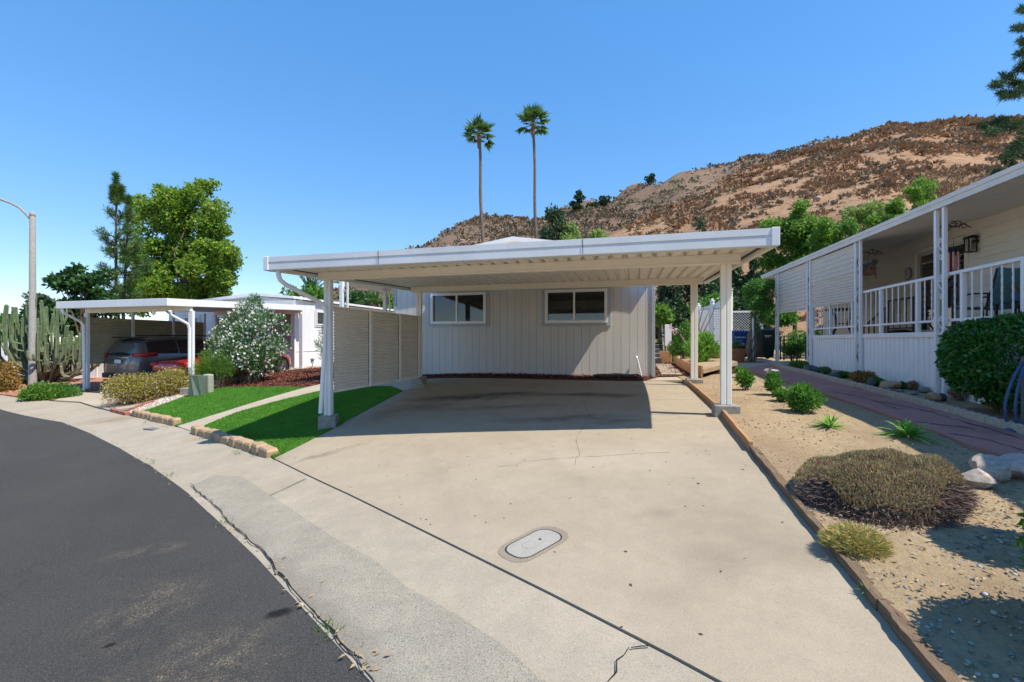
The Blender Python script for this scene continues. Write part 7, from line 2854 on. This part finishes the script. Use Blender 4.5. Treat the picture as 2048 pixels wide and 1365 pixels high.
yard_shrub(1405, 725, 13.2, 'large bright green leafy plant in the timber raised bed', [(1385, 700, 14), (1402, 690, 20), (1420, 700, 16), (1398, 712, 20), (1412, 680, 12), (1432, 706, 10)], 'agap', 2400, .17, .03, 601, shell=.1, spread=.5, up=.8)
t = yard_shrub(1362, 715, 15.2, 'green shrub with pale pink blossom left of the rear carport post', [(1360, 690, 18), (1368, 668, 14), (1350, 700, 14), (1372, 700, 16), (1372, 650, 8)], 'mid', 1600, .11, .035, 602)
leaf_obj('blossoms', LM['pink_flower'], t, *sample_blobs([(P(1350, 663, 15.2) - t.location, (.10,) * 3), (P(1340, 655, 15.3) - t.location, (.09,) * 3), (P(1342, 690, 15.3) - t.location, (.1,) * 3)], 90, 3, .5, .7, .2), .07, .06, 4)
yard_shrub(1335, 715, 17.8, 'dark green shrub behind the entry steps', [(1335, 690, 16), (1345, 670, 18), (1338, 710, 16), (1350, 690, 16)], 'dark', 1500, .12, .06, 603)
# bare branches
db = P(1402, 715, 14.0)
db.z = g(db.x, db.y)
mb = MB()
for pts in ([(1398, 712), (1393, 670), (1390, 640), (1387, 605)], [(1400, 710), (1404, 670), (1420, 640), (1432, 610)], [(1402, 712), (1412, 680), (1424, 670), (1430, 655)], [(1400, 705), (1398, 650), (1404, 625), (1412, 605)], [(1396, 700), (1402, 660), (1410, 640), (1418, 622)], [(1385, 715), (1372, 690), (1360, 668)]):
    mb.tube([P(x, y, 14.0 + .1 * i) - db for i, (x, y) in enumerate(pts)], [.03, .024, .018, .008][:len(pts)], 6, False)
o_ = mb.build('bare_branches', M['bark_grey'], None, db, smooth=True)
tag(o_, 'bare grey branches of a dead shrub before the white screen fence', 'dead shrub')

# white louvred screen fence with a swept top
a, b = P(1397, 690, 19.0), P(1452, 690, 18.0)
fw = thing('screen_fence', 'white louvred screen fence with swept top behind the raised bed', 'fence', (a.x, a.y, 0), math.atan2(b.y - a.y, b.x - a.x))
L = math.hypot(b.x - a.x, b.y - a.y)
Lf = L * 1.15
zb_, za, zc = 1.28, 2.95, 3.42
nlv = 24
for i in range(nlv):
    z = zb_ + (2.92 - zb_) * i / nlv
    MB().add([(0, -.03, z), (Lf, -.03, z), (Lf, .02, z + .058), (0, .02, z + .058), (0, -.022, z - .006), (Lf, -.022, z - .006), (Lf, .028, z + .052), (0, .028, z + .052)], [(0, 1, 2, 3), (4, 7, 6, 5), (0, 4, 5, 1), (2, 6, 7, 3)]).build('louvre', M['vinyl'], fw)
top = [(0, 2.93)]
for j in range(13):
    t = j / 12
    top.append((Lf * t, 2.98 + .48 * t ** 2))
top.append((Lf, 2.93))
MB().prism(top, .05, o=(0, -.025, 0)).build('top_panel', M['vinyl'], fw)
for x, zt in ((0, 3.05), (Lf * .45, 3.2), (Lf, 3.6)):
    p_ = MB().box(x - .06, x + .06, -.06, .06, g(a.x, a.y) - .1, zt).build('post', M['vinyl'], fw)
    MB().lathe([(.10, zt + .001), (.10, zt + .03), (.05, zt + .05), (.07, zt + .09), (0, zt + .13)], 10, (x, 0, 0)).build('cap', M['vinyl'], p_, smooth=True)
MB().box(0, Lf, -.04, .04, zb_ - .1, zb_ - .02).build('bottom_rail', M['vinyl'], fw)
# lattice
a, b = P(1455, 690, 20.3), P(1523, 690, 20.0)
lf = thing('lattice_fence', 'white diagonal lattice fence behind the blue and green bins', 'fence', (a.x, a.y, 0), math.atan2(b.y - a.y, b.x - a.x))
L = math.hypot(b.x - a.x, b.y - a.y)
z0, z1 = 1.42, 2.86
mb = MB()
for sg in (-1, 1):
    s_ = -(z1 - z0)
    while s_ < L:
        x0, x1 = s_, s_ + (z1 - z0)
        c0, c1 = max(0, x0), min(L, x1)
        if c1 > c0:
            za_, zb2_ = z0 + (c0 - x0), z0 + (c1 - x0)
            if sg < 0:
                za_, zb2_ = z1 - (c0 - x0), z1 - (c1 - x0)
            mb.bar((c0, .006 * sg, za_), (c1, .006 * sg, zb2_), .01, .032, (0, 1, 0))
        s_ += .115
tag(mb.build('lattice', M['vinyl'], lf), kind='stuff')
for (x0, x1, q0, q1) in ((-.05, L + .05, z1, z1 + .08), (-.05, L + .05, z0 - .08, z0)):
    MB().box(x0, x1, -.035, .035, q0, q1).build('rail', M['vinyl'], lf)
for x in (-.05, L):
    MB().box(x - .05, x + .05, -.05, .05, .6, 2.35 if x > 1 else z1 + .1).build('post', M['vinyl'], lf)


# wheeled bins
def bin_(px, Y, col, label, w=.58, h=1.05, rz=0.0, marks=None):
    b = P(px, 682, Y)
    b.z = g(b.x, b.y) + .06
    t = thing('wheeled_bin', label, 'bin', b, rz)
    mt = pm('bin_' + str(px), col, tuple(x * .85 for x in col), 6, .5, .1, 50)
    mb = MB()
    rows = []
    for (z, k_) in ((.06, .76), (.10, .80), (h * .75, .95), (h * .9, .98), (h * .905, 1.06), (h * .96, 1.06)):
        hw, hd = w / 2 * k_, w / 2 * k_ * 1.08
        rows.append([(x, y, z) for x, y in rrect(hw * 2, hd * 2, .07, 4)])
    mb.grid(rows, True)
    mb.f.append(tuple(range(16)))
    mb.build('body', mt, t, smooth=True)
    ld = MB()
    rows = []
    for (z, k_) in ((h * .965, 1.10), (h * 1.0, 1.10), (h * 1.03, .9), (h * 1.045, .5)):
        rows.append([(x, y, z) for x, y in rrect(w * k_, w * k_ * 1.1, .08 * k_, 4)])
    ld.grid(rows, True)
    ld.f.append(tuple(range(48, 64)))
    ld.build('lid', mt, t, smooth=True)
    MB().tube([(-w * .35, w * .66, h * .93), (w * .35, w * .66, h * .93)], .018, 8).build('handle', mt, t)
    for sx in (-1, 1):
        MB().lathe([(.0, -.03), (.12, -.03), (.12, .03), (0, .03)], 16, cap=False).build('wheel', M['tyre'], t, (sx * w * .42, w * .42, .11), (0, math.pi / 2, 0))
    if marks:
        wm = pm('mark_' + str(px), (.75, .76, .78), None, 9, .6)
        for (x0, x1, z0_, z1_) in marks:
            yy = -w / 2 * 1.08 * (.80 + .15 * ((z0_ + z1_) / 2 - .1) / (h * .75 - .1)) - .006
            MB().box(x0, x1, yy, yy + .004, z0_, z1_).build('mark', wm, t)
    return t


mk = [(-.20 + i * .06, -.165 + i * .06, .80, .845) for i in range(7)] + [(-.05, .04, .58, .60), (.055, .16, .58, .60), (.03, .14, .54, .565), (-.1, -.06, .54, .56)]
bin_(1473, 17.6, (.03, .09, .34), 'blue wheeled bin standing before the white lattice fence', marks=mk)
bin_(1529, 17.2, (.022, .042, .036), 'dark green wheeled bin beside the vine-covered post', h=1.08, marks=[(-.17 + i * .045, -.135 + i * .045, .86, .895) for i in range(6)] + [(-.15, .02, .82, .84)])
bin_(1507, 17.9, (.10, .13, .125), 'grey-green wheeled bin half hidden behind the dark one', h=1.06)
# pots
pb = P(1475, 726, 15.4)
pb.z = g(pb.x, pb.y) + .07
po = thing('plant_pot', 'large round terracotta pot with succulents in front of the blue bin', 'pot', pb)
MB().lathe([(.19, 0), (.235, .30), (.25, .40), (.275, .40), (.275, .47), (.24, .47), (.225, .40)], 26).build('pot', M['terracotta'], po, smooth=True)
MB().lathe([(0, .43), (.235, .425)], 20, cap=False).build('soil', M['soil'], po)
POT1 = pb + Vector((0, 0, .43))
pl = shrub('potted_succulent', 'green and red succulents growing in the large terracotta pot', 'plant', POT1, [((-.05, 0, .14), (.17, .15, .16)), ((.06, 0, .08), (.16, .15, .10))], LM['succulent'], 420, .09, .05, 611, 5, .008, .3, .6, .5)
leaf_obj('red_leaves', leafmat('red_leaf', [(.16, .03, .03), (.24, .06, .05)], .5, .2), pl, *sample_blobs([((.05, -.05, .05), (.18, .15, .07))], 130, 5, .4, .6, .4), .08, .05, 6)
pb2 = P(1434, 722, 15.0)
pb2.z = g(pb2.x, pb2.y) + .05
cbk = MB().box(-.12, .12, -.1, .1, 0, .15).build('pot_stand', M['path'], None, pb2, (0, 0, -.2), bevel=.012)
tag(cbk, 'cream block carrying the wide terracotta bowl', 'block')
po2 = thing('plant_pot', 'wide shallow terracotta bowl on a cream block in the yard', 'pot', pb2 + Vector((0, 0, .151)))
MB().lathe([(.14, 0), (.21, .07), (.235, .16), (.25, .17), (.25, .2), (.215, .2), (.2, .15)], 24).build('bowl', M['terracotta'], po2, smooth=True)
MB().lathe([(0, .17), (.21, .165)], 18, cap=False).build('soil', M['soil'], po2)
rosette('potted_agave', 'upright bright green agave in the terracotta bowl', 'agave', pb2 + Vector((0, 0, .33)), 26, .42, .06, LM['agap'], 612, (45, 85), .1)
# spider plant on the porch table
tp = thing('potted_plant', 'yellow-green spider plant in a blue pot on the porch side table', 'plant', TABLE_PLANT)
MB().lathe([(.07, 0), (.11, .13), (.12, .13), (.12, .15), (.1, .15)], 16).build('pot', pm('blue_pot', (.05, .12, .24), None, 8, .4), tp, smooth=True)
rosette('x', '', '', (0, 0, 0), 40, .34, .022, leafmat('spider', [(.22, .26, .05), (.32, .34, .08), (.16, .22, .04)], .5, .3), 613, (10, 75), .55, parent=tp, z0=.14)
# small vine tree by the far porch post
vb = P(1503, 716, 15.6)
vb.z = g(vb.x, vb.y) + .06
vt = thing('vine_tree', 'small twisted vine tree before the far porch post and bins', 'tree', vb)
mb = MB()
q = random.Random(6)
for i in range(7):
    pts = []
    for j in range(9):
        t = j / 8
        a = i * .9 + t * 4
        rad = .09 * (1 - .5 * t) + .02
        pts.append(Vector((rad * math.cos(a) + .06 * t, rad * math.sin(a), 1.75 * t)))
    mb.tube(pts, [.035 - .022 * j / 8 for j in range(9)], 6, False)
mb.build('trunk', M['bark_grey'], vt, smooth=True)
bl = [(P(x, y, 15.6 + dy) - vb, (r_ * 15.6 / FPX,) * 3) for x, y, r_, dy in ((1500, 580, 16, 0), (1520, 575, 18, .2), (1535, 590, 14, .1), (1505, 605, 18, -.1), (1530, 612, 18, .2), (1515, 632, 14, 0), (1512, 655, 9, 0), (1545, 570, 12, .3), (1512, 570, 12, -.2))]
Pn, D = sample_blobs(bl, 4200, 14, .4, .7, .0)
leaf_obj('crown', LM['mid'], vt, Pn, D, .075, .045, 15)
MB().box(-.012, .03, -.1, -.06, 0, 1.5).build('stake', M['vinyl'], vt)
er = thing('brick_ring', 'ring of red bricks round the foot of the vine tree', 'edging', vb - Vector((0, 0, .03)))
for i in range(12):
    a = i * math.pi / 6
    MB().box(-.1, .1, -.05, .05, 0, .06).build('brick', M['brick'], er, (.36 * math.cos(a), .36 * math.sin(a), 0), (0, 0, a + math.pi / 2), bevel=.006)
# green metal bench frame under the awning
gb = P(1590, 716, 16.6)
gb.z = g(gb.x, gb.y) + .03
gbn = thing('plant_stand', 'green metal plant stand with glass top beyond the far porch posts', 'stand', gb, -.25)
gm_ = pm('green_frame', (.02, .06, .05), None, 9, .5)
for sx in (-.42, .42):
    for sy in (-.2, .2):
        MB().box(sx - .02, sx + .02, sy - .02, sy + .02, 0, .86).build('leg', gm_, gbn)
for (x0, x1, y0, y1) in ((-.44, .44, -.22, -.18), (-.44, .44, .18, .22), (-.44, -.40, -.18, .18), (.40, .44, -.18, .18)):
    MB().box(x0, x1, y0, y1, .861, .89).build('rail', pm('sage_rail', (.30, .40, .36), None, 9, .5), gbn)
MB().box(-.40, .40, -.18, .18, .30, .32).build('shelf', gm_, gbn)
yard_shrub(1588, 714, 16.3, 'leafy plant standing beneath the green metal plant stand', [(1585, 700, 12), (1598, 695, 10), (1575, 704, 10)], 'mid', 600, .09, .05, 620)
